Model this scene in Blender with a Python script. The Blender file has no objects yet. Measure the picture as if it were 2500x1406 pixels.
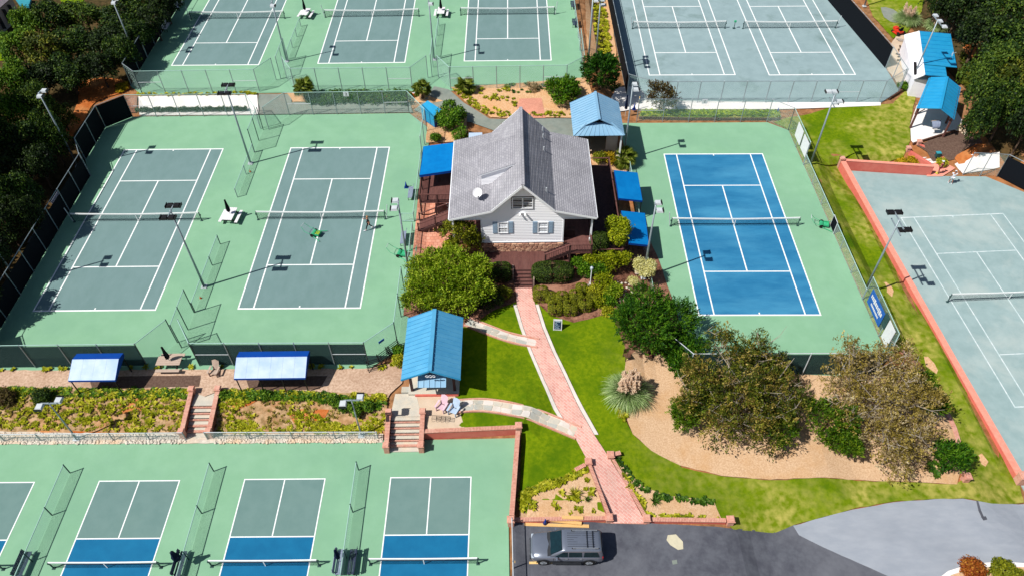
import bpy, bmesh, math, random
import numpy as np
from mathutils import Vector, Matrix, geometry

# ------------------------------------------------------------------ camera, sky, sun, exposure
scene = bpy.context.scene
COL = scene.collection
IMW, IMH = 2500.0, 1406.0
FPX, PIT, ROLL, CAMH = 1841.09, 0.82115, -0.01196, 50.623
SP, CP, SR, CR = math.sin(PIT), math.cos(PIT), math.sin(ROLL), math.cos(ROLL)
cam = bpy.data.objects.new('camera', bpy.data.cameras.new('camera'))
COL.objects.link(cam)
_u = Vector((0, SP, CP)); _x = Vector((1, 0, 0)); _b = Vector((0, -CP, SP))
_r = _x * CR + _u * SR; _t = _u * CR - _x * SR
cam.matrix_world = Matrix(((_r.x, _t.x, _b.x, 0), (_r.y, _t.y, _b.y, 0), (_r.z, _t.z, _b.z, CAMH), (0, 0, 0, 1)))
cam.data.sensor_width = 36.0
cam.data.lens = 36.0 * FPX / IMW
cam.data.clip_end = 2000
scene.camera = cam

SUN_AZ, SUN_EL = math.radians(24.3), math.radians(52)     # the way shadows point, and the sun's height
world = bpy.data.worlds.new('World'); scene.world = world; world.use_nodes = True
wn = world.node_tree; wn.nodes.clear()
sky = wn.nodes.new('ShaderNodeTexSky'); sky.sky_type = 'NISHITA'; sky.sun_disc = False
sky.sun_elevation = SUN_EL
sky.sun_rotation = math.atan2(-math.cos(SUN_AZ), -math.sin(SUN_AZ))
bg = wn.nodes.new('ShaderNodeBackground'); bg.inputs[1].default_value = 0.05
wo = wn.nodes.new('ShaderNodeOutputWorld')
wn.links.new(sky.outputs[0], bg.inputs[0]); wn.links.new(bg.outputs[0], wo.inputs[0])
sl = bpy.data.lights.new('sun', 'SUN'); sl.energy = 4.2; sl.angle = math.radians(0.5); sl.color = (1.0, .965, .9)
sun = bpy.data.objects.new('sun', sl); COL.objects.link(sun)
sun.rotation_euler = Vector((math.cos(SUN_AZ) * math.cos(SUN_EL), math.sin(SUN_AZ) * math.cos(SUN_EL), -math.sin(SUN_EL))).to_track_quat('-Z', 'Y').to_euler()
sun.location = (0, 0, 80)
vs = scene.view_settings; vs.view_transform = 'Standard'; vs.look = 'None'; vs.exposure = 0.5; vs.gamma = 1; vs.use_curve_mapping = False
scene.cycles.transparent_max_bounces = 24
scene.cycles.max_bounces = 6
scene.cycles.use_denoising = True

R = math.radians
def ray(px, py):
    X = (px - IMW / 2) / FPX; U = -(py - IMH / 2) / FPX
    x = X * CR - U * SR; u = X * SR + U * CR
    return (x, CP + u * SP, -SP + u * CP)
def at(px, py, z=0.0):                       # the point at height z seen at photo pixel px,py
    d = ray(px, py); t = (z - CAMH) / d[2]
    return Vector((d[0] * t, d[1] * t, z))

# ------------------------------------------------------------------ lie of the land
ZONES = [
    ([(-46.8, 75.6), (-46.8, 38.2), (-9.3, 38.2), (-9.3, 75.6)], 0.0),
    ([(-46.8, 79.0), (9.3, 79.0), (9.3, 125), (-46.8, 125)], 0.5),
    ([(14.2, 78.8), (46, 78.8), (48.8, 82), (45.5, 125), (14.2, 125)], -1.7),
    ([(12.7, 37.3), (32.4, 37.3), (32.4, 74.9), (12.7, 74.9)], -1.15),
    ([(37.4, 67.6), (47.5, 66.6), (53, 66.2), (62, 60), (64, 22), (39.4, 28.0)], -2.9),
    ([(-50, 31.9), (0.2, 31.9), (-0.1, 8), (-50, 8)], -1.0),
    ([(-8.3, 48.6), (8.6, 48.6), (8.6, 66), (-8.3, 66)], -0.35),
    ([(-9.0, 33.4), (-3.0, 33.0), (-3.0, 42), (-9.0, 42)], -0.12),
    ([(-48, 36.4), (-10, 36.4), (-10, 38.1), (-48, 38.1)], -0.05),
    ([(0.3, 24.8), (9.5, 24.7), (14, 23.5), (14, 12), (0.3, 12)], -1.2),
    ([(19, 23.5), (32, 25.5), (36, 14), (19, 12)], -1.9),
    ([(1.5, 31), (4, 34), (5, 28), (1.5, 27)], -0.75),
    ([(34.2, 73.5), (44, 76.5), (46.2, 70.0), (40, 68.6), (36.0, 69.5)], -1.75),
    ([(46, 71), (52, 71), (60, 95), (50.5, 95)], -1.7),
    ([(35.4, 63), (36.2, 63), (38.4, 31), (37.6, 31)], -2.35),
    ([(-8, 67), (8, 67), (8, 70), (-8, 70)], -0.1),
    ([(-75, 40), (-52, 40), (-52, 110), (-75, 110)], 0.6),
    ([(60, 68), (75, 68), (75, 110), (66, 110)], -1.2),
    ([(14, 29), (17, 33), (22, 35), (22, 29)], -1.35),
    ([(30, 34), (34, 33), (33, 29), (28, 30)], -1.9),
    ([(2, 38), (9, 40), (9, 46), (2, 46)], -0.4),
    ([(-6.9, 32.4), (.25, 32.55), (.7, 35), (-2.8, 35)], -0.2),
]
def _segd(x, y, a, b):
    ax, ay = a; bx, by = b; dx, dy = bx - ax, by - ay
    t = np.clip(((x - ax) * dx + (y - ay) * dy) / (dx * dx + dy * dy), 0, 1)
    return np.hypot(x - ax - t * dx, y - ay - t * dy)
def inside(x, y, poly):
    r = np.zeros(x.shape, bool); n = len(poly)
    for i in range(n):
        (x1, y1), (x2, y2) = poly[i], poly[(i + 1) % n]
        if y1 == y2: continue
        r ^= ((y1 > y) != (y2 > y)) & (x < (x2 - x1) * (y - y1) / (y2 - y1) + x1)
    return r
def tz(x, y):                                # ground height
    x = np.atleast_1d(np.asarray(x, float)); y = np.atleast_1d(np.asarray(y, float))
    sw = np.zeros(x.shape); sz = np.zeros(x.shape)
    for poly, z in ZONES:
        d = np.full(x.shape, 1e9)
        for i in range(len(poly)):
            d = np.minimum(d, _segd(x, y, poly[i], poly[(i + 1) % len(poly)]))
        d = np.where(inside(x, y, poly), 0, d)
        w = 1 / (d + .06) ** 3
        sw += w; sz += w * z
    return sz / sw
def tz1(x, y): return float(tz(x, y)[0])
def G(px, py):                               # where the ray through a photo pixel meets the ground
    z = -.5
    for _ in range(9):
        p = at(px, py, z); z = z * .4 + tz1(p.x, p.y) * .6
    p = at(px, py, z); p.z = tz1(p.x, p.y); return p

# ------------------------------------------------------------------ materials
def lin(c, k=1.0):
    return tuple((((v / 255) / 12.92 if v / 255 <= .04045 else ((v / 255 + .055) / 1.055) ** 2.4) * k) for v in c) + (1,)
def mat(name, c1, c2=None, scale=3.0, rough=.85, c3=None, scale3=.12, amt3=.6, bump=0.0, bumpscale=None, metal=0, spec=.3, coat=0, stretch=None, k=.78, lo=.38, hi=.62, lo3=.45, hi3=.7, dist=0.0):
    m = bpy.data.materials.new(name); m.use_nodes = True
    nt = m.node_tree; N = nt.nodes; L = nt.links; N.clear()
    out = N.new('ShaderNodeOutputMaterial'); b = N.new('ShaderNodeBsdfPrincipled'); L.new(b.outputs[0], out.inputs[0])
    b.inputs['Roughness'].default_value = rough; b.inputs['Metallic'].default_value = metal
    b.inputs['Specular IOR Level'].default_value = spec; b.inputs['Coat Weight'].default_value = coat
    b.inputs['Base Color'].default_value = lin(c1, k)
    geo = N.new('ShaderNodeNewGeometry'); vec = geo.outputs['Position']
    if stretch:
        mp = N.new('ShaderNodeMapping'); mp.inputs['Scale'].default_value = stretch; L.new(vec, mp.inputs[0]); vec = mp.outputs[0]
    colour = None
    def noise(sc, det=8):
        n = N.new('ShaderNodeTexNoise'); n.inputs['Scale'].default_value = sc; n.inputs['Detail'].default_value = det; n.inputs['Roughness'].default_value = .62
        n.inputs['Distortion'].default_value = dist
        L.new(vec, n.inputs['Vector']); return n.outputs[0]
    def remap(s, a, c):
        r = N.new('ShaderNodeMapRange'); r.inputs[1].default_value = a; r.inputs[2].default_value = c; L.new(s, r.inputs[0]); return r.outputs[0]
    def mix(f, A, B):
        x = N.new('ShaderNodeMix'); x.data_type = 'RGBA'; L.new(f, x.inputs[0])
        for s, v in ((x.inputs[6], A), (x.inputs[7], B)):
            if isinstance(v, tuple): s.default_value = v
            else: L.new(v, s)
        return x.outputs[2]
    colour = lin(c1, k)
    if c2: colour = mix(remap(noise(scale), lo, hi), colour, lin(c2, k))
    if c3:
        f = remap(noise(scale3, 6), lo3, hi3); mu = N.new('ShaderNodeMath'); mu.operation = 'MULTIPLY'; mu.inputs[1].default_value = amt3; L.new(f, mu.inputs[0])
        colour = mix(mu.outputs[0], colour, lin(c3, k))
    if not isinstance(colour, tuple): L.new(colour, b.inputs['Base Color'])
    if bump:
        bp = N.new('ShaderNodeBump'); bp.inputs['Strength'].default_value = bump; bp.inputs['Distance'].default_value = .05
        L.new(noise(bumpscale or scale * 2), bp.inputs['Height']); L.new(bp.outputs[0], b.inputs['Normal'])
    m['x'] = 1
    return m
def bsdf(m): return next(n for n in m.node_tree.nodes if n.type == 'BSDF_PRINCIPLED')

M = {}
M['court_green'] = mat('court_green', (126, 171, 138), (132, 176, 144), .6, .9, c3=(118, 162, 134), scale3=.13, amt3=.8, bump=.1, bumpscale=40, k=.9)
M['court_grey'] = mat('court_grey', (104, 132, 131), (111, 138, 138), .9, .9, c3=(114, 142, 142), scale3=.12, amt3=.6, bump=.1, bumpscale=40, stretch=(1, .5, 1), k=.9)
M['court_blue'] = mat('court_blue', (30, 108, 152), (46, 124, 166), .5, .85, c3=(74, 148, 184), scale3=.16, amt3=.75, bump=.1, bumpscale=40, stretch=(.5, 1.4, 1), k=.9)
M['pickle_grey'] = mat('pickle_grey', (101, 131, 127), (107, 136, 132), .9, .9, c3=(112, 140, 134), scale3=.2, amt3=.6, bump=.1, bumpscale=40, k=.9)
M['pickle_blue'] = mat('pickle_blue', (4, 98, 142), (10, 106, 150), .9, .9, c3=(24, 114, 156), scale3=.2, amt3=.6, bump=.1, bumpscale=40, k=.9)
M['clay'] = mat('clay', (134, 156, 160), (142, 164, 168), .7, .95, c3=(96, 120, 116), scale3=.2, amt3=.75, bump=.1, bumpscale=30, lo3=.54, hi3=.72, dist=.3, k=.9)
M['clay_worn'] = mat('clay_worn', (138, 161, 162), (148, 170, 171), .8, .95, c3=(180, 190, 186), scale3=.16, amt3=.75, bump=.1, bumpscale=30, lo3=.5, hi3=.72, dist=.25, k=.9)
M['line'] = mat('line_paint', (245, 246, 245), (232, 236, 235), 4, .8, k=.9)
M['line_faint'] = mat('line_faint', (226, 234, 236), (190, 212, 214), 3, .9)
M['lawn'] = mat('lawn', (94, 122, 2), (120, 140, 8), 3, .95, c3=(66, 102, 2), scale3=.28, amt3=.9, bump=.7, bumpscale=30, spec=.1, k=.85)
M['lawn_dry'] = mat('lawn_dry', (104, 128, 4), (158, 154, 58), .8, .95, c3=(70, 106, 2), scale3=.25, amt3=.9, bump=.7, bumpscale=30, spec=.1, k=.85)
M['earth'] = mat('earth', (176, 130, 92), (128, 92, 62), 1.5, 1, c3=(196, 118, 62), scale3=.14, amt3=.7, bump=.6, bumpscale=12, spec=.1)
M['mulch'] = mat('mulch', (228, 194, 158), (202, 164, 128), 9, 1, c3=(204, 156, 104), scale3=.35, amt3=.75, bump=.35, bumpscale=18, spec=.1)
M['straw'] = mat('straw', (232, 192, 152), (212, 164, 118), 6, 1, c3=(222, 160, 104), scale3=.3, amt3=.6, bump=.7, bumpscale=14, spec=.1)
M['bark'] = mat('bark_mulch', (150, 104, 84), (90, 56, 44), 5, 1, c3=(200, 150, 126), scale3=.5, amt3=.7, bump=.9, bumpscale=9, spec=.1)
M['bank'] = mat('planted_bank', (206, 172, 134), (150, 122, 84), 2.2, 1, c3=(192, 122, 70), scale3=.35, amt3=.55, bump=.6, bumpscale=10, spec=.1)
M['walk_mulch'] = mat('walk_mulch', (222, 192, 168), (188, 156, 132), 5, 1, c3=(164, 128, 104), scale3=.3, amt3=.6, bump=.4, bumpscale=14, spec=.1)
M['clay_soil'] = mat('clay_soil', (206, 118, 60), (180, 96, 44), 2, 1, c3=(218, 160, 104), scale3=.3, amt3=.8, bump=.6, bumpscale=12, spec=.1)
M['forest_floor'] = mat('forest_floor', (92, 76, 48), (60, 54, 30), 1.5, 1, c3=(120, 86, 52), scale3=.2, amt3=.6, bump=.7, bumpscale=9, spec=.1)  # dark brown, with the shade under the trees put into the colour
M['dark_mulch_and_shade'] = mat('dark_mulch_and_shade', (118, 96, 84), (98, 76, 66), 5, 1, bump=.7, bumpscale=14, spec=.1)  # real dark mulch, also the painted shade on the canopy pads
M['concrete'] = mat('concrete', (232, 226, 222), (240, 235, 232), .6, .9, c3=(216, 209, 204), scale3=.4, amt3=.5, bump=.15, bumpscale=20, k=.9)
M['concrete_tan'] = mat('concrete_tan', (214, 190, 164), (222, 200, 176), 1.2, .9, c3=(198, 172, 146), scale3=.5, amt3=.5, bump=.2, bumpscale=25)
M['stone_white'] = mat('stone_white', (236, 228, 220), (224, 216, 208), 2, .9, c3=(214, 200, 186), scale3=.8, amt3=.6, bump=.3, bumpscale=14)
M['flag'] = mat('flagstone', (214, 206, 190), (198, 194, 182), 1.6, .85, c3=(226, 206, 180), scale3=.9, amt3=.8, bump=.3, bumpscale=9)
M['flag2'] = mat('flagstone_grey', (196, 196, 188), (182, 184, 176), 1.6, .85, c3=(206, 192, 168), scale3=.9, amt3=.8, bump=.3, bumpscale=9)
M['mortar'] = mat('mortar', (232, 220, 204), (222, 208, 190), 4, .95, bump=.3, bumpscale=20)
M['path_grey'] = mat('path_grey', (128, 138, 130), (142, 150, 142), 1.4, .95, c3=(154, 152, 140), scale3=.3, amt3=.6, bump=.25, bumpscale=25)
M['asphalt'] = mat('asphalt', (80, 82, 92), (98, 101, 110), 1.3, .93, c3=(120, 122, 130), scale3=.16, amt3=.8, bump=.3, bumpscale=40, spec=.25)
M['asphalt_old'] = mat('asphalt_old', (158, 165, 176), (168, 174, 184), 1.0, .93, c3=(142, 149, 160), scale3=.14, amt3=.7, bump=.3, bumpscale=40, stretch=(.6, 1.6, 1))
M['patch'] = mat('concrete_patch', (216, 208, 180), (204, 196, 170), 2, .9)
M['yellow'] = mat('yellow_paint', (240, 196, 116), (250, 226, 180), 1.5, .85)
M['coping'] = mat('brick_coping', (226, 168, 148), (206, 142, 122), 6, .9, c3=(234, 190, 170), scale3=1.2, amt3=.6, bump=.3, bumpscale=10)
M['salmon'] = mat('salmon_stucco', (232, 122, 106), (224, 110, 96), 2, .9, c3=(238, 146, 128), scale3=.4, amt3=.6, bump=.2, bumpscale=20)
M['salmon_top'] = mat('salmon_coping', (246, 164, 144), (240, 152, 132), 3, .9, bump=.2, bumpscale=20, k=.85)
M['brick_dark'] = mat('brick_dark', (150, 92, 76), (122, 74, 62), 7, .9, c3=(176, 120, 100), scale3=2, amt3=.7, bump=.4, bumpscale=14)
M['shingle'] = None
M['siding'] = mat('siding', (250, 250, 254), (248, 249, 253), 2, .5, spec=.5, k=1.0)
M['trim'] = mat('white_trim', (246, 248, 252), (240, 243, 248), 3, .5, k=.95)
M['shutter'] = mat('shutter_blue', (166, 190, 212), (158, 184, 208), 3, .6)
M['glass'] = mat('window_glass', (40, 58, 62), (66, 76, 80), 1.2, .12, spec=.6)
M['glass_pale'] = mat('blind_behind_glass', (150, 162, 172), (176, 186, 194), 2.5, .25, spec=.6)
M['fieldstone'] = mat('fieldstone', (232, 184, 152), (206, 152, 126), 3, .95, c3=(244, 212, 182), scale3=1.4, amt3=.8, bump=.6, bumpscale=8)
M['fieldstone2'] = mat('fieldstone_dark', (196, 144, 120), (168, 120, 104), 3, .95, c3=(222, 178, 150), scale3=1.4, amt3=.8, bump=.6, bumpscale=8)
M['deck'] = mat('deck_stain', (116, 74, 68), (98, 62, 58), 3, .75, c3=(130, 90, 82), scale3=.6, amt3=.6, bump=.2, bumpscale=12, stretch=(3, .5, 1))
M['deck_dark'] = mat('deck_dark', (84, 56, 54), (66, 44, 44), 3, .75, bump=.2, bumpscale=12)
M['metal_blue'] = mat('blue_metal_roof', (84, 162, 204), (74, 154, 198), 1.2, .4, c3=(104, 176, 212), scale3=.5, amt3=.5, spec=.5, metal=.0, k=.85)
M['metal_blue2'] = mat('blue_steel_roof', (38, 156, 208), (32, 148, 200), 1.2, .4, c3=(52, 164, 212), scale3=.4, amt3=.5, spec=.5, k=.85)
M['kiosk_blue'] = mat('weathered_blue_roof', (132, 178, 210), (148, 190, 218), 1.0, .45, c3=(112, 162, 200), scale3=.5, amt3=.6, spec=.5, k=.8)
M['canvas_blue'] = mat('blue_canvas', (0, 126, 200), (0, 118, 192), 1.5, .85, c3=(14, 140, 212), scale3=.5, amt3=.6, spec=.1, bump=.15, bumpscale=8)
M['canvas_navy'] = mat('royal_canvas', (0, 76, 172), (0, 70, 164), 1.5, .75, spec=.2, bump=.1, bumpscale=30)
M['canvas_pale'] = mat('pale_canvas', (172, 194, 226), (190, 208, 234), .9, .6, c3=(150, 182, 220), scale3=.7, amt3=.7, spec=.3, k=.86)  # canopy fronts, paler than their blue tops and ends
M['steel'] = mat('galvanised_steel', (170, 182, 190), (150, 164, 172), 6, .45, metal=.35, spec=.5)
M['steel_white'] = mat('white_steel', (214, 220, 224), (200, 208, 214), 6, .5, spec=.4)
M['post_green'] = mat('green_post', (52, 84, 84), (40, 68, 70), 4, .6)
M['rail_green'] = mat('pale_green_rail', (176, 212, 204), (164, 202, 194), 4, .55)
M['black_metal'] = mat('black_metal', (34, 32, 34), (24, 24, 26), 4, .5)
M['black'] = mat('black_fabric', (20, 22, 30), (14, 16, 22), 5, .9, spec=.1)
M['navy'] = mat('navy_fabric', (22, 34, 66), (14, 22, 46), 5, .9, spec=.1)
M['plastic_white'] = mat('white_plastic', (236, 232, 236), (226, 222, 226), 4, .5, k=.9)
M['wood_pale'] = mat('weathered_wood', (206, 184, 168), (186, 162, 146), 5, .85, bump=.2, bumpscale=20, stretch=(1, 6, 6))
M['wood_fresh'] = mat('fresh_lumber', (236, 194, 130), (226, 180, 114), 4, .8, bump=.15, bumpscale=20, stretch=(1, 8, 8))
M['wood_tie'] = mat('landscape_timber', (112, 78, 62), (84, 56, 46), 4, .9, bump=.4, bumpscale=12)
M['bench_grey'] = mat('bench_slats', (148, 158, 182), (132, 142, 168), 5, .7)
M['bench_navy'] = mat('navy_slats', (54, 66, 92), (40, 50, 74), 5, .7)
M['roller_green'] = mat('roller_green', (72, 190, 138), (60, 176, 126), 4, .5)
M['ball_yellow'] = mat('ball_yellow', (214, 232, 66), (200, 220, 50), 18, .85, bump=.6, bumpscale=14)
M['cone_blue'] = mat('cone_blue', (14, 62, 152), (10, 54, 140), 3, .5)
M['orange'] = mat('orange_plastic', (236, 112, 50), (226, 100, 40), 3, .5)
M['pink'] = mat('pink_paint', (240, 206, 218), (232, 196, 210), 4, .6)
M['sky_paint'] = mat('pale_blue_paint', (196, 216, 240), (186, 208, 234), 4, .6)
M['tan_wall'] = mat('tan_wall', (206, 190, 178), (196, 180, 168), 2, .9)
M['rock'] = mat('pale_rock', (226, 216, 202), (202, 190, 176), 3, .95, c3=(232, 190, 146), scale3=.5, amt3=.7, bump=.5, bumpscale=8)
M['rock_grey'] = mat('grey_rock', (176, 170, 166), (150, 142, 138), 3, .95, bump=.5, bumpscale=8)
M['bark_tree'] = mat('tree_bark', (104, 84, 68), (76, 60, 50), 5, .95, bump=.6, bumpscale=9)
M['bark_pale'] = mat('pale_bark', (182, 172, 158), (150, 138, 124), 5, .95, bump=.6, bumpscale=9)
M['red_paint'] = mat('red_paint', (226, 66, 44), (214, 54, 36), 3, .4)
M['car_paint'] = mat('car_paint', (124, 132, 148), (120, 128, 144), 2, .25, metal=.35, spec=.6, coat=.6)
M['car_dark'] = mat('car_trim', (34, 38, 44), (26, 30, 36), 3, .45, spec=.5)
M['car_glass'] = mat('car_glass', (14, 44, 50), (10, 34, 40), 2, .08, spec=.7)
M['tyre'] = mat('tyre_rubber', (28, 28, 30), (20, 20, 22), 8, .9)
M['alloy'] = mat('alloy', (190, 196, 202), (170, 176, 184), 4, .35, metal=.6)
M['lamp_clear'] = mat('headlamp', (214, 224, 234), (190, 204, 218), 6, .15, spec=.7)
M['lamp_red'] = mat('tail_lamp', (168, 26, 30), (140, 18, 22), 6, .2, spec=.6)
M['skin'] = mat('skin', (212, 152, 124), (200, 140, 112), 6, .6)
M['skin_tan'] = mat('skin_tan', (172, 118, 96), (160, 108, 88), 6, .6)
M['cloth_black'] = mat('cloth_black', (30, 30, 36), (22, 22, 28), 6, .9)
M['cloth_white'] = mat('cloth_white', (236, 238, 244), (226, 230, 238), 6, .9)
M['cloth_red'] = mat('cloth_red', (176, 70, 76), (160, 58, 66), 6, .9)
M['hair'] = mat('hair', (98, 62, 44), (80, 50, 36), 8, .8)
M['hair_blond'] = mat('hair_blond', (196, 152, 110), (176, 130, 90), 8, .8)
M['sign_board'] = mat('chalkboard', (16, 40, 68), (26, 58, 90), 3, .7)
M['sign_white'] = mat('sign_white', (240, 240, 244), (230, 230, 236), 4, .5)
M['banner_blue'] = mat('banner_blue', (36, 104, 190), (28, 92, 176), 2, .7)
M['chalk'] = mat('chalk_writing', (196, 216, 232), (150, 186, 206), 8, .9)
M['flag_red'] = mat('flag_red', (190, 54, 80), (176, 44, 70), 4, .8)
M['flag_blue'] = mat('flag_blue', (44, 46, 96), (36, 38, 84), 4, .8)
M['shed_white'] = mat('shed_white', (244, 243, 250), (236, 235, 244), 1, .7, k=.92)
M['dark_inside'] = mat('dark_inside', (26, 24, 26), (18, 18, 20), 2, .9)
M['vine'] = mat('dirt_red', (150, 80, 60), (120, 60, 44), 3, .95)
M['wicker'] = mat('iron_lattice', (52, 50, 48), (40, 38, 36), 8, .6)
M['roof_brown'] = mat('grey_brown_roof', (150, 140, 146), (130, 122, 130), 5, .9, bump=.3, bumpscale=14)
M['house_cream'] = mat('cream_siding', (206, 196, 186), (198, 188, 178), 2, .7)
M['teal'] = mat('teal_tarp', (60, 160, 176), (50, 146, 164), 2, .6)

def dry_mix(a, b, x0, x1):                    # one turf that dries out towards the drive and the clay court
    m = a; nt = m.node_tree; N = nt.nodes; L = nt.links; P = bsdf(m); src = P.inputs['Base Color'].links[0].from_socket
    geo = next(n for n in N if n.type == 'NEW_GEOMETRY'); sp = N.new('ShaderNodeSeparateXYZ'); L.new(geo.outputs['Position'], sp.inputs[0])
    nz = N.new('ShaderNodeTexNoise'); nz.inputs['Scale'].default_value = .22; nz.inputs['Detail'].default_value = 7; L.new(geo.outputs['Position'], nz.inputs['Vector'])
    mr = N.new('ShaderNodeMapRange'); mr.inputs[1].default_value = x0; mr.inputs[2].default_value = x1; L.new(sp.outputs[0], mr.inputs[0])
    n2 = N.new('ShaderNodeMapRange'); n2.inputs[1].default_value = .38; n2.inputs[2].default_value = .62; L.new(nz.outputs[0], n2.inputs[0])
    mu = N.new('ShaderNodeMath'); mu.operation = 'MULTIPLY'; L.new(mr.outputs[0], mu.inputs[0]); L.new(n2.outputs[0], mu.inputs[1])
    n3 = N.new('ShaderNodeTexNoise'); n3.inputs['Scale'].default_value = 1.6; n3.inputs['Detail'].default_value = 8; L.new(geo.outputs['Position'], n3.inputs['Vector'])
    cr_ = N.new('ShaderNodeValToRGB'); cr_.color_ramp.elements[0].color = lin(b[0], .72); cr_.color_ramp.elements[1].color = lin(b[1], .72); cr_.color_ramp.elements[0].position = .36; cr_.color_ramp.elements[1].position = .66; L.new(n3.outputs[0], cr_.inputs[0])
    mx = N.new('ShaderNodeMix'); mx.data_type = 'RGBA'; L.new(mu.outputs[0], mx.inputs[0]); L.new(src, mx.inputs[6]); L.new(cr_.outputs[0], mx.inputs[7]); L.new(mx.outputs[2], P.inputs['Base Color'])
dry_mix(M['lawn'], ((118, 138, 14), (196, 186, 96)), 7, 20)
M['lawn_dry'] = M['lawn']
def brick_mat(name, c1, c2, cm, bw, bh, rot=0.0, plane='xy', offset=.5, mortar=.012, bump=.5, sq=1.0, k=.9, jitter=True):
    m = mat(name, c1, c2, 5, .9, bump=0, k=k); nt = m.node_tree; N = nt.nodes; L = nt.links; b = bsdf(m)
    geo = next(n for n in N if n.type == 'NEW_GEOMETRY')
    sep = N.new('ShaderNodeSeparateXYZ'); L.new(geo.outputs['Position'], sep.inputs[0])
    cmb = N.new('ShaderNodeCombineXYZ')
    for i, ax in enumerate(plane): L.new(sep.outputs['XYZ'.index(ax.upper())], cmb.inputs[i])
    mp = N.new('ShaderNodeMapping'); mp.inputs['Rotation'].default_value = (0, 0, rot); L.new(cmb.outputs[0], mp.inputs[0])
    br = N.new('ShaderNodeTexBrick'); br.offset = offset; br.squash = sq
    br.inputs['Scale'].default_value = 1; br.inputs['Brick Width'].default_value = bw; br.inputs['Row Height'].default_value = bh; br.inputs['Mortar Size'].default_value = mortar
    br.inputs['Color1'].default_value = lin(c1, k); br.inputs['Color2'].default_value = lin(c2, k); br.inputs['Mortar'].default_value = lin(cm, k); br.inputs['Bias'].default_value = 0
    L.new(mp.outputs[0], br.inputs['Vector'])
    nz = N.new('ShaderNodeTexNoise'); nz.inputs['Scale'].default_value = .5; nz.inputs['Detail'].default_value = 6; L.new(geo.outputs['Position'], nz.inputs['Vector'])
    mr = N.new('ShaderNodeMapRange'); mr.inputs[1].default_value = .35; mr.inputs[2].default_value = .7; mr.inputs[3].default_value = .86; mr.inputs[4].default_value = 1.1; L.new(nz.outputs[0], mr.inputs[0])
    mu = N.new('ShaderNodeMix'); mu.data_type = 'RGBA'; mu.blend_type = 'MULTIPLY'; mu.inputs[0].default_value = 1
    L.new(br.outputs[0], mu.inputs[6]); L.new(mr.outputs[0], mu.inputs[7]); L.new(mu.outputs[2], b.inputs['Base Color'])
    bp = N.new('ShaderNodeBump'); bp.inputs['Strength'].default_value = bump; bp.inputs['Distance'].default_value = .02; bp.invert = True
    L.new(br.outputs['Fac'], bp.inputs['Height']); L.new(bp.outputs[0], b.inputs['Normal'])
    return m
M['path_brick'] = brick_mat('herringbone_brick', (212, 150, 138), (222, 172, 158), (232, 200, 188), .42, .21, R(45), 'xy', .5, .014)
M['terrace_brick'] = brick_mat('terrace_brick', (214, 140, 112), (228, 166, 140), (190, 120, 100), .4, .4, 0, 'xy', .5, .02)
M['patio_brick'] = brick_mat('patio_brick', (214, 138, 116), (196, 118, 98), (226, 176, 150), .22, .11, 0, 'xy', .5, .012)
M['shingle'] = brick_mat('roof_shingle', (170, 169, 175), (154, 153, 160), (126, 126, 134), .42, .2, 0, 'yx', .5, .02, .3, k=.88)
M['brick_wall'] = brick_mat('brick_wall', (196, 130, 108), (176, 110, 92), (222, 178, 158), .24, .085, 0, 'xz', .5, .012)

def see_through(name, c, cover, cell, wire, rough=.6, k=.9):
    m = bpy.data.materials.new(name); m.use_nodes = True; nt = m.node_tree; N = nt.nodes; L = nt.links; N.clear()
    out = N.new('ShaderNodeOutputMaterial'); mx = N.new('ShaderNodeMixShader'); tr = N.new('ShaderNodeBsdfTransparent'); b = N.new('ShaderNodeBsdfPrincipled')
    b.inputs['Base Color'].default_value = lin(c, k); b.inputs['Roughness'].default_value = rough; b.inputs['Specular IOR Level'].default_value = .1
    L.new(tr.outputs[0], mx.inputs[1]); L.new(b.outputs[0], mx.inputs[2]); L.new(mx.outputs[0], out.inputs[0])
    uv = N.new('ShaderNodeUVMap'); sp = N.new('ShaderNodeSeparateXYZ'); L.new(uv.outputs[0], sp.inputs[0])
    def math_(op, a, c_):
        n = N.new('ShaderNodeMath'); n.operation = op
        for i, v in enumerate((a, c_)):
            if v is None: continue
            if isinstance(v, (int, float)): n.inputs[i].default_value = v
            else: L.new(v, n.inputs[i])
        return n.outputs[0]
    u, v = sp.outputs[0], sp.outputs[1]
    w1 = math_('LESS_THAN', math_('FRACT', math_('DIVIDE', math_('ADD', u, v), cell), None), wire)
    w2 = math_('LESS_THAN', math_('FRACT', math_('DIVIDE', math_('SUBTRACT', u, v), cell), None), wire)
    L.new(math_('MAXIMUM', math_('MAXIMUM', w1, w2), cover), mx.inputs[0])
    return m
M['chain'] = see_through('chain_link', (176, 208, 202), .0, .07, .1)
M['chain_dim'] = see_through('chain_link_dim', (84, 112, 112), .0, .1, .13)
M['chain_low'] = see_through('chain_link_low', (208, 226, 224), .0, .07, .13)
M['screen'] = see_through('windscreen', (12, 42, 44), .95, .1, .3, .9)
M['screen_black'] = see_through('windscreen_black', (16, 20, 26), 1.0, .1, .3, .9)
M['net'] = see_through('net_cord', (24, 40, 40), .0, .045, .17, .9)
M['wire_rail'] = see_through('wire_rail', (40, 32, 32), .0, .1, .2, .7)

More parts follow.
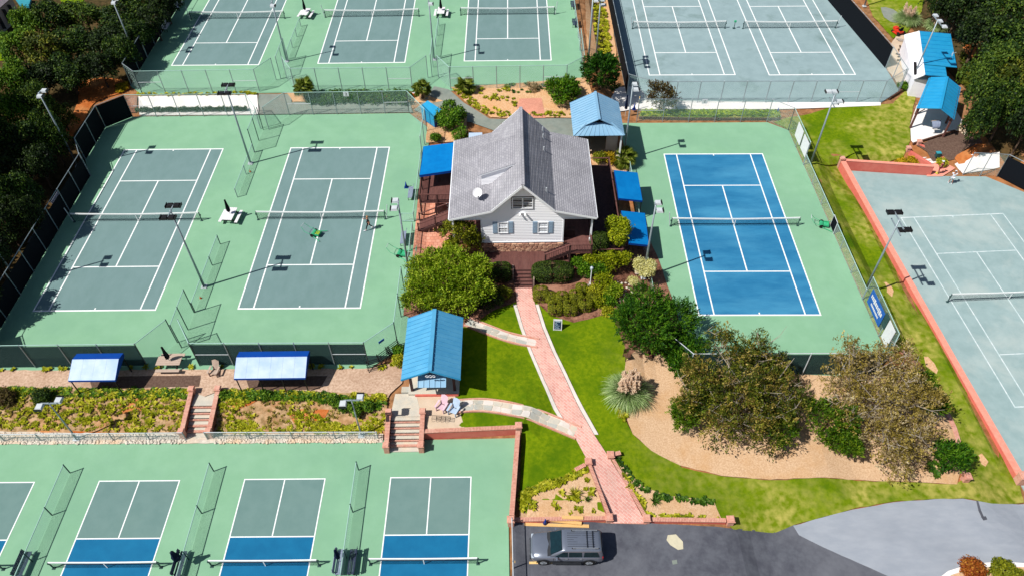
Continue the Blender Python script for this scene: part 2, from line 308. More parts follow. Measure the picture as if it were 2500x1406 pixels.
def leaf_mat(name, dark, midc, light, k=.85, trans=.25):
    m = bpy.data.materials.new(name); m.use_nodes = True; nt = m.node_tree; N = nt.nodes; L = nt.links; N.clear()
    out = N.new('ShaderNodeOutputMaterial'); a = N.new('ShaderNodeAttribute'); a.attribute_name = 'tint'
    rp = N.new('ShaderNodeValToRGB'); e = rp.color_ramp.elements
    e[0].color = lin(dark, k); e[1].color = lin(light, k); e[0].position = .1; e[1].position = .92
    x = e.new(.5); x.color = lin(midc, k)
    L.new(a.outputs['Fac'], rp.inputs[0])
    d = N.new('ShaderNodeBsdfPrincipled'); d.inputs['Roughness'].default_value = .6; d.inputs['Specular IOR Level'].default_value = .2
    t = N.new('ShaderNodeBsdfTranslucent'); mx = N.new('ShaderNodeMixShader'); mx.inputs[0].default_value = trans
    L.new(rp.outputs[0], d.inputs['Base Color']); L.new(rp.outputs[0], t.inputs[0]); L.new(d.outputs[0], mx.inputs[1]); L.new(t.outputs[0], mx.inputs[2]); L.new(mx.outputs[0], out.inputs[0])
    return m
LF = {
 'forest': leaf_mat('leaf_forest', (16, 38, 12), (42, 70, 18), (104, 128, 40)),
 'forest_olive': leaf_mat('leaf_olive', (34, 48, 10), (72, 88, 18), (146, 146, 44)),
 'forest_bright': leaf_mat('leaf_bright_forest', (30, 66, 6), (70, 110, 16), (136, 166, 44)),
 'dark': leaf_mat('leaf_dark', (10, 24, 8), (26, 46, 14), (66, 88, 30)),
 'willow': leaf_mat('leaf_willow', (66, 98, 4), (124, 154, 12), (192, 206, 64)),
 'yellowgreen': leaf_mat('leaf_yellowgreen', (80, 98, 0), (140, 154, 8), (196, 198, 44)),
 'gold': leaf_mat('leaf_gold', (120, 104, 4), (186, 156, 14), (226, 190, 40)),
 'box': leaf_mat('leaf_box', (24, 40, 8), (44, 66, 14), (90, 112, 36)),
 'olivebox': leaf_mat('leaf_olivebox', (62, 74, 4), (108, 116, 12), (160, 160, 36)),
 'juniper': leaf_mat('leaf_juniper', (20, 58, 4), (50, 98, 8), (112, 156, 30)),
 'cypress': leaf_mat('leaf_cypress', (32, 64, 4), (70, 106, 8), (128, 152, 30)),
 'brown': leaf_mat('leaf_brown', (100, 90, 32), (150, 132, 56), (198, 176, 102)),
 'grey': leaf_mat('leaf_grey', (120, 104, 72), (170, 150, 108), (210, 196, 160)),
 'cream': leaf_mat('leaf_cream', (168, 164, 84), (214, 208, 128), (240, 236, 186)),
 'palm': leaf_mat('leaf_palm', (70, 92, 16), (120, 138, 36), (182, 190, 92)),
 'purple': leaf_mat('leaf_purple', (52, 30, 26), (84, 70, 34), (124, 116, 60)),
 'rust': leaf_mat('leaf_rust', (110, 48, 14), (160, 84, 28), (196, 140, 50)),
 'lily': leaf_mat('leaf_lily', (96, 108, 4), (160, 164, 20), (216, 206, 66)),
 'pampas': leaf_mat('leaf_pampas', (104, 136, 70), (152, 180, 110), (204, 220, 164)),
 'plume': leaf_mat('plume', (232, 198, 166), (246, 218, 190), (252, 236, 214)),
 'green': leaf_mat('leaf_green', (36, 74, 6), (72, 118, 12), (130, 168, 34)),
 'ivy': leaf_mat('leaf_ivy', (30, 60, 10), (58, 96, 18), (106, 140, 40)),
}

# ------------------------------------------------------------------ builders
PM = {}                                       # matrices of parents, by object name
def tag(o, label=None, cat=None, group=None, kind=None):
    if label: o['label'] = label
    if cat: o['category'] = cat
    if group: o['group'] = group
    if kind: o['kind'] = kind
    return o
def link(o, parent=None):
    COL.objects.link(o)
    if parent is not None: o.parent = parent
    return o
def thing(name, label, cat, loc=(0, 0, 0), rot=0.0, group=None, kind=None):
    o = bpy.data.objects.new(name, None); o.empty_display_size = .3
    o.location = loc; o.rotation_euler = (0, 0, rot); link(o)
    PM[o.name] = Matrix.Translation(Vector(loc)) @ Matrix.Rotation(rot, 4, 'Z')
    return tag(o, label, cat, group, kind)
class MB:
    def __init__(s): s.v = []; s.f = []; s.uv = None
    def add(s, vs_, fs):
        n = len(s.v); s.v += [tuple(p) for p in vs_]; s.f += [tuple(i + n for i in f) for f in fs]; return s
    def box(s, c, size, rot=0.0, tilt=None):
        hx, hy, hz = size[0] / 2, size[1] / 2, size[2] / 2
        mt = Matrix.Rotation(rot, 3, 'Z')
        if tilt is not None: mt = mt @ tilt
        vs_ = [Vector(c) + mt @ Vector((x, y, z)) for x in (-hx, hx) for y in (-hy, hy) for z in (-hz, hz)]
        return s.add(vs_, [(0, 1, 3, 2), (4, 6, 7, 5), (0, 4, 5, 1), (2, 3, 7, 6), (0, 2, 6, 4), (1, 5, 7, 3)])
    def beam(s, p, q, w, h):                  # a bar of section w x h from p to q
        p = Vector(p); q = Vector(q); d = q - p; L = d.length; d.normalize()
        up = Vector((0, 0, 1)) if abs(d.z) < .95 else Vector((0, 1, 0))
        a = d.cross(up).normalized(); b = a.cross(d)
        vs_ = [e + a * x * w / 2 + b * y * h / 2 for e in (p, q) for x in (-1, 1) for y in (-1, 1)]
        return s.add(vs_, [(0, 1, 3, 2), (4, 6, 7, 5), (0, 4, 5, 1), (2, 3, 7, 6), (0, 2, 6, 4), (1, 5, 7, 3)])
    def tube(s, p, q, r0, r1=None, n=7, cap=True):
        r1 = r0 if r1 is None else r1; p = Vector(p); q = Vector(q); d = (q - p).normalized()
        up = Vector((0, 0, 1)) if abs(d.z) < .9 else Vector((1, 0, 0))
        a = d.cross(up).normalized(); b = a.cross(d); vs_ = []
        for e, r in ((p, r0), (q, r1)):
            vs_ += [e + (a * math.cos(i * 2 * math.pi / n) + b * math.sin(i * 2 * math.pi / n)) * r for i in range(n)]
        fs = [(i, (i + 1) % n, n + (i + 1) % n, n + i) for i in range(n)]
        if cap: fs += [tuple(range(n - 1, -1, -1)), tuple(range(n, 2 * n))]
        return s.add(vs_, fs)
    def path(s, pts, r, n=6):
        for a, b in zip(pts, pts[1:]): s.tube(a, b, r, r, n)
        return s
    def prism(s, poly, z0, z1):
        n = len(poly)
        vs_ = [(x, y, z0) for x, y in poly] + [(x, y, z1) for x, y in poly]
        return s.add(vs_, [(i, (i + 1) % n, n + (i + 1) % n, n + i) for i in range(n)] + [tuple(range(n - 1, -1, -1)), tuple(range(n, 2 * n))])
    def lathe(s, prof, n=12, c=(0, 0, 0)):
        vs_ = []; fs = []
        for r, z in prof: vs_ += [(c[0] + r * math.cos(i * 2 * math.pi / n), c[1] + r * math.sin(i * 2 * math.pi / n), c[2] + z) for i in range(n)]
        for k in range(len(prof) - 1): fs += [(k * n + i, k * n + (i + 1) % n, (k + 1) * n + (i + 1) % n, (k + 1) * n + i) for i in range(n)]
        fs += [tuple(range(n - 1, -1, -1)), tuple(range((len(prof) - 1) * n, len(prof) * n))]
        return s.add(vs_, fs)
    def slab(s, pts, t):                      # a planar polygon given thickness t below it
        pts = [Vector(p) for p in pts]; n = len(pts)
        nr = (pts[1] - pts[0]).cross(pts[2] - pts[0]).normalized()
        if nr.z < 0: nr = -nr
        vs_ = pts + [p - nr * t for p in pts]
        return s.add(vs_, [tuple(range(n)), tuple(range(2 * n - 1, n - 1, -1))] + [(i, n + i, n + (i + 1) % n, (i + 1) % n) for i in range(n)])
    def mesh(s, name, m, smooth=False, bev=0):
        me = bpy.data.meshes.new(name); me.from_pydata(s.v, [], s.f)
        bm = bmesh.new(); bm.from_mesh(me)
        bmesh.ops.recalc_face_normals(bm, faces=bm.faces)
        if bev: bmesh.ops.bevel(bm, geom=list(bm.edges), offset=bev, segments=2, affect='EDGES', profile=.6)
        bm.to_mesh(me); bm.free()
        if smooth: me.polygons.foreach_set('use_smooth', [True] * len(me.polygons))
        if m is not None: me.materials.append(m)
        return me
    def build(s, name, m, parent=None, world=False, smooth=False, bev=0, kind=None, label=None):
        if world and parent is not None:
            mi = PM[parent.name].inverted(); s.v = [tuple(mi @ Vector(p)) for p in s.v]
        o = bpy.data.objects.new(name, s.mesh(name, m, smooth, bev)); link(o, parent)
        if kind: o['kind'] = kind
        if label: o['label'] = label
        if parent is not None and world is not None and parent.name in PM: PM[o.name] = PM[parent.name]
        elif parent is None: PM[o.name] = Matrix.Identity(4)
        return o
def put(name, me, parent, loc=(0, 0, 0), rot=(0, 0, 0), scale=(1, 1, 1)):
    o = bpy.data.objects.new(name, me); o.location = loc; o.rotation_euler = rot; o.scale = scale; link(o, parent)
    if parent is not None and parent.name in PM:
        PM[o.name] = PM[parent.name] @ Matrix.LocRotScale(Vector(loc), Matrix.Rotation(rot[2], 3, 'Z').to_quaternion(), Vector(scale))
    return o
def clone(o, loc=None, rot=None, label=None, parent=None, scale=None):
    c = o.copy(); COL.objects.link(c); c.parent = parent
    if loc is not None: c.location = loc
    if rot is not None: c.rotation_euler = (0, 0, rot)
    if scale is not None: c.scale = (scale,) * 3 if isinstance(scale, (int, float)) else scale
    if label: c['label'] = label
    for ch in list(o.children): clone(ch, parent=c)
    if parent is None: PM[c.name] = Matrix.Translation(c.location) @ Matrix.Rotation(c.rotation_euler[2], 4, 'Z')
    return c
def np_mesh(name, V, F, m, tint=None, uv=None, smooth=False):
    V = np.asarray(V, np.float32); F = np.asarray(F, np.int32); k = F.shape[1]
    me = bpy.data.meshes.new(name); me.vertices.add(len(V)); me.vertices.foreach_set('co', V.ravel())
    me.loops.add(F.size); me.loops.foreach_set('vertex_index', F.ravel())
    me.polygons.add(len(F)); me.polygons.foreach_set('loop_start', np.arange(0, F.size, k, dtype=np.int32))
    me.polygons.foreach_set('loop_total', np.full(len(F), k, np.int32)) if False else None
    me.update(calc_edges=True)
    if tint is not None:
        a = me.attributes.new('tint', 'FLOAT', 'FACE'); a.data.foreach_set('value', np.asarray(tint, np.float32))
    if smooth: me.polygons.foreach_set('use_smooth', [True] * len(F))
    if m is not None: me.materials.append(m)
    return me
def panel(name, m, parent, p, q, zp, zq, h, lift=0.05, world=True):     # an upright sheet with metres as UV
    p = Vector(p); q = Vector(q); L = (q - p).length
    v = [(p.x, p.y, zp + lift), (q.x, q.y, zq + lift), (q.x, q.y, zq + h), (p.x, p.y, zp + h)]
    if world: mi = PM[parent.name].inverted(); v = [tuple(mi @ Vector(c)) for c in v]
    me = bpy.data.meshes.new(name); me.from_pydata(v, [], [(0, 1, 2, 3)])
    u = me.uv_layers.new(name='UVMap'); u.data.foreach_set('uv', [0, lift, L, lift, L, h, 0, h])
    me.materials.append(m); o = bpy.data.objects.new(name, me); link(o, parent); return o

def smooth_poly(pts, step=.6, wob=0.0, seed=0, curve=False):
    rng = random.Random(seed); out = []; n = len(pts)
    for i in range(n):
        a = pts[i]; b = pts[(i + 1) % n]
        if curve:
            p0 = pts[i - 1]; p3 = pts[(i + 2) % n]
        L = math.hypot(b[0] - a[0], b[1] - a[1]); k = max(1, int(L / step))
        for j in range(k):
            t = j / k
            if curve:
                x = .5 * (2 * a[0] + (b[0] - p0[0]) * t + (2 * p0[0] - 5 * a[0] + 4 * b[0] - p3[0]) * t * t + (3 * a[0] - p0[0] - 3 * b[0] + p3[0]) * t ** 3)
                y = .5 * (2 * a[1] + (b[1] - p0[1]) * t + (2 * p0[1] - 5 * a[1] + 4 * b[1] - p3[1]) * t * t + (3 * a[1] - p0[1] - 3 * b[1] + p3[1]) * t ** 3)
            else:
                x = a[0] + (b[0] - a[0]) * t; y = a[1] + (b[1] - a[1]) * t
            if wob and (j or curve): x += rng.uniform(-wob, wob); y += rng.uniform(-wob, wob)
            out.append((x, y))
    return out
def sheet(name, m, pts, lift, grid=1.0, wob=0.0, curve=False, label=None, kind='structure', flat=None, thick=0.0, parent=None, px=True, step=.6):
    if px: pts = [p[1:] if p[0] == 'w' else (tuple(G(*p)[:2]) if flat is None else tuple(at(p[0], p[1], flat)[:2])) for p in pts]
    pl = smooth_poly(pts, step, wob, hash(name) % 1000 if False else len(name) * 7 + len(pts), curve)
    xs = [p[0] for p in pl]; ys = [p[1] for p in pl]
    gx, gy = np.meshgrid(np.arange(min(xs) + .3, max(xs), grid), np.arange(min(ys) + .3, max(ys), grid))
    gx = gx.ravel(); gy = gy.ravel()
    if flat is None:
        ok = inside(gx, gy, pl); gx = gx[ok]; gy = gy[ok]
        d = np.full(gx.shape, 9.)
        for i in range(len(pl)): d = np.minimum(d, _segd(gx, gy, pl[i], pl[(i + 1) % len(pl)]) if pl[i] != pl[(i + 1) % len(pl)] else d)
        ok = d > .12; gx = gx[ok]; gy = gy[ok]
    else: gx = gy = np.array([])
    vs_ = [Vector(p) for p in pl] + [Vector((a, b)) for a, b in zip(gx, gy)]
    r = geometry.delaunay_2d_cdt(vs_, [(i, (i + 1) % len(pl)) for i in range(len(pl))], [], 1, 1e-5)
    X = np.array([v.x for v in r[0]]); Y = np.array([v.y for v in r[0]])
    Z = (tz(X, Y) if flat is None else np.full(X.shape, flat)) + lift
    v = list(zip(X, Y, Z)); f = [tuple(t) for t in r[2]]
    me = bpy.data.meshes.new(name); me.from_pydata(v, [], f)
    if thick:
        bm = bmesh.new(); bm.from_mesh(me); bmesh.ops.recalc_face_normals(bm, faces=bm.faces)
        ex = bmesh.ops.extrude_face_region(bm, geom=list(bm.faces))
        for e in ex['geom']:
            if isinstance(e, bmesh.types.BMVert): e.co.z -= thick
        bmesh.ops.recalc_face_normals(bm, faces=bm.faces); bm.to_mesh(me); bm.free()
    else:
        bm = bmesh.new(); bm.from_mesh(me)
        for fc in bm.faces:
            fc.normal_update()
            if fc.normal.z < 0: fc.normal_flip()
        bm.to_mesh(me); bm.free()
    me.materials.append(m); o = bpy.data.objects.new(name, me); link(o, parent)
    if parent is None: PM[o.name] = Matrix.Identity(4)
    if kind: o['kind'] = kind
    if label: o['label'] = label
    return o

# ---- foliage
def _unit(a): return a / (np.linalg.norm(a, axis=1, keepdims=True) + 1e-9)
def foliage(name, seed, blobs, n, per, leaf, cr, m, spiky=0.0, up=.35, low=-.45, shell=(.7, 1.03), drop=.72, flat=.6, tintshift=0.0):
    rng = np.random.default_rng(seed); B = np.array(blobs, float)
    ar = (B[:, 3] * B[:, 4] + B[:, 4] * B[:, 5] + B[:, 3] * B[:, 5]); pick = rng.choice(len(B), n, p=ar / ar.sum())
    d = _unit(rng.normal(size=(n, 3))); flip = d[:, 2] < low; d[flip, 2] *= -1
    c = B[pick, :3] + d * B[pick, 3:] * rng.uniform(shell[0], shell[1], (n, 1))
    keep = np.ones(n, bool)
    for i in range(len(B)):
        q = (c - B[i, :3]) / B[i, 3:]; keep &= (np.linalg.norm(q, axis=1) > drop) | (pick == i)
    c = c[keep]; d = d[keep]; n = len(c)
    ct = rng.uniform(0, 1, n)
    C = np.repeat(c, per, 0); D = np.repeat(d, per, 0); T = np.repeat(ct, per) * .6 + rng.uniform(0, 1, n * per) * .4 + tintshift
    N_ = n * per
    if spiky:
        ax = _unit(d + np.array([0, 0, up]) + rng.normal(size=(n, 3)) * .35); AX = np.repeat(ax, per, 0)
        s = rng.uniform(-.4, 1, (N_, 1)); P = C + AX * s * spiky + rng.normal(size=(N_, 3)) * cr * (1.05 - .8 * np.clip(s, 0, 1))
        t = _unit(AX + rng.normal(size=(N_, 3)) * .45); nr = _unit(D * .5 + np.array([0, 0, .5]) + rng.normal(size=(N_, 3)) * .7)
    else:
        o = rng.normal(size=(N_, 3)) * cr; o -= D * (np.sum(o * D, 1, keepdims=True)) * (1 - flat)
        P = C + o; t = _unit(rng.normal(size=(N_, 3))); nr = _unit(D * .6 + np.array([0, 0, .55]) + rng.normal(size=(N_, 3)) * .65)
    b = _unit(np.cross(nr, t)); t = _unit(np.cross(b, nr)) if not spiky else t
    sz = rng.uniform(.7, 1.3, (N_, 1)); l = leaf[0] * sz / 2; w = leaf[1] * sz / 2
    V = np.empty((N_ * 4, 3)); V[0::4] = P - t * l; V[1::4] = P + b * w; V[2::4] = P + t * l; V[3::4] = P - b * w
    F = np.arange(N_ * 4).reshape(-1, 4)
    return np_mesh(name, V, F, m, np.clip(T, 0, 1))
def trunk_mesh(seed, h, r, limbs, spread, m, top=.95, base=-.3, pale=None):
    rng = random.Random(seed); mb = MB(); p = Vector((0, 0, base)); n = 4; pts = [p]
    for i in range(1, n + 1): pts.append(Vector((rng.uniform(-.12, .12) * i * r * 2, rng.uniform(-.12, .12) * i * r * 2, base + (h * top - base) * i / n)))
    for i in range(n): mb.tube(pts[i], pts[i + 1], r * (1 - .75 * i / n), r * (1 - .75 * (i + 1) / n), 7)
    for k in range(limbs):
        t = rng.uniform(.3, .85); i = min(n - 1, int(t * n)); q = pts[i].lerp(pts[i + 1], t * n - i)
        a = k * 2.4 + rng.uniform(-.4, .4); e = q + Vector((math.cos(a) * spread * rng.uniform(.6, 1), math.sin(a) * spread * rng.uniform(.6, 1), h * rng.uniform(.1, .3)))
        mid = q.lerp(e, .5) + Vector((0, 0, .1 * h * rng.uniform(-.3, .6)))
        mb.tube(q, mid, r * .4, r * .26, 5); mb.tube(mid, e, r * .26, r * .08, 5)
        for s in (-1, 1):
            f = mid.lerp(e, .4) + Vector((math.cos(a + s * .8) * spread * .35, math.sin(a + s * .8) * spread * .35, h * .08)); mb.tube(mid.lerp(e, .15), f, r * .18, r * .05, 4)
    return mb.mesh('trunk', m, smooth=True)
def plant(name, label, cat, loc, crown, trunk=None, rot=0.0, scale=1.0, group=None, crown_name='crown'):
    t = thing(name, label, cat, loc, rot, group); t.scale = (scale,) * 3 if isinstance(scale, (int, float)) else scale
    c = bpy.data.objects.new(crown_name, crown); link(c, t)
    if trunk is not None:
        k = bpy.data.objects.new('trunk', trunk); link(k, t)
    return t
def rand_blobs(seed, k, R_, H, zc, squash=1.0):
    rng = random.Random(seed); bl = [(0, 0, zc, R_ * .7, R_ * .7, H * .62)]
    for i in range(k):
        a = i * 2.399 + rng.uniform(-.4, .4); rr = R_ * rng.uniform(.35, .68); z = zc + H * rng.uniform(-.35, .45)
        q = R_ * rng.uniform(.3, .5); bl.append((math.cos(a) * rr, math.sin(a) * rr, z, q, q, q * squash))
    return bl
# ================================================================== the setting
def terrain():
    def axis(a, b, step, far):
        core = list(np.arange(a, b + .01, step)); s = step; lo = []; hi = []; v = a
        while v > -far: s *= 1.5; v -= s; lo.append(v)
        s = step; v = b
        while v < far: s *= 1.5; v += s; hi.append(v)
        return np.array(lo[::-1] + core + hi)
    xs = axis(-72, 76, .8, 700); ys = axis(4, 128, .8, 700)
    X, Y = np.meshgrid(xs, ys); Z = tz(X.ravel(), Y.ravel()) - .09
    V = np.stack([X.ravel(), Y.ravel(), Z], 1); nx = len(xs); ny = len(ys)
    i = (np.arange(ny - 1)[:, None] * nx + np.arange(nx - 1)[None]).ravel()
    F = np.stack([i, i + 1, i + nx + 1, i + nx], 1)
    o = bpy.data.objects.new('ground', np_mesh('ground', V, F, M['earth'], smooth=True)); link(o); o['kind'] = 'structure'
terrain()

# ---- court slabs
def slab(name, m, pts, z): return sheet(name, m, pts, 0, flat=z, thick=.35, px=False, step=50)
AB = slab('court_surround', M['court_green'], [(-44.2, 75.2), (-46.8, 73.0), (-46.8, 66.6), (-45.2, 64.2), (-45.2, 41), (-43.4, 38.1), (-12.2, 38.0), (-9.2, 40.6), (-9.1, 72), (-11.8, 75.25)], 0.0)
DD = slab('court_surround', M['court_green'], [(-46.3, 124), (-46.3, 81.1), (-44.2, 79.1), (6.8, 79.15), (9.2, 81.4), (9.2, 124)], 0.5)
CC = slab('court_surround', M['court_green'], [(12.9, 74.4), (30.2, 74.2), (32.25, 72.6), (32.25, 39.6), (30.7, 37.5), (14.7, 37.5), (12.9, 40.2)], -1.15)
EE = slab('court_surround', M['clay'], [(14.5, 124), (14.5, 81.2), (17.4, 79.1), (45.2, 78.75), (48.45, 81.4), (48.6, 86.8), (44.6, 124)], -1.7)
FF = slab('court_surround', M['clay_worn'], [(37.6, 67.3), (47.3, 66.1), (53, 65.9), (56.3, 62.8), (70, 46), (70, 8), (40.2, 8), (39.3, 28.6)], -2.9)
GG = slab('court_surround', M['court_green'], [(-52, 32.0), (-10.6, 31.85), (-7.2, 31.85), (0.1, 31.9), (-.45, 24.6), (-.3, 6), (-52, 6)], -1.0)
sheet('court_apron', M['court_green'], [(612, 226), (712, 226), (690, 190), (655, 190)], .02)
sheet('court_apron', M['court_green'], [(1050, 232), (1085, 215), (1090, 205), (1075, 188), (1060, 186)], .02)

def tennis(cx, cy, rot, z, surround, fill, linem, label, lw=.09, z1=.006, wide=True):
    c, s = math.cos(rot), math.sin(rot)
    W_, S_, L_, V_ = 5.485, 4.115, 11.885, 6.4
    o = thing('tennis_court', None, None, (cx, cy, z), rot, kind='structure'); o['label'] = label
    if fill is not None: MB().prism([(-W_, -L_), (W_, -L_), (W_, L_), (-W_, L_)], -.05, z1).build('playing_area', fill, o)
    t = z1 + .005
    def ln(name, x0, y0, x1, y1, w=lw):
        if abs(x1 - x0) > abs(y1 - y0): p = [(x0, y0 - w / 2), (x1, y0 - w / 2), (x1, y0 + w / 2), (x0, y0 + w / 2)]
        else: p = [(x0 - w / 2, y0), (x0 + w / 2, y0), (x0 + w / 2, y1), (x0 - w / 2, y1)]
        MB().prism(p, -.02, t).build(name, linem, o)
    h = lw / 2
    for sy in (-1, 1):
        ln('baseline', -W_ - h, sy * L_, W_ + h, sy * L_, lw * 1.25)
        ln('service_line', -S_ + h, sy * V_, S_ - h, sy * V_)
        ln('centre_mark', 0, sy * (L_ - .06) if sy < 0 else L_ - .3, 0, sy * (L_ - .3) if sy < 0 else L_ - .06)
    for sx in (-1, 1):
        for x, n in ((W_, 'sideline'), (S_, 'singles_sideline')):
            y = L_ - lw * .65
            ln(n, sx * x, -y, sx * x, y)
    ln('centre_line', 0, -V_ + h, 0, V_ - h)
    return o
def tennis_net(cx, cy, rot, z, label, half=6.35, stick=-1, hm=.93, he=1.07):
    t = thing('tennis_net', label, 'net', (cx, cy, z), rot, 'nets across the courts')
    for sx in (-1, 1):
        p = MB().tube((sx * half, 0, 0), (sx * half, 0, he + .06), .05, .05, 8); p.box((sx * half, 0, .02), (.22, .22, .04)); p.box((sx * (half + .07), 0, .75), (.08, .1, .14)); p.build('net_post', M['post_green'], t)
    n = 16; xs = [-half + 2 * half * i / n for i in range(n + 1)]; hh = [hm + (he - hm) * (abs(x) / half) ** 1.6 for x in xs]
    v = []; f = []; uv = []
    for i in range(n):
        f.append((len(v), len(v) + 1, len(v) + 2, len(v) + 3)); v += [(xs[i], 0, .04), (xs[i + 1], 0, .04), (xs[i + 1], 0, hh[i + 1]), (xs[i], 0, hh[i])]
        uv += [xs[i], 0, xs[i + 1], 0, xs[i + 1], hh[i + 1], xs[i], hh[i]]
    me = bpy.data.meshes.new('net_mesh'); me.from_pydata(v, [], f); me.uv_layers.new(name='UVMap').data.foreach_set('uv', uv); me.materials.append(M['net'])
    link(bpy.data.objects.new('net_mesh', me), t)
    b = MB()
    for i in range(n): b.beam((xs[i], 0, hh[i]), (xs[i + 1], 0, hh[i + 1]), .07, .15)
    b.build('headband', M['line'], t)
    MB().box((0, 0, hm / 2), (.07, .03, hm)).build('centre_strap', M['line'], t)
    if stick:
        MB().tube((stick * (half + .12), 0, .1), (stick * (half + .35), .1, 1.75), .045, .045, 6).build('score_post', M['steel_white'], t)
    return t
Q = [  # x, y, rotation, z, fill, surround words
 (-37.48, 56.87, -.0035, 0, 'A'), (-19.02, 56.83, -.008, 0, 'B'), (22.54, 56.38, -.0134, -1.15, 'C'),
 (-36.97, 97.44, -.0077, .5, 'D1'), (-18.65, 97.54, -.0002, .5, 'D2'), (-.15, 97.67, -.0045, .5, 'D3'),
 (23.56, 97.43, -.013, -1.7, 'E1'), (38.82, 97.13, -.01, -1.7, 'E2'), (47.11, 47.6, .0424, -2.9, 'F')]
LBL = {'A': 'grey-green tennis court beside the dark woods with a light pole shadow across it', 'B': 'grey-green tennis court where a person in black walks', 'C': 'solid blue tennis court on a green surround',
 'D1': 'grey-green court in the upper row next to the woods', 'D2': 'middle grey-green court of the upper row of three', 'D3': 'grey-green court of the upper row next to the planted strip',
 'E1': 'pale clay court nearest the planted strip', 'E2': 'pale clay court nearest the white shed', 'F': 'worn pale clay court inside the salmon walls'}
for x, y, r, z, k in Q:
    fill = M['court_blue'] if k == 'C' else (None if k[0] in 'EF' else M['court_grey'])
    tennis(x, y, r, z, None, fill, M['line_faint'] if k == 'F' else M['line'], LBL[k], lw=.12 if k[0] in 'ABC' else (.13 if k[0] in 'DE' else .1))
NL = {'A': 'net of the grey-green court beside the dark woods', 'B': 'net behind the person walking in black', 'C': 'net across the solid blue court', 'D1': 'net of the upper court next to the woods',
 'D2': 'net of the middle court in the upper row', 'D3': 'net of the upper court next to the planted strip', 'E1': 'net of the pale clay court nearest the planted strip', 'E2': 'net of the pale clay court nearest the white shed', 'F': 'net on the worn clay court inside salmon walls'}
for x, y, r, z, k in Q:
    tennis_net(x, y, r, z, NL[k], half=6.4 if k != 'F' else 5.9, stick={'A': -1, 'B': 1, 'C': -1, 'D1': -1, 'D2': -1, 'D3': 1, 'E1': -1, 'E2': 1, 'F': 0}[k])

def pickle(cx, cy, rot, label):
    z = -1.0; W_, L_, K_ = 3.048, 6.705, 2.134; lw = .085
    o = thing('pickleball_court', None, None, (cx, cy, z), rot, kind='structure'); o['label'] = label
    for sy in (-1, 1):
        y0, y1 = sorted((sy * K_, sy * L_)); MB().prism([(-W_, y0), (W_, y0), (W_, y1), (-W_, y1)], -.05, .006).build('service_area', M['pickle_grey'], o)
    MB().prism([(-W_, -K_ + .001), (W_, -K_ + .001), (W_, K_ - .001), (-W_, K_ - .001)], -.05, .0065).build('kitchen', M['pickle_blue'], o)
    def ln(n, x0, x1, y0, y1): MB().prism([(x0, y0), (x1, y0), (x1, y1), (x0, y1)], -.02, .012).build(n, M['line'], o)
    h = lw / 2
    for sy in (-1, 1):
        ln('baseline', -W_ - h, W_ + h, sy * L_ - h, sy * L_ + h); ln('kitchen_line', -W_ + h, W_ - h, sy * K_ - h, sy * K_ + h)
        a, b = sorted((sy * (K_ + h), sy * (L_ - h))); ln('centre_line', -h, h, a, b)
    for sx in (-1, 1): ln('sideline', sx * W_ - h, sx * W_ + h, -L_ + h, L_ - h)
for x, lb in ((-39.5, 'pickleball court cut off by the frame edge'), (-28.48, 'second pickleball court from the frame edge, below the narrow steps'), (-17.44, 'third pickleball court between two low fences'), (-6.36, 'pickleball court nearest the parked car')):
    pickle(x, 21.85, -.005, lb + ', grey with a blue kitchen')
for x, lb in ((-39.5, 'low net at the frame edge'), (-28.48, 'low net between the bare bench and the yellow bin'), (-17.44, 'low net between the two closed navy umbrellas'), (-6.36, 'low pickleball net nearest the parked car')):
    tennis_net(x, 21.85, -.005, -1, lb, half=3.75, stick=0, hm=.86, he=.92)

# ---- ground covers
sheet('forest_floor', M['forest_floor'], [(-80, 34), (-45.3, 34), (-45.3, 64), (-47, 67), (-47.6, 74), (-50, 78), (-46.6, 82), (-46.5, 122), (-80, 122)], -.02, px=False, grid=2)  # reaches the fence, painting the shaded strip outside it dark
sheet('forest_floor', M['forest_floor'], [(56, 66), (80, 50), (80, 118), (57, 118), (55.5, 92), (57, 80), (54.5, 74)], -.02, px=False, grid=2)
sheet('clay_bank', M['clay_soil'], [(196, 205), (255, 190), (306, 200), (312, 222), (236, 250), (196, 318), (186, 350), (160, 330), (176, 290), (190, 250)], .03, wob=.12, curve=True)
sheet('lawn', M['lawn'], [(1128, 800), (1160, 790), (1205, 758), (1258, 738), (1300, 728), (1345, 770), (1400, 787), (1450, 775), (1492, 765), (1510, 800), (1532, 860), (1530, 905), (1514, 960), (1520, 1010), (1545, 1060), (1590, 1100), (1660, 1136), (1700, 1200), (1700, 1262), (1576, 1262), (1268, 1262), ('w', .6, 32.5), ('w', -4.6, 32.3), (1096, 960)], .035, wob=.03)
sheet('lawn', M['lawn_dry'], [(1655, 1138), (1760, 1162), (1880, 1172), (2050, 1169), (2200, 1176), (2330, 1182), (2356, 1165), (2352, 1120), (2330, 1040), (2290, 960), (2250, 890), (2215, 850), ('w', 32.3, 39.6), ('w', 32.32, 50), ('w', 32.32, 66), ('w', 32.3, 72.6), ('w', 30.9, 74.2), (2030, 262), (2180, 254), (2218, 214), (2236, 232), (2222, 300), (2222, 345), (2204, 386), (2140, 406), (2046, 404), (2200, 652), (2332, 886), (2484, 1165), (2500, 1226), (2420, 1229), (2350, 1216), (2280, 1217), (2180, 1224), (2080, 1242), (1938, 1281), (1890, 1301), (1840, 1296), (1790, 1292), (1760, 1262), (1690, 1262), (1690, 1200)], .035, wob=.05)
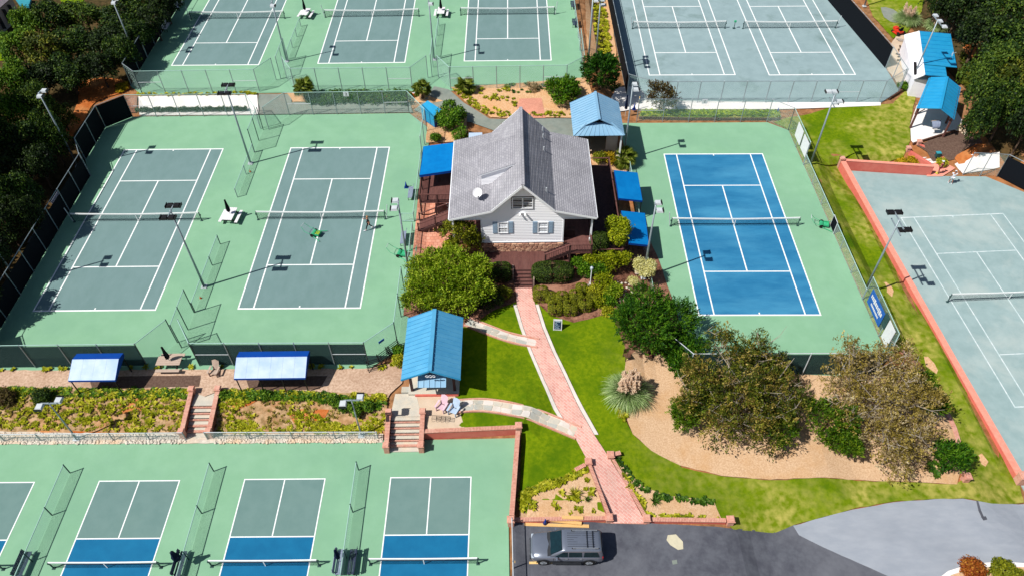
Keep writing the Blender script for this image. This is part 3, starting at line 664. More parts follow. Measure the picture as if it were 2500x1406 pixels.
sheet('mulch_bed', M['mulch'], [(1528, 880), (1560, 850), (1690, 880), (1760, 905), (2050, 918), (2200, 905), (2240, 895), (2290, 970), (2328, 1050), (2350, 1130), (2336, 1182), (2200, 1175), (2050, 1168), (1880, 1171), (1760, 1161), (1660, 1136), (1590, 1100), (1545, 1060), (1522, 1008), (1516, 960)], .055, wob=.04)
sheet('garden_bed', M['bark'], [(1300, 690), (1302, 730), (1345, 771), (1400, 788), (1450, 776), (1492, 766), (1508, 800), (1530, 862), (1560, 872), (1690, 880), (1650, 760), (1610, 640), (1575, 560), (1450, 560), (1440, 620), (1310, 625)], .05, wob=.04)
sheet('garden_bed', M['bark'], [(1258, 738), (1205, 758), (1160, 790), (1128, 800), (985, 770), (1005, 640), (1060, 625), (1180, 600), (1250, 625), (1258, 690)], .05, wob=.04)
sheet('planting_bed', M['mulch'], [(1268, 1214), (1300, 1194), (1360, 1180), (1430, 1142), (1442, 1150), (1486, 1268), (1268, 1262)], .055, wob=.04)
sheet('planting_bed', M['mulch'], [(1500, 1112), (1530, 1150), (1570, 1188), (1625, 1210), (1742, 1222), (1762, 1268), (1578, 1266), (1545, 1200)], .055, wob=.04)
sheet('brick_terrace', M['terrace_brick'], [(1022, 470), (1180, 440), (1190, 560), (1110, 560), (1064, 640), (1006, 640)], .05)
sheet('walkway', M['path_grey'], [(632, 231), (712, 231), (712, 251), (1000, 251), ('w', -11.4, 75.4), ('w', -29.6, 75.3)], .04)
sheet('walkway', M['path_grey'], [(1010, 270), (1040, 240), (1060, 212), (1096, 220), (1132, 252), (1195, 291), (1260, 293), (1396, 291), (1400, 345), (1280, 345), (1150, 300), (1060, 290)], .045, grid=.8)
sheet('flower_bed', M['straw'], [(1100, 214), (1250, 206), (1432, 190), (1445, 230), (1425, 292), (1260, 290), (1198, 288), (1136, 250)], .06, wob=.05)
sheet('flower_bed', M['straw'], [(700, 228), (752, 226), (752, 250), (716, 250)], .06)
sheet('flower_bed', M['straw'], [(1004, 226), (1045, 236), (1082, 248), (1046, 254), (1006, 250)], .065, wob=.05)
sheet('flower_bed', M['straw'], [(1046, 268), (1090, 262), (1140, 280), (1140, 345), (1040, 350)], .065, wob=.05)
sheet('flower_bed', M['straw'], [(1440, 370), (1525, 370), (1545, 400), (1530, 420), (1450, 425)], .07, wob=.05)
sheet('brick_patio', M['patio_brick'], [(1268, 243), (1322, 241), (1332, 290), (1258, 291)], .08)
sheet('concrete_pad', M['concrete'], [(338, 236), (628, 233), ('w', -29.4, 75.3), ('w', -43.4, 75.35)], .05, step=50)
sheet('flower_bed', M['bark'], [(303, 236), (338, 236), (332, 276), (316, 276)], .05, wob=.05)
sheet('mulch_walk', M['walk_mulch'], [(-60, 903), (200, 904), (500, 902), (890, 900), (985, 884), (982, 935), (952, 962), (945, 975), (530, 956), (500, 968), (470, 956), (-60, 948)], .045, wob=.05)
sheet('paved_pad', M['dark_mulch_and_shade'], [(218, 921), (492, 912), (486, 944), (226, 950)], .06, wob=.03)  # grey slabs by the smaller canopy, mostly shade painted dark
sheet('paved_pad', M['dark_mulch_and_shade'], [(600, 922), (800, 918), (780, 950), (612, 956)], .06, wob=.03)  # grey slabs by the larger canopy, its shade put into the colour
sheet('planted_bank', M['bank'], [(-60, 944), (470, 950), (462, 1062), (-60, 1054)], .05, wob=.05)
sheet('planted_bank', M['bank'], [(528, 950), (948, 962), (942, 1060), (522, 1062)], .05, wob=.05)
sheet('clay_patch', M['clay_soil'], [(560, 962), (640, 960), (610, 990), (560, 1000)], .07, wob=.15, curve=True)
sheet('clay_patch', M['clay_soil'], [(700, 1010), (800, 1000), (790, 1030), (720, 1040)], .07, wob=.15, curve=True)
sheet('clay_patch', M['clay_soil'], [(290, 985), (360, 975), (350, 1000), (300, 1010)], .07, wob=.15, curve=True)
sheet('clay_patch', M['clay_soil'], [(100, 1046), (330, 1046), (330, 1056), (100, 1056)], .075, wob=.12)
sheet('rock_strip', M['rock'], [(-60, 1050), (458, 1060), (936, 1058), (934, 1080), (-60, 1085)], .06, wob=.05)
sheet('parking_lot', M['asphalt'], [(1252, 1262), (1490, 1276), (1580, 1276), (1790, 1290), (1850, 1294), (1940, 1278), (1948, 1303), (2010, 1335), (2100, 1375), (2180, 1410), (2230, 1450), (1250, 1450)], .03, wob=.03)
sheet('driveway', M['asphalt_old'], [(1936, 1283), (2080, 1244), (2180, 1226), (2280, 1218), (2350, 1217), (2420, 1229), (2560, 1224), (2560, 1450), (2230, 1450), (2180, 1411), (2100, 1376), (2010, 1336), (1950, 1306)], .05, wob=.03)
sheet('concrete_patch', M['patch'], [(1630, 1306), (1650, 1304), (1667, 1322), (1668, 1340), (1655, 1342), (1636, 1330), (1627, 1318)], .045, curve=True)
sheet('parking_line', M['yellow'], [(1256, 1368), (1350, 1370), (1350, 1376), (1256, 1374)], .045)
sheet('traffic_island', M['mulch'], [(2290, 1425), (2320, 1400), (2370, 1385), (2440, 1378), (2540, 1385), (2540, 1450), (2290, 1450)], .1)
sheet('shelter_pad', M['concrete'], [(2238, 258), (2222, 305), (2224, 345), (2232, 353), (2330, 322), (2352, 300), (2320, 250)], .05, step=50)
sheet('shed_yard', M['concrete_tan'], [(2186, 88), (2240, 78), (2262, 186), (2235, 230), (2195, 214), (2166, 170), (2160, 140)], .05, wob=.12)
sheet('dark_bed', M['dark_mulch_and_shade'], [(2236, 356), (2332, 324), (2386, 330), (2400, 352), (2330, 390), (2282, 402)], .055, wob=.06)
sheet('clay_patch', M['clay_soil'], [(2330, 388), (2400, 350), (2420, 360), (2380, 385), (2340, 402)], .075, wob=.1, curve=True)
sheet('sidewalk', M['concrete'], [(1500, 275), (1492, 240), (1505, 214), (1556, 212), (1590, 246), (1920, 251), (2150, 251), (2150, 259), (1900, 268), (1540, 268)], .05)
sheet('grass_verge', M['lawn'], [(1566, 268), (1900, 270), (1906, 290), (1560, 288)], .06, wob=.03)
sheet('planted_strip', M['straw'], [(1428, -20), (1482, -20), (1505, 130), (1500, 160), (1440, 150), (1432, 100)], .05, wob=.05)
sheet('grass_verge', M['lawn_dry'], [(2100, -40), (2260, -40), (2250, 30), (2215, 80), (2180, 95), (2130, 40)], .05, wob=.06)
sheet('worn_patch', M['path_grey'], [(2150, 20), (2180, 25), (2200, 45), (2185, 58), (2160, 45)], .07, wob=.1, curve=True)
sheet('grass_verge', M['lawn'], [(130, -40), (230, -40), (196, 14), (150, 6)], .05, wob=.08)
sheet('grass_verge', M['lawn'], [(-60, 92), (14, 100), (22, 150), (-60, 152)], .05, wob=.08)
sheet('clay_patch', M['clay_soil'], [(2355, 105), (2380, 118), (2378, 160), (2352, 140)], .05, wob=.2, curve=True)

sheet('tar_seam', M['asphalt'], [(2382, 1222), (2387, 1222), (2394, 1246), (2403, 1266), (2398, 1268), (2388, 1248)], .075, wob=.05)
sheet('oil_stain', M['asphalt'], [(2395, 1262), (2404, 1260), (2408, 1268), (2400, 1272)], .078, wob=.05, curve=True)
sheet('asphalt_patch', M['path_grey'], [(1640, 1368), (1652, 1366), (1654, 1376), (1642, 1378)], .05)
# clumped bare patches on the strip of lawn by the clay court
for i, pts in enumerate(([(2148, 695), (2165, 690), (2182, 712), (2176, 726), (2158, 716)], [(2385, 1112), (2400, 1108), (2412, 1128), (2406, 1140), (2394, 1134)], [(2255, 870), (2268, 872), (2290, 905), (2284, 914), (2262, 896)])):
    sheet('bare_patch', M['straw'], pts, .05, wob=.1, curve=True)

# ---- brick walk with stone edging
PL = [(1258, 705), (1262, 745), (1278, 800), (1300, 860), (1330, 930), (1362, 1000), (1400, 1062), (1440, 1136), (1465, 1200), (1490, 1278)]
PR = [(1298, 705), (1306, 745), (1323, 800), (1348, 860), (1382, 930), (1415, 1000), (1450, 1062), (1492, 1126), (1530, 1190), (1577, 1278)]
sheet('brick_path', M['path_brick'], PL + PR[::-1], .11, grid=.7)
for P_, s in ((PL, -1), (PR, 1)):
    a = [(x, y) for x, y in P_[1:7]]; sheet('path_edging', M['stone_white'], [(x + s * 1, y) for x, y in a] + [(x + s * (9 if y < 950 else 11), y) for x, y in a[::-1]], .12)
# threshold row of bricks at the car park
th = thing('brick_threshold', None, None, G(1490, 1276), 0, kind='structure')
a, b = G(1490, 1274), G(1578, 1276); nb = 24; brick_me = MB().box((0, 0, 0), (.095, .24, .06)).mesh('brick', M['coping'])
for i in range(nb):
    p = a.lerp(b, (i + .5) / nb); put('brick', brick_me, th, p - Vector(th.location) + Vector((0, 0, .07)), (0, 0, math.atan2(b.y - a.y, b.x - a.x)))

def flag_path(label, pts, w, seed, edge=True, lift=.1):
    rng = random.Random(seed); P_ = [G(*p) for p in pts]; C = []
    for i in range(len(P_) - 1):
        k = max(2, int((P_[i + 1] - P_[i]).length / .35))
        for j in range(k):
            t = j / k; p0 = P_[max(0, i - 1)]; p1 = P_[i]; p2 = P_[i + 1]; p3 = P_[min(len(P_) - 1, i + 2)]
            C.append(.5 * (2 * p1 + (p2 - p0) * t + (2 * p0 - 5 * p1 + 4 * p2 - p3) * t * t + (3 * p1 - p0 - 3 * p2 + p3) * t ** 3))
    C.append(P_[-1]); n = len(C); nr = []
    for i in range(n):
        d = C[min(n - 1, i + 1)] - C[max(0, i - 1)]; d.z = 0; d.normalize(); nr.append(Vector((-d.y, d.x, 0)))
    pl = [(C[i] + nr[i] * w / 2).to_2d() for i in range(n)] + [(C[i] - nr[i] * w / 2).to_2d() for i in range(n - 1, -1, -1)]
    base = sheet('flagstone_path', M['mortar'], [tuple(p) for p in pl], lift, px=False, grid=.7); base['label'] = label
    rows = 2; step = 2
    G_ = {}
    for i in range(0, n, step):
        for j in range(rows + 1):
            u = (j / rows - .5) * (w - .12); 
            if 0 < j < rows: u += rng.uniform(-.16, .16)
            k = min(n - 1, max(0, i)); q = C[k] + nr[k] * u
            if 0 < j < rows: d = (C[min(n - 1, k + 1)] - C[max(0, k - 1)]); d.z = 0; q = q + d.normalized() * rng.uniform(-.16, .16)
            G_[i, j] = q
    ms = (M['flag'], M['flag2'], M['stone_white'])
    for i in range(0, n - step, step):
        for j in range(rows):
            q = [G_[i, j], G_[i + step, j], G_[i + step, j + 1], G_[i, j + 1]]; c = sum(q, Vector()) / 4
            ring = []
            for e in range(4):
                a, b = q[e], q[(e + 1) % 4]; ring += [a.lerp(b, .2), a.lerp(b, .8)] if rng.random() < .6 else [a.lerp(b, .08), a.lerp(b, .92)]
            ring = [c + (r_ - c) * .93 for r_ in ring]
            hz = rng.uniform(.016, .028); zz = [tz1(r_.x, r_.y) + lift for r_ in ring]; m_ = len(ring)
            mb = MB(); mb.add([(r_.x, r_.y, q_ - .05) for r_, q_ in zip(ring, zz)] + [(r_.x, r_.y, q_ + hz) for r_, q_ in zip(ring, zz)], [(i_, (i_ + 1) % m_, m_ + (i_ + 1) % m_, m_ + i_) for i_ in range(m_)] + [tuple(range(m_, 2 * m_))]); mb.build('stone', ms[rng.randrange(3)], base)
    if edge:
        for s in (-1, 1):
            m = MB()
            for i in range(n - 1): m.beam(C[i] + nr[i] * s * (w / 2 + .06) + Vector((0, 0, lift)), C[i + 1] + nr[i + 1] * s * (w / 2 + .06) + Vector((0, 0, lift)), .13, .16)
            m.build('brick_edging', M['coping'], base)
flag_path('narrow flagstone path from the big bright tree to the brick walk', [(1140, 786), (1190, 806), (1240, 824), (1314, 840)], .85, 1)
flag_path('flagstone path from the patio chairs to the brick walk', [(1114, 993), (1180, 990), (1250, 1000), (1320, 1020), (1412, 1058)], 1.05, 2)

# ---- walls of brick and stucco
def coping_run(parent, p, q, w, mm, name='coping', pitch=.115, h=.07):
    p = Vector(p); q = Vector(q); L = (q - p).length; n = max(1, int(L / pitch)); m = MB()
    for i in range(n): m.beam(p.lerp(q, (i + .07) / n), p.lerp(q, (i + .93) / n), w, h)
    o = m.build(name, mm, parent, world=True, kind='stuff'); return o
def pier(parent, x, y, z0, z1, w=.45, m='brick_wall'):
    MB().box((x, y, (z0 + z1) / 2), (w, w, z1 - z0)).box((x, y, z1 + .04), (w + .12, w + .12, .08)).box((x, y, z1 + .11), (w + .02, w + .02, .07)).build('pier', M[m] if m != 'brick_wall' else M['coping'], parent, world=True, bev=.008)
def wall(name, label, pts, zb, zt, w, face, cop, piers=(), cat='wall', group=None, copw=None):
    pts = [Vector((p[0], p[1], 0)) for p in pts]; o = thing(name, label, cat, (pts[0].x, pts[0].y, zb[0]), 0, group)
    n = len(pts)
    for i in range(n - 1):
        a, b = pts[i], pts[i + 1]; d = (b - a).normalized(); nn = Vector((-d.y, d.x, 0)) * w / 2
        za, zc = zt[i], zt[i + 1]; ba, bb = zb[i] - .3, zb[i + 1] - .3; m = MB()
        m.add([a + nn + Vector((0, 0, ba)), a - nn + Vector((0, 0, ba)), b - nn + Vector((0, 0, bb)), b + nn + Vector((0, 0, bb)),
               a + nn + Vector((0, 0, za)), a - nn + Vector((0, 0, za)), b - nn + Vector((0, 0, zc)), b + nn + Vector((0, 0, zc))],
              [(0, 1, 2, 3), (4, 5, 6, 7), (0, 1, 5, 4), (1, 2, 6, 5), (2, 3, 7, 6), (3, 0, 4, 7)])
        m.build('wall_face', face, o, world=True)
        if cop is not None: coping_run(o, a + Vector((0, 0, za + .035)), b + Vector((0, 0, zc + .035)), copw or w + .06, cop)
    for (x, y, z0, z1) in piers: pier(o, x, y, z0, z1)
    return o
def P2(px, py, z): v = at(px, py, z); return (v.x, v.y)
wall('retaining_wall', 'low salmon retaining wall with brick coping behind the last pickleball court', [(-7.1, 32.05), (.35, 32.3)], [-1, -1], [-.12, -.08], .3, M['salmon'], M['coping'], [(.4, 32.35, -1, .12)])
wall('retaining_wall', 'brick wall between the pickleball court and the lawn', [(.33, 31.95), (-.22, 25.1)], [-1, -1.1], [-.1, -.4], .3, M['brick_dark'], M['coping'], [(-.28, 24.75, -1.2, -.35)])
wall('retaining_wall', 'low salmon wall behind the parked car and blue cone', [(-.05, 25.0), (6.6, 25.05)], [-1.2, -1.2], [-.9, -.9], .26, M['salmon'], M['coping'], [(6.85, 25.0, -1.2, -.7)])
wall('retaining_wall', 'low salmon wall at the foot of the bed beside the drive', [(9.75, 24.92), (15.3, 24.8)], [-1.25, -1.35], [-.95, -1.0], .26, M['salmon'], M['coping'], [(9.55, 24.92, -1.2, -.75), (15.6, 24.75, -1.4, -.75)])
wall('path_wall', 'brick cheek wall beside the walk on the pickleball side', [tuple(G(1439, 1140)[:2]), tuple(G(1484, 1262)[:2])], [-.95, -1.2], [-.45, -.72], .2, M['brick_dark'], M['coping'], [(G(1436, 1133).x, G(1436, 1133).y, -1, -.3)])
wall('path_wall', 'brick edging wall beside the walk on the drive side', [tuple(G(1497, 1122)[:2]), tuple(G(1574, 1262)[:2])], [-.95, -1.2], [-.82, -1.02], .2, M['brick_dark'], M['coping'], [(G(1490, 1116).x, G(1490, 1116).y, -1, -.4)])
wall('wing_wall', 'short brick wing wall above the bed with the yellow-green lily', [tuple(G(1428, 1138)[:2]), tuple(G(1404, 1150)[:2])], [-.9, -.9], [-.5, -.55], .25, M['brick_dark'], M['coping'])
wall('wing_wall', 'short brick wing wall at the lawn side of the walk', [tuple(G(1496, 1114)[:2]), tuple(G(1514, 1111)[:2])], [-.95, -.95], [-.5, -.5], .28, M['brick_dark'], M['coping'])
wall('salmon_wall', 'long salmon curb between the grass strip and the worn clay court', [(37.2, 67.45), (37.9, 54), (38.6, 40), (39.15, 28.9)], [-2.9] * 4, [-1.8, -2.15, -2.3, -2.3], .5, M['salmon'], M['salmon_top'], [])
wall('salmon_wall', 'tall salmon wall facing the worn clay court below the lawn', [(37.5, 67.6), (46.9, 66.35)], [-2.9, -2.9], [-1.72, -1.72], .3, M['salmon'], M['salmon_top'], [(37.15, 67.75, -2.9, -1.55)])
# ---- steps
def steps(label, x0, x1, y_top, y_bot, z_top, z_bot, n, landing, cheeks=True, rounded=False):
    o = thing('brick_steps', label, 'steps', ((x0 + x1) / 2, y_bot, z_bot)); w = x1 - x0; cx = (x0 + x1) / 2
    y = y_top - landing; tread = (y - y_bot) / n; rise = (z_top - z_bot) / (n + (0 if rounded else 0))
    MB().box((cx, y_top - landing / 2, z_top - .25), (w, landing, .5)).build('landing', M['flag'], o, world=True)
    rng = random.Random(int(cx * 10))
    for i in range(n):
        zt = z_top - rise * (i + 1) * n / n if i < n else z_bot
        zt = z_top - rise * (i + 1); yy = y - tread * (i + .5)
        if i == n - 1: zt = z_bot + .1
        ww = w + (.3 if rounded and i == n - 1 else 0)
        s = MB().box((cx, yy, zt - .25), (ww, tread, .5)).build('step', M['flag'], o, world=True, bev=.01)
        b = MB(); nb = int(ww / .1)
        for k in range(nb): b.box((cx - ww / 2 + (k + .5) * ww / nb, yy + tread / 2 + .0, zt + rise - .06 + .0), (ww / nb * .88, .2, .12))
        b.build('nosing', M['coping'], s, world=True, kind='stuff')
    if cheeks:
        for s, x in ((-1, x0 - .17), (1, x1 + .17)):
            a = Vector((x, y_top, 0)); b = Vector((x, y_bot + .3, 0)); za, zb_ = z_top + .45, z_bot + .75
            m = MB(); h = .15
            m.add([(x - h, a.y, z_bot - .3), (x + h, a.y, z_bot - .3), (x + h, b.y, z_bot - .3), (x - h, b.y, z_bot - .3), (x - h, a.y, za), (x + h, a.y, za), (x + h, b.y, zb_), (x - h, b.y, zb_)],
                  [(0, 1, 2, 3), (4, 5, 6, 7), (0, 1, 5, 4), (1, 2, 6, 5), (2, 3, 7, 6), (3, 0, 4, 7)])
            m.build('cheek_wall', M['brick_dark'], o, world=True)
            coping_run(o, (x, a.y, za + .035), (x, b.y, zb_ + .035), .36, M['coping'])
            pier(o, x, a.y + .05, z_bot, za + .12, .4); pier(o, x, b.y - .2, z_bot - .3, zb_ + .12, .4)
    return o
steps('narrow flight of brick steps cut through the planted bank', -25.95, -24.15, 35.9, 32.25, -.08, -1.0, 5, 1.3)
steps('wide flagged steps from the patio down to the pickleball courts', -9.7, -7.35, 33.5, 30.75, -.12, -1.0, 5, .5, rounded=True)
# the flagged landing above the wide steps and the patio for the chairs
sheet('flagged_landing', M['flag'], [(-9.8, 33.4), (-7.3, 33.4), (-7.9, 35.6), (-9.6, 35.6)], .06, px=False)
sheet('patio', M['concrete_tan'], [(-7.95, 35.4), (-4.75, 35.4), (-3.85, 32.35), (-7.05, 32.2)], .05, px=False)

# ---- chain-link fences
post_me = {}
def post_mesh(h, r, m):
    k = (round(h, 2), r, m)
    if k not in post_me: post_me[k] = MB().tube((0, 0, -.2), (0, 0, h), r, r, 7).lathe([(r * 1.3, 0), (r * 1.3, .04), (.002, .09)], 7, (0, 0, h - .02)).mesh('post', M[m])
    return post_me[k]
def fence(label, pts, zb, h, screen=None, spacing=3.05, mesh='chain', pm='steel', rm='rail_green', brace=(), cat='fence', name='chain_link_fence', rail_r=.035, screen_h=None, bottom=False, group=None, screens=None):
    zf = zb if callable(zb) else (lambda x, y: zb)
    pts = [Vector((p[0], p[1], 0)) for p in pts]; o = thing(name, label, cat, (pts[0].x, pts[0].y, zf(pts[0].x, pts[0].y)), 0, group); loc = Vector(o.location)
    first = True; k = 0
    for i in range(len(pts) - 1):
        a, b = pts[i], pts[i + 1]; L = (b - a).length; n = max(1, round(L / spacing))
        for j in range(n):
            p = a.lerp(b, j / n); q = a.lerp(b, (j + 1) / n); zp, zq = zf(p.x, p.y), zf(q.x, q.y)
            if first or j > 0 or i > 0: put('post', post_mesh(h, .045, pm), o, Vector((p.x, p.y, zp)) - loc)
            first = False
            scr = screen and (screens is None or k in screens)
            if not (scr and screen == 'screen_black'): panel('chain_link', M['chain_dim' if scr else mesh], o, p, q, zp, zq, h)
            if scr:
                d = (q - p).normalized(); off = Vector((-d.y, d.x, 0)) * .06
                panel('windscreen', M[screen], o, p + off, q + off, zp, zq, screen_h or h - .25)
            if k in brace:
                MB().tube((p.x, p.y, zp + h * .5), (q.x, q.y, zq + h * .5), .03, .03, 6).build('brace_rail', M['steel_white'], o, world=True)
            k += 1
        MB().tube((a.x, a.y, zf(a.x, a.y) + h), (b.x, b.y, zf(b.x, b.y) + h), rail_r, rail_r, 7).build('top_rail', M[rm], o, world=True)
        if bottom: MB().tube((a.x, a.y, zf(a.x, a.y) + .08), (b.x, b.y, zf(b.x, b.y) + .08), .02, .02, 6).build('bottom_rail', M[rm], o, world=True)
    put('post', post_mesh(h, .045, pm), o, Vector((pts[-1].x, pts[-1].y, zf(pts[-1].x, pts[-1].y))) - loc)
    return o
# lower green courts
fence('tall fence with dark screen behind the smaller canopy shelter', [(-44.9, 41.2), (-43.2, 38.65), (-30.7, 38.65)], 0, 3, 'screen', screen_h=2.72, brace=(5,))
fence('angled fence panel beside the wooden picnic table, meeting the smaller canopy fence', [(-30.7, 38.65), (-28.95, 41.2)], 0, 3, pm='post_green')
fence('angled fence panel leading into the court where the person walks', [(-27.95, 41.2), (-26.3, 38.65)], 0, 3)
fence('tall fence with dark screen behind the larger canopy shelter', [(-26.3, 38.65), (-12.1, 38.5)], 0, 3, 'screen', screen_h=2.72, brace=(0, 4))
fence('tall corner fence between the lower green courts and the big blue pavilion', [(-12.1, 38.5), (-9.85, 40.6), (-9.85, 47.0)], 0, 3, pm='post_green')
fence('low fence along the benches beside the clubhouse terrace', [(-9.7, 47.1), (-9.7, 54.9)], 0, 1.15, mesh='chain_low')
fence('low fence beside the clubhouse deck with the blue awning', [(-9.7, 56.4), (-9.7, 66.4)], 0, 1.15, mesh='chain_low')
fence('tall fence beside the round green shrub and white table top', [(-9.6, 66.5), (-9.5, 71.6), (-11.8, 75.25)], 0, 3)
fence('tall fence carrying the number 2 sign', [(-11.8, 75.25), (-25.8, 75.15), (-27.6, 72.3)], 0, 3, brace=(0, 4), spacing=2.85)
fence('tall fence along the white concrete pad', [(-44.1, 75.1), (-30.2, 75.05), (-28.6, 72.5)], 0, 3, brace=(0,), spacing=2.85)
fence('tall black-screened fence round the corner below the orange bank', [(-45.0, 64.2), (-46.5, 66.9), (-46.5, 73.0), (-44.1, 75.1)], 0, 3, 'screen_black', screen_h=2.9, rm='steel')
fence('long dark fence in the shade of the woods beside the lower courts', [(-44.95, 41.2), (-44.95, 64.2)], 0, 3, 'screen_black', screen_h=2.4, rm='steel')
fence('tall divider panel by the wooden picnic table', [(-28.45, 44.6), (-28.4, 40.6)], 0, 3, spacing=2, pm='post_green')
fence('low divider fence with a light pole between the lower green courts', [(-28.4, 44.7), (-28.35, 53.4)], 0, 1.15, mesh='chain_low', pm='post_green')
fence('low divider fence beyond the white picnic table', [(-28.35, 60.4), (-28.3, 68.0)], 0, 1.15, mesh='chain_low')
fence('tall divider panel near the white concrete pad', [(-28.3, 68.1), (-28.25, 72.3)], 0, 3, spacing=2.1, pm='post_green')
# upper green courts
fence('tall black-screened fence of the upper courts against the woods', [(-44.2, 79.3), (-46.1, 81.1), (-46.2, 87.5)], .5, 3, 'screen_black', screen_h=2.9, screens=(1, 2, 3), rm='steel')
fence('long dark fence of the upper courts beside two benches in shade', [(-46.2, 87.6), (-46.2, 124)], .5, 3, 'screen_black', screen_h=2.0, rm='steel')
fence('tall fence of the upper court next to the woods', [(-44.2, 79.3), (-30.1, 79.4), (-28.6, 81.9)], .5, 3, brace=(0, 4), spacing=2.85)
fence('tall fence behind the low green hedge of the middle upper court', [(-27.3, 82.1), (-25.8, 79.5), (-11.7, 79.45), (-10.0, 82.0)], .5, 3, brace=(5,), spacing=2.85)
fence('tall fence behind the flower bed of the upper court', [(-8.7, 82.0), (-7.1, 79.4), (6.8, 79.5), (9.0, 81.5), (9.05, 88)], .5, 3, brace=(1, 5), spacing=2.85)
fence('low fence beside two benches along the planted strip', [(9.05, 88.1), (9.05, 122)], .5, 1.15, mesh='chain_low')
fence('tall divider panel between the first two upper courts', [(-28.1, 82.2), (-28.1, 86.6)], .5, 3, spacing=2.2)
fence('low divider between the first two upper courts', [(-28.1, 86.8), (-28.0, 95.2)], .5, 1.15, mesh='chain_low')
fence('low divider beyond the first umbrella table of the upper courts', [(-28.0, 103), (-28.0, 112)], .5, 1.15, mesh='chain_low')
fence('tall divider panel between the last two upper courts', [(-9.5, 82.2), (-9.5, 86.6)], .5, 3, spacing=2.2)
fence('low divider between the last two upper courts', [(-9.5, 86.8), (-9.4, 95.0)], .5, 1.15, mesh='chain_low')
fence('low divider beyond the second umbrella table of the upper courts', [(-9.4, 103), (-9.4, 112)], .5, 1.15, mesh='chain_low')
# blue court
fence('tall fence carrying the number 1 sign above the blue court', [(14.9, 74.75), (30.15, 74.4), (32.2, 72.6)], -1.15, 3, brace=(0,), rm='steel', spacing=2.9)
fence('tall fence with two white boards beside the lawn', [(32.2, 72.6), (32.2, 66.2)], -1.15, 3, spacing=3.2)
fence('low fence beside the roller along the blue court', [(32.2, 66.1), (32.2, 46.3)], -1.15, 1.35, mesh='chain_low')
fence('tall fence with the blue banner beside the grass strip', [(32.2, 46.2), (32.2, 39.7), (30.75, 37.7)], -1.15, 3, spacing=2.2)
fence('dark screened fence of the blue court behind the brown trees', [(13.0, 40.1), (14.75, 37.85), (30.75, 37.7)], -1.15, 3, 'screen', spacing=3.2, rm='steel_white', pm='steel_white')
fence('low fence of the blue court under the blue awnings', [(12.95, 40.2), (12.95, 66)], -1.15, 1.15, mesh='chain_low')
# clay courts
fence('tall fence along the pale clay courts above the sidewalk', [(14.5, 81.0), (17.4, 79.3), (45.0, 78.85), (48.3, 81.4)], -1.7, 3, brace=(1, 9), rm='steel', spacing=2.9)
fence('tall black-screened fence behind two benches by the white shed', [(48.45, 81.4), (48.5, 86.6), (44.8, 122)], -1.7, 3, 'screen_black', screen_h=2.95, screens=tuple(range(2, 40)), rm='steel')
fence('dark screened fence along the planted strip side of the clay court', [(14.55, 81.2), (14.55, 122)], -1.7, 2.6, 'screen_black', screen_h=2.5, rm='steel')  # screen made tall enough to fill in the shadow beside it too
fence('tall black-screened fence behind the worn clay court', [(54.2, 65.9), (56.4, 63.0), (68, 48)], -2.9, 3, 'screen_black', screen_h=2.7, rm='steel')
fence('chain-link gate panels beside the two players', [(50.6, 66.3), (54.2, 65.9)], -2.9, 3, rm='steel', spacing=1.8)
# pickleball
fence('low wire fence along the white rock strip', [(-46, 32.15), (-25.9, 32.1)], -1, 1.05, mesh='chain_low', rm='steel_white')
fence('low wire fence between the two flights of brick steps', [(-24.2, 32.1), (-10.7, 31.95)], -1, 1.05, mesh='chain_low', rm='steel_white')
fence('low divider with the bare bench, between the first two pickleball courts', [(-34.0, 29.3), (-33.9, 12)], -1, 1.2, mesh='chain_low', pm='post_green', spacing=3.6)
fence('low divider with the yellow bin, between the middle pickleball courts', [(-23.0, 29.3), (-22.9, 12)], -1, 1.2, mesh='chain_low', pm='post_green', spacing=3.6)
fence('low divider with a double bench, beside the last pickleball court', [(-11.9, 29.25), (-11.8, 12)], -1, 1.2, mesh='chain_low', pm='post_green', spacing=3.6)
fence('fence between the last pickleball court and the parked car', [(-.2, 24.6), (-.05, 12)], -1.1, 1.3, mesh='chain_low', rm='steel_white')
# open gate leaf by the terrace
g = thing('gate_leaf', 'pale metal gate standing open on the court by the terrace', 'gate', (-9.7, 56.3, 0))
m = MB().path([(0, 0, .1), (-1.25, .05, .1), (-1.25, .05, 1.1), (0, 0, 1.1), (0, 0, .1)], .03); m.build('gate_frame', M['rail_green'], g)
panel('chain_link', M['chain_low'], g, (-9.7, 56.3, 0), (-10.95, 56.35, 0), 0, 0, 1.1)

# ---- signs on the fences
def text_on(parent, body, loc, rot, size, m, name='lettering', world=True):
    cu = bpy.data.curves.new(name, 'FONT'); cu.body = body; cu.size = size; cu.align_x = 'CENTER'; cu.align_y = 'CENTER'; cu.extrude = .004; cu.materials.append(m)
    tmp = bpy.data.objects.new(name, cu); COL.objects.link(tmp); me = bpy.data.meshes.new_from_object(tmp.evaluated_get(bpy.context.evaluated_depsgraph_get())); bpy.data.objects.remove(tmp)
    o = bpy.data.objects.new(name, me); o.location = Vector(loc) - Vector(parent.location); o.rotation_euler = rot; link(o, parent); return o
for n_, x, y, z, lb in (('2', -18.7, 75.05, 3.0, 'small white sign with the number 2 on the tall fence'), ('1', 22.4, 74.45, 1.85, 'small white sign with the number 1 on the blue court fence')):
    s = thing('number_sign', lb, 'sign', (x, y, z - .45)); MB().box((0, 0, .22), (.62, .03, .56)).build('board', M['sign_white'], s, bev=.006)
    text_on(s, n_, (x, y - .022, z - .23), (R(90), 0, 0), .5, M['black'])
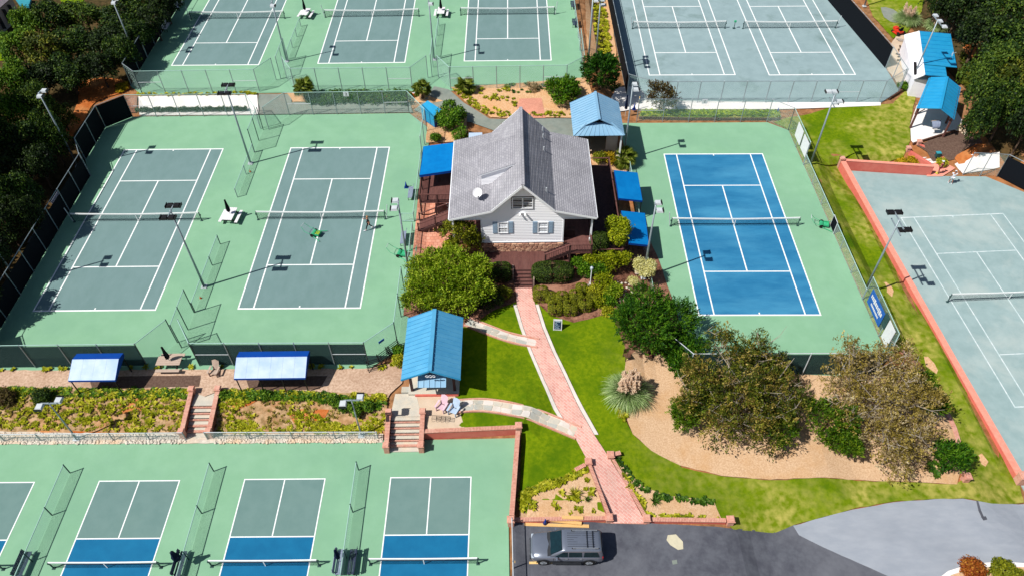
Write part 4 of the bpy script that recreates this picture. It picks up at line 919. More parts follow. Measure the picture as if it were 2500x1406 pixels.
def board(label, p, q, z0, z1, m, marks=None, cat='sign', name='fence_board'):
    p = Vector((p[0], p[1], 0)); q = Vector((q[0], q[1], 0)); o = thing(name, label, cat, (p.x, p.y, z0)); d = (q - p).normalized(); nr = Vector((d.y, -d.x, 0)) * .02
    mb = MB(); mb.add([p + nr + Vector((0, 0, z0)), q + nr + Vector((0, 0, z0)), q + nr + Vector((0, 0, z1)), p + nr + Vector((0, 0, z1)), p - nr + Vector((0, 0, z0)), q - nr + Vector((0, 0, z0)), q - nr + Vector((0, 0, z1)), p - nr + Vector((0, 0, z1))],
           [(0, 1, 2, 3), (7, 6, 5, 4), (0, 4, 5, 1), (1, 5, 6, 2), (2, 6, 7, 3), (3, 7, 4, 0)]); mb.build('board_panel', M[m], o, world=True)
    return o
board('white board on the fence nearer the sidewalk', (32.12, 70.3), (32.12, 68.4), -.2, 1.6, 'sign_white')
board('white board on the fence nearer the light pole', (32.12, 68.0), (32.12, 66.2), -.2, 1.6, 'sign_white')
bb = board('blue banner with white lettering hung on the tall fence', (32.1, 45.3), (32.1, 42.3), -.4, 1.3, 'banner_blue')
mk = MB()                                     # two lines of white lettering too small to read
rg = random.Random(4); y = 45.0
while y > 42.6:
    w = rg.uniform(.12, .24); mk.box((32.06, y - w / 2, .72), (.02, w, rg.uniform(.3, .55))); y -= w + .07
y = 44.6
while y > 42.9: w = rg.uniform(.08, .16); mk.box((32.06, y - w / 2, .1), (.02, w, .2)); y -= w + .05
mk.build('lettering', M['sign_white'], bb, world=True)
board('small teal windscreen scrap beside the blue banner', (32.1, 42.2), (32.1, 41.5), .2, 1.7, 'post_green', cat='screen', name='screen_scrap')
board('plain white sheet at the corner of the tall fence by the brown trees', (32.1, 41.4), (32.1, 40.1), -.6, 1.6, 'sign_white')
board('small blue plate on the corner fence near the pavilion', (-11.1, 39.35), (-10.7, 39.75), 1.75, 2.0, 'banner_blue')

# ---- light poles
def light_pole(label, x, y, z, h, heads, yaw, arm=.9, r=.11, lamp='black', headm='steel_white', rows=1):
    o = thing('light_pole', label, 'light pole', (x, y, z), yaw, 'court light poles')
    MB().tube((0, 0, 0), (0, 0, h), r, r * .62, 10).build('pole', M['steel'], o, smooth=True)
    MB().box((0, 0, .04), (.5, .5, .08)).box((0, 0, .12), (.3, .3, .1)).build('base_plate', M['steel_white'], o)
    for k in range(rows):
        zz = h - .1 - k * .75
        MB().beam((0, -arm, zz), (0, arm, zz), .09, .09).build('crossarm', M['steel'], o)
    if heads == 'one':
        MB().beam((0, 0, h - .05), (arm, 0, h + .05), .08, .08).build('arm', M['steel'], o)
    lm = MB(); lm.add([(-.1, -.32, -.14), (-.1, .32, -.14), (.62, .36, -.1), (.62, -.36, -.1), (-.05, -.26, .12), (-.05, .26, .12), (.5, .28, .1), (.5, -.28, .1)], [(0, 1, 2, 3), (4, 5, 6, 7), (0, 1, 5, 4), (1, 2, 6, 5), (2, 3, 7, 6), (3, 0, 4, 7)])
    lm.v = [(x * .8, y * .8, z * .8) for x, y, z in lm.v]; me = lm.mesh('lamp_head', M[headm]); ge = MB().box((.22, 0, -.11), (.44, .4, .03)).mesh('lens', M['lamp_clear'])
    vis = MB().box((.52, 0, -.02), (.05, .56, .24)).mesh('visor', M['black_metal'])
    for (ax, ay, k) in heads if heads != 'one' else []:
        hd = put('lamp_head', me, o, (ax, ay * arm, h - .1 - k * .75), (0, 0, 0) if ax >= 0 else (0, 0, math.pi))
        put('lens', ge, hd); put('visor', vis, hd)
    return o
F4 = [(.1, -1, 0), (.1, 1, 0), (-.1, -1, 0), (-.1, 1, 0)]
F2 = [(.1, -1, 0), (.1, 1, 0)]
light_pole('tall pole with four lamps on the low divider between the lower courts', -28.38, 47.75, 0, 9.3, F4, 0, arm=.75, headm='black_metal')
light_pole('tall pole with four lamps near the white concrete pad', -28.27, 66.04, 0, 9.4, F4, 0, arm=.75, headm='black_metal')
light_pole('tall pole with two lamps above the big bright tree', -9.45, 48.3, 0, 9.3, F2, math.pi, arm=.5)
light_pole('tall pole beside the lower blue awning with two pale lamps', 12.45, 49.3, -1.15, 9.0, F2, 0, arm=.5)
light_pole('tall pole beside the pale blue kiosk roof', 12.55, 67.3, -.9, 9.2, F2, 0, arm=.5)
light_pole('tall pole on the lawn beside the two white boards', 33.0, 66.2, -1.6, 9.2, [(.1, -1, 0), (.1, 1, 0), (-.1, 1, 0), (.1, 0, 1)], 0, rows=2)
light_pole('tall pole with dark lamps above the worn clay court', 33.0, 47.6, -1.8, 9.2, [(.1, -1, 0), (.1, 1, 0), (.1, -.3, 1), (-.1, 1, 0)], 0, arm=1.1, rows=2, headm='black_metal')
light_pole('tall pole in the woods beside the upper courts', -47.3, 86.9, .5, 8, F2, 0, arm=.5)
light_pole('tall pole between the first two upper courts', -28.15, 86.2, .5, 8, [(.1, -1, 0), (-.1, 1, 0)], 0, arm=1.0)
light_pole('tall pole between the last two upper courts, top out of view', -9.5, 86.2, .5, 8, [(.1, -1, 0), (-.1, 1, 0)], 0, arm=1.0)
light_pole('tall pole leaning out of the woods below the orange bank', -46.9, 65.8, .1, 9.2, F2, 0, arm=.5)
light_pole('tall pole in the shade of the woods beyond the frame edge', -45.6, 48.3, 0, 9.3, F2, 0, arm=.5)
light_pole('thick pole in the planted strip nearer the upper courts', 9.9, 85.0, .2, 9, [(.1, -1, 0), (.1, 0, 0), (.1, 1, 0)], 0, r=.13)
light_pole('thin pole in the planted strip nearer the clay courts', 11.0, 86.5, -.2, 8, F2, 0, arm=.6)
light_pole('tall pole in front of the white shed', 49.6, 81.6, -1.7, 9.2, [(.1, -1, 0), (.1, 1, 0), (.1, 0, 0)], 0, arm=1.3)
light_pole('short pole with two lamps in the planted bank near the frame edge', -34.6, 32.3, -.95, 5.0, [(.1, -1, 0), (-.1, 1, 0)], R(90), arm=.6, r=.07)
light_pole('short pole with two lamps in the planted bank beside the wide steps', -12.05, 32.25, -.95, 5.0, [(.1, -1, 0), (-.1, 1, 0)], R(90), arm=.6, r=.07)
light_pole('tall pole behind the clay court beyond the worn grass', 51.2, 103.2, -1.7, 8.5, F2, 0, arm=.5)
# ================================================================== clubhouse
HX = (-2.8, 4.85); Y0, Y1 = 51.55, 62.2
PROF = [(-5.62, 5.02), (-1.8, 5.95), (1.05, 8.86), (3.93, 5.95), (7.75, 5.02)]
RY0, RY1 = 51.0, 62.8
house = thing('clubhouse', 'white sided clubhouse with a grey shingled roof and blue shutters', 'house', (1.05, Y0, -.35))
def courses(name, top, bot, y0, y1, parent, n=None, dirx=True):
    t = Vector((top[0], 0, top[1])); b = Vector((bot[0], 0, bot[1])); d = b - t; L = d.length; n = n or int(L / .2); d.normalize()
    nr = Vector((-d.z, 0, d.x)); nr = nr if nr.z > 0 else -nr; V = []; F = []
    for i in range(n):
        a = t + d * (L * i / n); c = t + d * (L * (i + 1) / n); k = len(V)
        for e, h in ((a, .012), (c, .04), (c, .0)):
            q = e + nr * h; V += [(q.x, y0, q.z), (q.x, y1, q.z)]
        F += [(k, k + 1, k + 3, k + 2), (k + 2, k + 3, k + 5, k + 4)]
    mb = MB(); mb.add(V, F); o = mb.build(name, M['shingle'], parent, world=True, kind='stuff')
    return o
def roof_side(top, bot, parent, y0=RY0, y1=RY1, th=.16):
    mb = MB(); mb.slab([(top[0], y0, top[1]), (top[0], y1, top[1]), (bot[0], y1, bot[1]), (bot[0], y0, bot[1])], th)
    r = mb.build('roof_deck', M['trim'], parent, world=True); courses('shingle_courses', top, bot, y0 - .03, y1 + .03, r); return r
for a, b in ((PROF[1], PROF[0]), (PROF[2], PROF[1]), (PROF[2], PROF[3]), (PROF[3], PROF[4])): roof_side(a, b, house)
MB().beam((1.05, RY0 - .03, 8.9), (1.05, RY1 + .03, 8.9), .34, .07).build('ridge_cap', M['shingle'], house, world=True)
for y in (RY0 - .02, RY1 + .02):              # rake boards
    for a, b in zip(PROF, PROF[1:]): MB().beam((a[0], y, a[1] - .1), (b[0], y, b[1] - .1), .05, .2).build('rake_board', M['trim'], house, world=True)
for x in (PROF[0][0] - .04, PROF[4][0] + .04): MB().beam((x, RY0, 4.95), (x, RY1, 4.95), .1, .13).build('gutter', M['trim'], house, world=True)
def prof_z(x, off=.2):
    for a, b in zip(PROF, PROF[1:]):
        if a[0] <= x <= b[0]: return a[1] + (b[1] - a[1]) * (x - a[0]) / (b[0] - a[0]) - off
    return 4.8
def clap(name, y, z0, z1, xr, face=-1, pitch=.2, gable=False):     # lapped boards on a wall facing along y
    V = []; F = []; z = z0
    while z < z1 - 1e-3:
        zz = min(z + pitch, z1); a, b = xr(z); c, d_ = xr(zz)
        if b - a > .05:
            k = len(V); V += [(a, y + face * .042, z), (b, y + face * .042, z), (d_, y + face * .004, zz), (c, y + face * .004, zz), (a, y, z), (b, y, z)]; F += [(k, k + 1, k + 2, k + 3), (k, k + 1, k + 5, k + 4)]
        z = zz
    mb = MB(); mb.add(V, F); return mb.build(name, M['siding'], house, world=True, kind='stuff')
def clapx(name, x, z0, z1, ya, yb, face, parent=None):
    V = []; F = []; z = z0
    while z < z1 - 1e-3:
        zz = min(z + .2, z1); k = len(V); V += [(x + face * .03, ya, z), (x + face * .03, yb, z), (x + face * .004, yb, zz), (x + face * .004, ya, zz), (x, ya, z), (x, yb, z)]; F += [(k, k + 1, k + 2, k + 3), (k, k + 1, k + 5, k + 4)]; z = zz
    mb = MB(); mb.add(V, F); return mb.build(name, M['siding'], parent or house, world=True, kind='stuff')
MB().box(((HX[0] + HX[1]) / 2, (Y0 + Y1) / 2, 2.35), (HX[1] - HX[0] - .02, Y1 - Y0 - .02, 5.4)).build('wall', M['siding'], house, world=True)
gb = MB(); n = len(PROF); yy = (Y0 + .004, Y1 - .004)
gp = [(PROF[0][0] + .35, 4.55)] + [(x, z - .2) for x, z in ((PROF[0][0] + .35, 5.1), PROF[1], PROF[2], PROF[3], (PROF[4][0] - .35, 5.1))] + [(PROF[4][0] - .35, 4.55)]
gb.add([(x, yy[0], z) for x, z in gp] + [(x, yy[1], z) for x, z in gp], [tuple(range(len(gp))), tuple(range(2 * len(gp) - 1, len(gp) - 1, -1))] + [(i, (i + 1) % len(gp), len(gp) + (i + 1) % len(gp), len(gp) + i) for i in range(len(gp))])
gb.build('gable_wall', M['siding'], house, world=True)
clap('siding', Y0, 1.62, 4.55, lambda z: HX)
def gx(z):
    z += .2
    if z <= 5.95: t = (z - 5.02) / .93; return (PROF[0][0] + .35 + max(0, t) * 3.4, PROF[4][0] - .35 - max(0, t) * 3.4)
    t = (z - 5.95) / 2.91; return (-1.8 + t * 2.85, 3.93 - t * 2.88)
clap('siding', Y0, 4.56, 8.6, gx)
for x, zt in ((HX[0] + .05, 4.55), (HX[1] - .05, 4.55)): MB().box((x, Y0 - .03, (1.62 + zt) / 2), (.12, .06, zt - 1.62)).build('corner_board', M['trim'], house, world=True)
MB().box(((HX[0] + HX[1]) / 2, Y0 - .03, 1.62), (HX[1] - HX[0] + .1, .1, .12)).build('skirt_board', M['trim'], house, world=True)
# stone base: every stone its own piece
base = MB().box((1.02, Y0 + .05, .65), (HX[1] - HX[0] + .04, .2, 1.85)).build('stone_base', M['brick_dark'], house, world=True)
rg = random.Random(11); shapes = []
for k in range(10):
    w, h = rg.uniform(.34, .62), rg.uniform(.13, .2); pts = []
    for i in range(7):
        a = i * 2 * math.pi / 7 + rg.uniform(-.2, .2); pts.append((max(-.5, min(.5, math.cos(a) * .62)) * w, max(-.5, min(.5, math.sin(a) * .62)) * h))
    mb = MB(); mb.add([(x, 0, z) for x, z in pts] + [(x * .82, -.09, z * .8) for x, z in pts], [tuple(range(6, -1, -1)), tuple(range(7, 14))] + [(i, (i + 1) % 7, 7 + (i + 1) % 7, 7 + i) for i in range(7)])
    shapes.append((w, h, mb.mesh('stone', M['fieldstone'] if k % 3 else M['fieldstone2'])))
z = .4
while z < 1.5:
    x = HX[0] - .02 + rg.uniform(0, .2)
    while x < HX[1] - .1:
        w, h, me = shapes[rg.randrange(10)]
        put('stone', me, base, Vector((x + w / 2, Y0 - .05, z + rg.uniform(-.02, .04))) - Vector(house.location), (0, rg.uniform(-.08, .08), 0)); x += w * .97
    z += .16
# windows
def window(cx, cz, w, h, double=False, pale=False, shutters=False):
    fr = MB()
    y = Y0 - .05
    t = .09
    fr.box((cx, y, cz + h / 2 - t / 2), (w, .1, t)).box((cx, y, cz - h / 2 + t / 2), (w, .12, t))
    for s in (-1, 1): fr.box((cx + s * (w / 2 - t / 2), y, cz), (t, .1, h - 2 * t))
    o = fr.build('window', M['trim'], house, world=True)
    cols = [cx] if not double else [cx - w / 4, cx + w / 4]
    if double: MB().box((cx, y, cz), (.12, .1, h - 2 * t)).build('mullion', M['trim'], o, world=True)
    for c in cols:
        ww = (w - 2 * t) if not double else (w / 2 - t - .06); hh = h - 2 * t
        for s in (-1, 1): MB().box((c, Y0 - .012 - (.01 if s < 0 else 0), cz + s * hh / 4), (ww, .02, hh / 2 - .04)).build('pane', M['glass_pale'] if (pale and s > 0) or (pale == 2) else M['glass'], o, world=True)
        MB().box((c, y, cz), (ww, .07, .06)).build('sash_rail', M['trim'], o, world=True)
        if not double:
            g_ = MB()
            for k in (-1, 1): g_.box((c + k * ww / 6, y + .02, cz), (.03, .04, hh))
            for k in (-1, 1): g_.box((c, y + .022, cz + k * hh / 4), (ww, .036, .03))
            g_.build('glazing_bars', M['trim'], o, world=True)
    if double: MB().box((cx, Y0 - .02, cz), (w + .16, .03, h + .16)).build('window_surround', M['black_metal'], o, world=True)
    if shutters:
        for s in (-1, 1):
            m = MB().box((cx + s * (w / 2 + .24), Y0 - .05, cz), (.44, .05, h + .04))
            for k in range(7): m.box((cx + s * (w / 2 + .24), Y0 - .08, cz - h / 2 + (k + .5) * h / 7), (.34, .02, h / 9))
            m.build('shutter', M['shutter'], house, world=True)
window(1.04, 6.4, 1.9, 1.3, double=True)
window(-.76, 3.47, .98, 1.36, pale=True, shutters=True)
window(2.92, 3.43, .98, 1.36, pale=2, shutters=True)
MB().box((1.05, Y0 - .06, 5.25), (.4, .08, .1)).tube((.85, Y0 - .1, 5.25), (.8, Y0 - .3, 5.1), .08, .1, 8).tube((1.25, Y0 - .1, 5.25), (1.3, Y0 - .3, 5.1), .08, .1, 8).build('flood_lamp', M['trim'], house, world=True)
# porches on both sides
for s, (xa, xb) in ((-1, (-5.45, -2.8)), (1, (4.85, 7.5))):
    MB().box(((xa + xb) / 2, 56.9, 1.52), (xb - xa, 10.8, .18)).build('porch_floor', M['deck'], house, world=True)
    MB().box(((xa + xb) / 2, 56.9, 4.5), (xb - xa, 10.9, .06)).build('porch_ceiling', M['trim'], house, world=True)
    xo = xa + .08 if s < 0 else xb - .08
    for y in (51.62, 55.2, 58.8, 62.1): MB().box((xo, y, 3.05), (.16, .16, 2.9)).box((xo, y, 1.75), (.24, .24, .25)).build('porch_post', M['trim'] if y < 52 else M['deck_dark'], house, world=True)
    for y in (51.62, 55.2, 58.8, 62.1): MB().box((xo, y, .55), (.18, .18, 1.8)).build('pier_post', M['deck_dark'], house, world=True)
    ra = MB(); ra.beam((xo, 51.7, 2.6), (xo, 62.1, 2.6), .1, .06).beam((xo, 51.7, 1.8), (xo, 62.1, 1.8), .06, .05)
    for k in range(60): ra.box((xo, 51.8 + k * .172, 2.2), (.035, .035, .8))
    ra.build('porch_railing', M['deck_dark'], house, world=True)
dr = MB().box((7.42, 51.3, 2.5), (.09, .09, 4.9)).build('downpipe', M['trim'], house, world=True)
MB().box((4.82, 53.4, 2.75), (.08, 1.0, 2.1)).build('porch_door', M['shutter'], house, world=True)
# dormer on the woods side
dz = MB().slab([(.55, 54.7, 8.33), (.55, 59.0, 8.33), (-3.0, 59.0, 7.0), (-3.0, 54.7, 7.0)], .12).build('dormer_roof', M['trim'], house, world=True)
courses('shingle_courses', (.55, 8.34), (-3.02, 7.0), 54.68, 59.02, dz)
dm = MB(); pr = [(.3, 8.08), (-2.7, 6.98), (-2.7, 5.6), (-1.8, 5.8)]
dm.add([(x, 54.85, z) for x, z in pr] + [(x, 58.85, z) for x, z in pr], [(0, 1, 2, 3), (7, 6, 5, 4)] + [(i, (i + 1) % 4, 4 + (i + 1) % 4, 4 + i) for i in range(4)])
dm.build('dormer_wall', M['siding'], house, world=True)
def dx(z):
    hi = -2.7 + (z - 6.98) / (8.08 - 6.98) * 3.0 if z > 6.98 else -2.7
    lo_ = -1.8 + (z - 5.8) / (8.08 - 5.8) * 2.1 if z > 5.8 else -1.8
    return (hi, max(lo_, hi))
V = []; F = []; z = 5.72
while z < 8.0:
    zz = z + .16; a, b = dx(z); c, d_ = dx(zz); k = len(V); V += [(a, 54.82, z), (b, 54.82, z), (d_, 54.845, zz), (c, 54.845, zz)]; F.append((k, k + 1, k + 2, k + 3)); z = zz
mb = MB(); mb.add(V, F); mb.build('dormer_siding', M['siding'], house, world=True, kind='stuff')
# roof vents
for px_, py_ in ((1332, 316), (1331, 333), (1333, 364), (1337, 464)):
    x = 3.2; y = at(px_, py_, 6.9).y; MB().tube((x, y, 6.5), (x, y, 7.15), .06, .06, 8).lathe([(.14, 0), (.05, .12)], 8, (x, y, 6.62)).build('vent_pipe', M['steel_white'], house, world=True)
MB().tube((-1.0, 59.9, 6.6), (-1.0, 59.9, 7.1), .06, .06, 8).build('vent_pipe', M['steel_white'], house, world=True)
# satellite dish
sd = thing('satellite_dish', 'white satellite dish on the grey roof below the dormer', 'satellite dish', (-3.0, 52.9, 5.72))
n = 16; V = [(0, 0, 0)]; F = []
for rr, zz in ((.2, .02), (.36, .07), (.46, .13)):
    V += [(math.cos(i * 2 * math.pi / n) * rr, math.sin(i * 2 * math.pi / n) * rr, zz) for i in range(n)]
F = [(0, 1 + i, 1 + (i + 1) % n) for i in range(n)]
for k in range(2): F += [(1 + k * n + i, 1 + (k + 1) * n + i, 1 + (k + 1) * n + (i + 1) % n, 1 + k * n + (i + 1) % n) for i in range(n)]
tl = Matrix.Rotation(R(38), 3, 'X') @ Matrix.Rotation(R(-14), 3, 'Y'); mb = MB(); mb.add([tl @ Vector(v) + Vector((0, 0, .75)) for v in V] + [tl @ (Vector(v) - Vector((0, 0, .02))) + Vector((0, 0, .75)) for v in V], F + [tuple(i + len(V) for i in f[::-1]) for f in F]); mb.build('reflector', M['sign_white'], sd, smooth=True)
MB().path([(0, 0, -.1), (0, .05, .5), (0, 0, .72)], .03).build('mast', M['steel'], sd)
MB().path([(0, -.1, .55), (.05, -.55, .75)], .02).box((.05, -.58, .78), (.09, .12, .09)).build('feed_arm', M['black_metal'], sd)

# front deck, steps and stair to the porch
dk = thing('front_deck', 'red-brown timber deck and steps before the stone base', 'deck', (1.05, 49, -.4))
bd = MB(); x = -3.2
while x < 5.3: bd.box((x + .07, 50.25, .43), (.128, 2.5, .05)); x += .14
bd.build('deck_boards', M['deck'], dk, world=True, kind='stuff')
MB().box((1.05, 49.04, .25), (8.6, .06, .34)).box((-3.2, 50.2, .25), (.06, 2.4, .34)).box((5.35, 50.2, .25), (.06, 2.4, .34)).build('rim_joist', M['deck_dark'], dk, world=True)
for x in (-3.0, -.2, 2.2, 5.1):
    for y in (49.2, 51.2): MB().box((x, y, -.05), (.16, .16, .9)).build('post', M['deck_dark'], dk, world=True)
for i in range(5):
    st = MB().box((1.07, 48.85 - i * .31, .36 - (i + 1) * .165 + .06), (1.62, .29, .05)).build('step', M['deck'], dk, world=True)
    MB().box((1.07, 48.99 - i * .31, .36 - (i + .5) * .165 + .04), (1.6, .03, .15)).build('riser', M['deck_dark'], st, world=True)
for x in (.22, 1.92): MB().beam((x, 49.0, .3), (x, 47.4, -.5), .06, .3).build('stringer', M['deck_dark'], dk, world=True)
MB().box((2.02, 48.5, .1), (.06, 1.9, 1.1)).build('side_board', M['wood_pale'], dk, world=True)
MB().box((.12, 48.9, .1), (.06, 1.2, 1.1)).build('side_board', M['wood_pale'], dk, world=True)
# stair up to the porch
for i in range(7):
    t = (i + .5) / 7; MB().box((3.3 + 2.0 * t, 50.6, .45 + 1.12 * t), (.3, 1.1, .05)).build('tread', M['deck'], dk, world=True)
for y in (50.02, 51.18): MB().beam((3.1, y, .4), (5.4, y, 1.6), .06, .26).build('stringer', M['deck_dark'], dk, world=True)
MB().box((6.35, 50.75, 1.52), (2.2, 1.5, .12)).build('landing', M['deck'], dk, world=True)
for x, y in ((5.4, 50.05), (7.4, 50.05), (7.4, 51.4)): MB().box((x, y, 1.0), (.14, .14, 3.2)).build('post', M['deck_dark'], dk, world=True)
rl = MB().beam((3.15, 49.98, 1.4), (5.4, 49.98, 2.6), .12, .07).beam((5.4, 50.0, 2.6), (7.4, 50.0, 2.6), .12, .07).beam((7.4, 50.0, 2.6), (7.4, 51.4, 2.6), .12, .07); rl.build('handrail', M['deck'], dk, world=True)
bl = MB()
for i in range(14): t = (i + .5) / 14; bl.box((3.15 + 2.25 * t, 49.98, .95 + 1.2 * t), (.035, .035, .85))
for i in range(13): bl.box((5.5 + i * .15, 50.0, 2.1), (.03, .03, .95))
bl.build('balusters', M['deck_dark'], dk, world=True, kind='stuff')
MB().box((3.15, 49.98, .9), (.13, .13, 1.1)).build('newel', M['deck_dark'], dk, world=True)

# deck and stair on the woods side
ld = thing('side_deck', 'dark timber deck and stair beside the lower courts', 'deck', (-7.4, 57.5, -.3))
bd = MB(); y = 57.3
while y < 64.2: bd.box((-7.35, y + .07, 1.55), (3.5, .128, .05)); y += .14
bd.build('deck_boards', M['deck'], ld, world=True, kind='stuff')
for x in (-9.0, -7.3, -5.8):
    for y in (57.4, 60.8, 64.1): MB().box((x, y, 1.1), (.15, .15, 3.0)).build('post', M['deck_dark'], ld, world=True)
MB().beam((-9.05, 57.38, 2.6), (-5.7, 57.38, 2.6), .12, .07).beam((-9.05, 57.38, 2.6), (-9.05, 64.1, 2.6), .12, .07).beam((-9.05, 64.1, 2.6), (-5.7, 64.1, 2.6), .12, .07).beam((-9.05, 57.38, 1.75), (-5.7, 57.38, 1.75), .06, .05).build('handrail', M['deck'], ld, world=True)
bl = MB()
for i in range(24): bl.box((-9.0 + i * .14, 57.38, 2.15), (.03, .03, .85))
for i in range(46): bl.box((-9.05, 57.5 + i * .145, 2.15), (.03, .03, .85))
bl.build('balusters', M['deck_dark'], ld, world=True, kind='stuff')
for i in range(11):
    t = (i + .5) / 11; MB().box((-5.75 - 3.4 * t, 55.7, 1.5 - 1.6 * t), (.3, 1.5, .05)).build('tread', M['deck'], ld, world=True)
for y in (54.93, 56.47):
    MB().beam((-5.6, y, 1.5), (-9.2, y, -.15), .06, .28).build('stringer', M['deck_dark'], ld, world=True)
    MB().beam((-5.6, y, 2.5), (-9.2, y, .85), .1, .07).build('handrail', M['deck'], ld, world=True)
    for t in (0, .5, 1): MB().box((-5.65 - 3.5 * t, y, 1.45 - 1.62 * t + .2), (.12, .12, 2.0)).build('newel', M['deck_dark'], ld, world=True)
# deck on the blue court side
rd = thing('side_deck', 'shaded timber deck between the clubhouse and the blue awnings', 'deck', (9, 50, -.6))
bd = MB(); y = 50.6
while y < 64.5: bd.box((9.05, y + .07, .35), (2.9, .128, .05)); y += .14
bd.build('deck_boards', M['deck_dark'], rd, world=True, kind='stuff')  # boards stained darker to paint in the shade of the roof
for y in (50.7, 54, 57.4, 60.8, 64.4):
    for x in (7.8, 10.45): MB().box((x, y, .3), (.15, .15, 2.4)).build('post', M['deck_dark'], rd, world=True)
MB().beam((10.45, 50.6, 1.4), (10.45, 64.5, 1.4), .12, .07).beam((10.45, 50.6, .7), (10.45, 64.5, .7), .05, .05).beam((7.8, 50.6, 1.4), (10.45, 50.6, 1.4), .12, .07).beam((7.8, 64.45, 1.4), (10.45, 64.45, 1.4), .12, .07).build('handrail', M['deck'], rd, world=True)
bl = MB()
for i in range(92): bl.box((10.45, 50.7 + i * .15, 1.02), (.03, .03, .65))
bl.build('balusters', M['deck_dark'], rd, world=True, kind='stuff')
# flag by the porch
fl = thing('porch_flag', 'small striped flag hanging at the porch above the side stair', 'flag', (-5.7, 56.2, 2.2))
MB().tube((0, 0, 0), (-.5, -.9, 1.0), .025, .02, 6).build('flagpole', M['trim'], fl)
for k in range(6):
    V = []; F = []
    for i in range(5):
        t = .3 + .7 * i / 4; p = Vector((-.5 * t, -.9 * t, 1.0 * t)); w = .06 * math.sin(i * 1.7 + k * .5); V += [(p.x + w, p.y + w, p.z - k * .13), (p.x + w * 1.2, p.y + w, p.z - (k + 1) * .13)]
    F = [(2 * i, 2 * i + 2, 2 * i + 3, 2 * i + 1) for i in range(4)]; mb = MB(); mb.add(V + [(a, b + .012, c) for a, b, c in V], F + [tuple(j + 10 for j in f[::-1]) for f in F]); mb.build('stripe', M['flag_red'] if k % 2 == 0 else M['sign_white'], fl)
MB().box((-.21, -.36, .22), (.03, .3, .36)).build('canton', M['flag_blue'], fl)

# ================================================================== metal roofs and canopies
def ribbed(parent, a, b, c, d_, n, m, seam=.035, th=.05, name='roof_panel', seamm=None):
    """panels laid between the line a-b (upper) and d-c (lower)"""
    a, b, c, d_ = map(Vector, (a, b, c, d_))
    for i in range(n):
        t0, t1 = (i + .012) / n, (i + .988) / n
        MB().slab([a.lerp(b, t0), a.lerp(b, t1), d_.lerp(c, t1), d_.lerp(c, t0)], th).build(name, m, parent, world=True)
    s = MB()
    for i in range(n + 1):
        p, q = a.lerp(b, i / n), d_.lerp(c, i / n); s.beam(p + Vector((0, 0, seam / 2)), q + Vector((0, 0, seam / 2)), .035, seam + .03)
    s.build('seams', seamm or m, parent, world=True)
pv = thing('pavilion', 'open pavilion with a bright blue ribbed gable roof beside the lawn', 'pavilion', (-6.45, 38.2, -.12))
PX = (-8.78, -6.43, -4.12); PY = (35.05, 41.3); ze, zr = 2.62, 3.75
ribbed(pv, (PX[1], PY[0], zr), (PX[1], PY[1], zr), (PX[0], PY[1], ze), (PX[0], PY[0], ze), 14, M['metal_blue'])
ribbed(pv, (PX[1], PY[0], zr), (PX[1], PY[1], zr), (PX[2], PY[1], ze), (PX[2], PY[0], ze), 14, M['metal_blue'])
MB().beam((PX[1], PY[0] - .04, zr + .04), (PX[1], PY[1] + .04, zr + .04), .32, .06).build('ridge_cap', M['metal_blue'], pv, world=True)
for y in (PY[0] - .03, PY[1] + .03):
    for x in (PX[0], PX[2]): MB().beam((x, y, ze - .06), (PX[1], y, zr - .06), .05, .16).build('rake_trim', M['metal_blue2'], pv, world=True)
for x in (-8.2, -4.75):
    for y in (35.75, 38.3, 40.8): MB().box((x, y, 1.3), (.2, .2, 2.7)).build('post', M['deck_dark'], pv, world=True)
for x in (-8.2, -4.75): MB().beam((x, 35.4, 2.5), (x, 41, 2.5), .16, .24).build('beam', M['deck_dark'], pv, world=True)
for y in (35.75, 40.8): MB().beam((-8.3, y, 2.55), (-4.65, y, 2.55), .16, .2).build('beam', M['deck_dark'], pv, world=True)
MB().box((-6.45, 38.15, .02), (4.1, 5.5, .3)).build('floor_slab', M['flag'], pv, world=True)
MB().box((-6.2, 35.36, -.02), (3.5, .14, .3)).build('step_face', M['salmon'], pv, world=True)
MB().box((-6.45, 38.9, 1.0), (2.9, 3.2, 1.7)).build('bar_counter', M['tan_wall'], pv, world=True, bev=.02)
ribbed(pv, (-7.5, 35.7, 2.42), (-5.3, 35.7, 2.42), (-5.3, 34.75, 1.95), (-7.5, 34.75, 1.95), 5, M['kiosk_blue'])
for x in (-7.4, -5.4): MB().beam((x, 35.75, 1.6), (x, 34.8, 1.9), .06, .06).build('bracket', M['deck_dark'], pv, world=True)
em = MB()
for k in range(3):
    cx, r_ = -6.43 + (k - 1) * .26, .13
    pts = [(cx + math.cos(a) * r_, 34.96, 3.12 + math.sin(a) * r_ * (1 - .2 * abs(k - 1))) for a in np.linspace(0, 2 * math.pi, 11)]; em.path(pts, .025, 5)
em.build('gable_ornament', M['sign_white'], pv, world=True)
MB().box((-8.7, 35.9, .02), (.8, .55, .24)).build('stone_block', M['flag2'], pv, world=True, bev=.03)

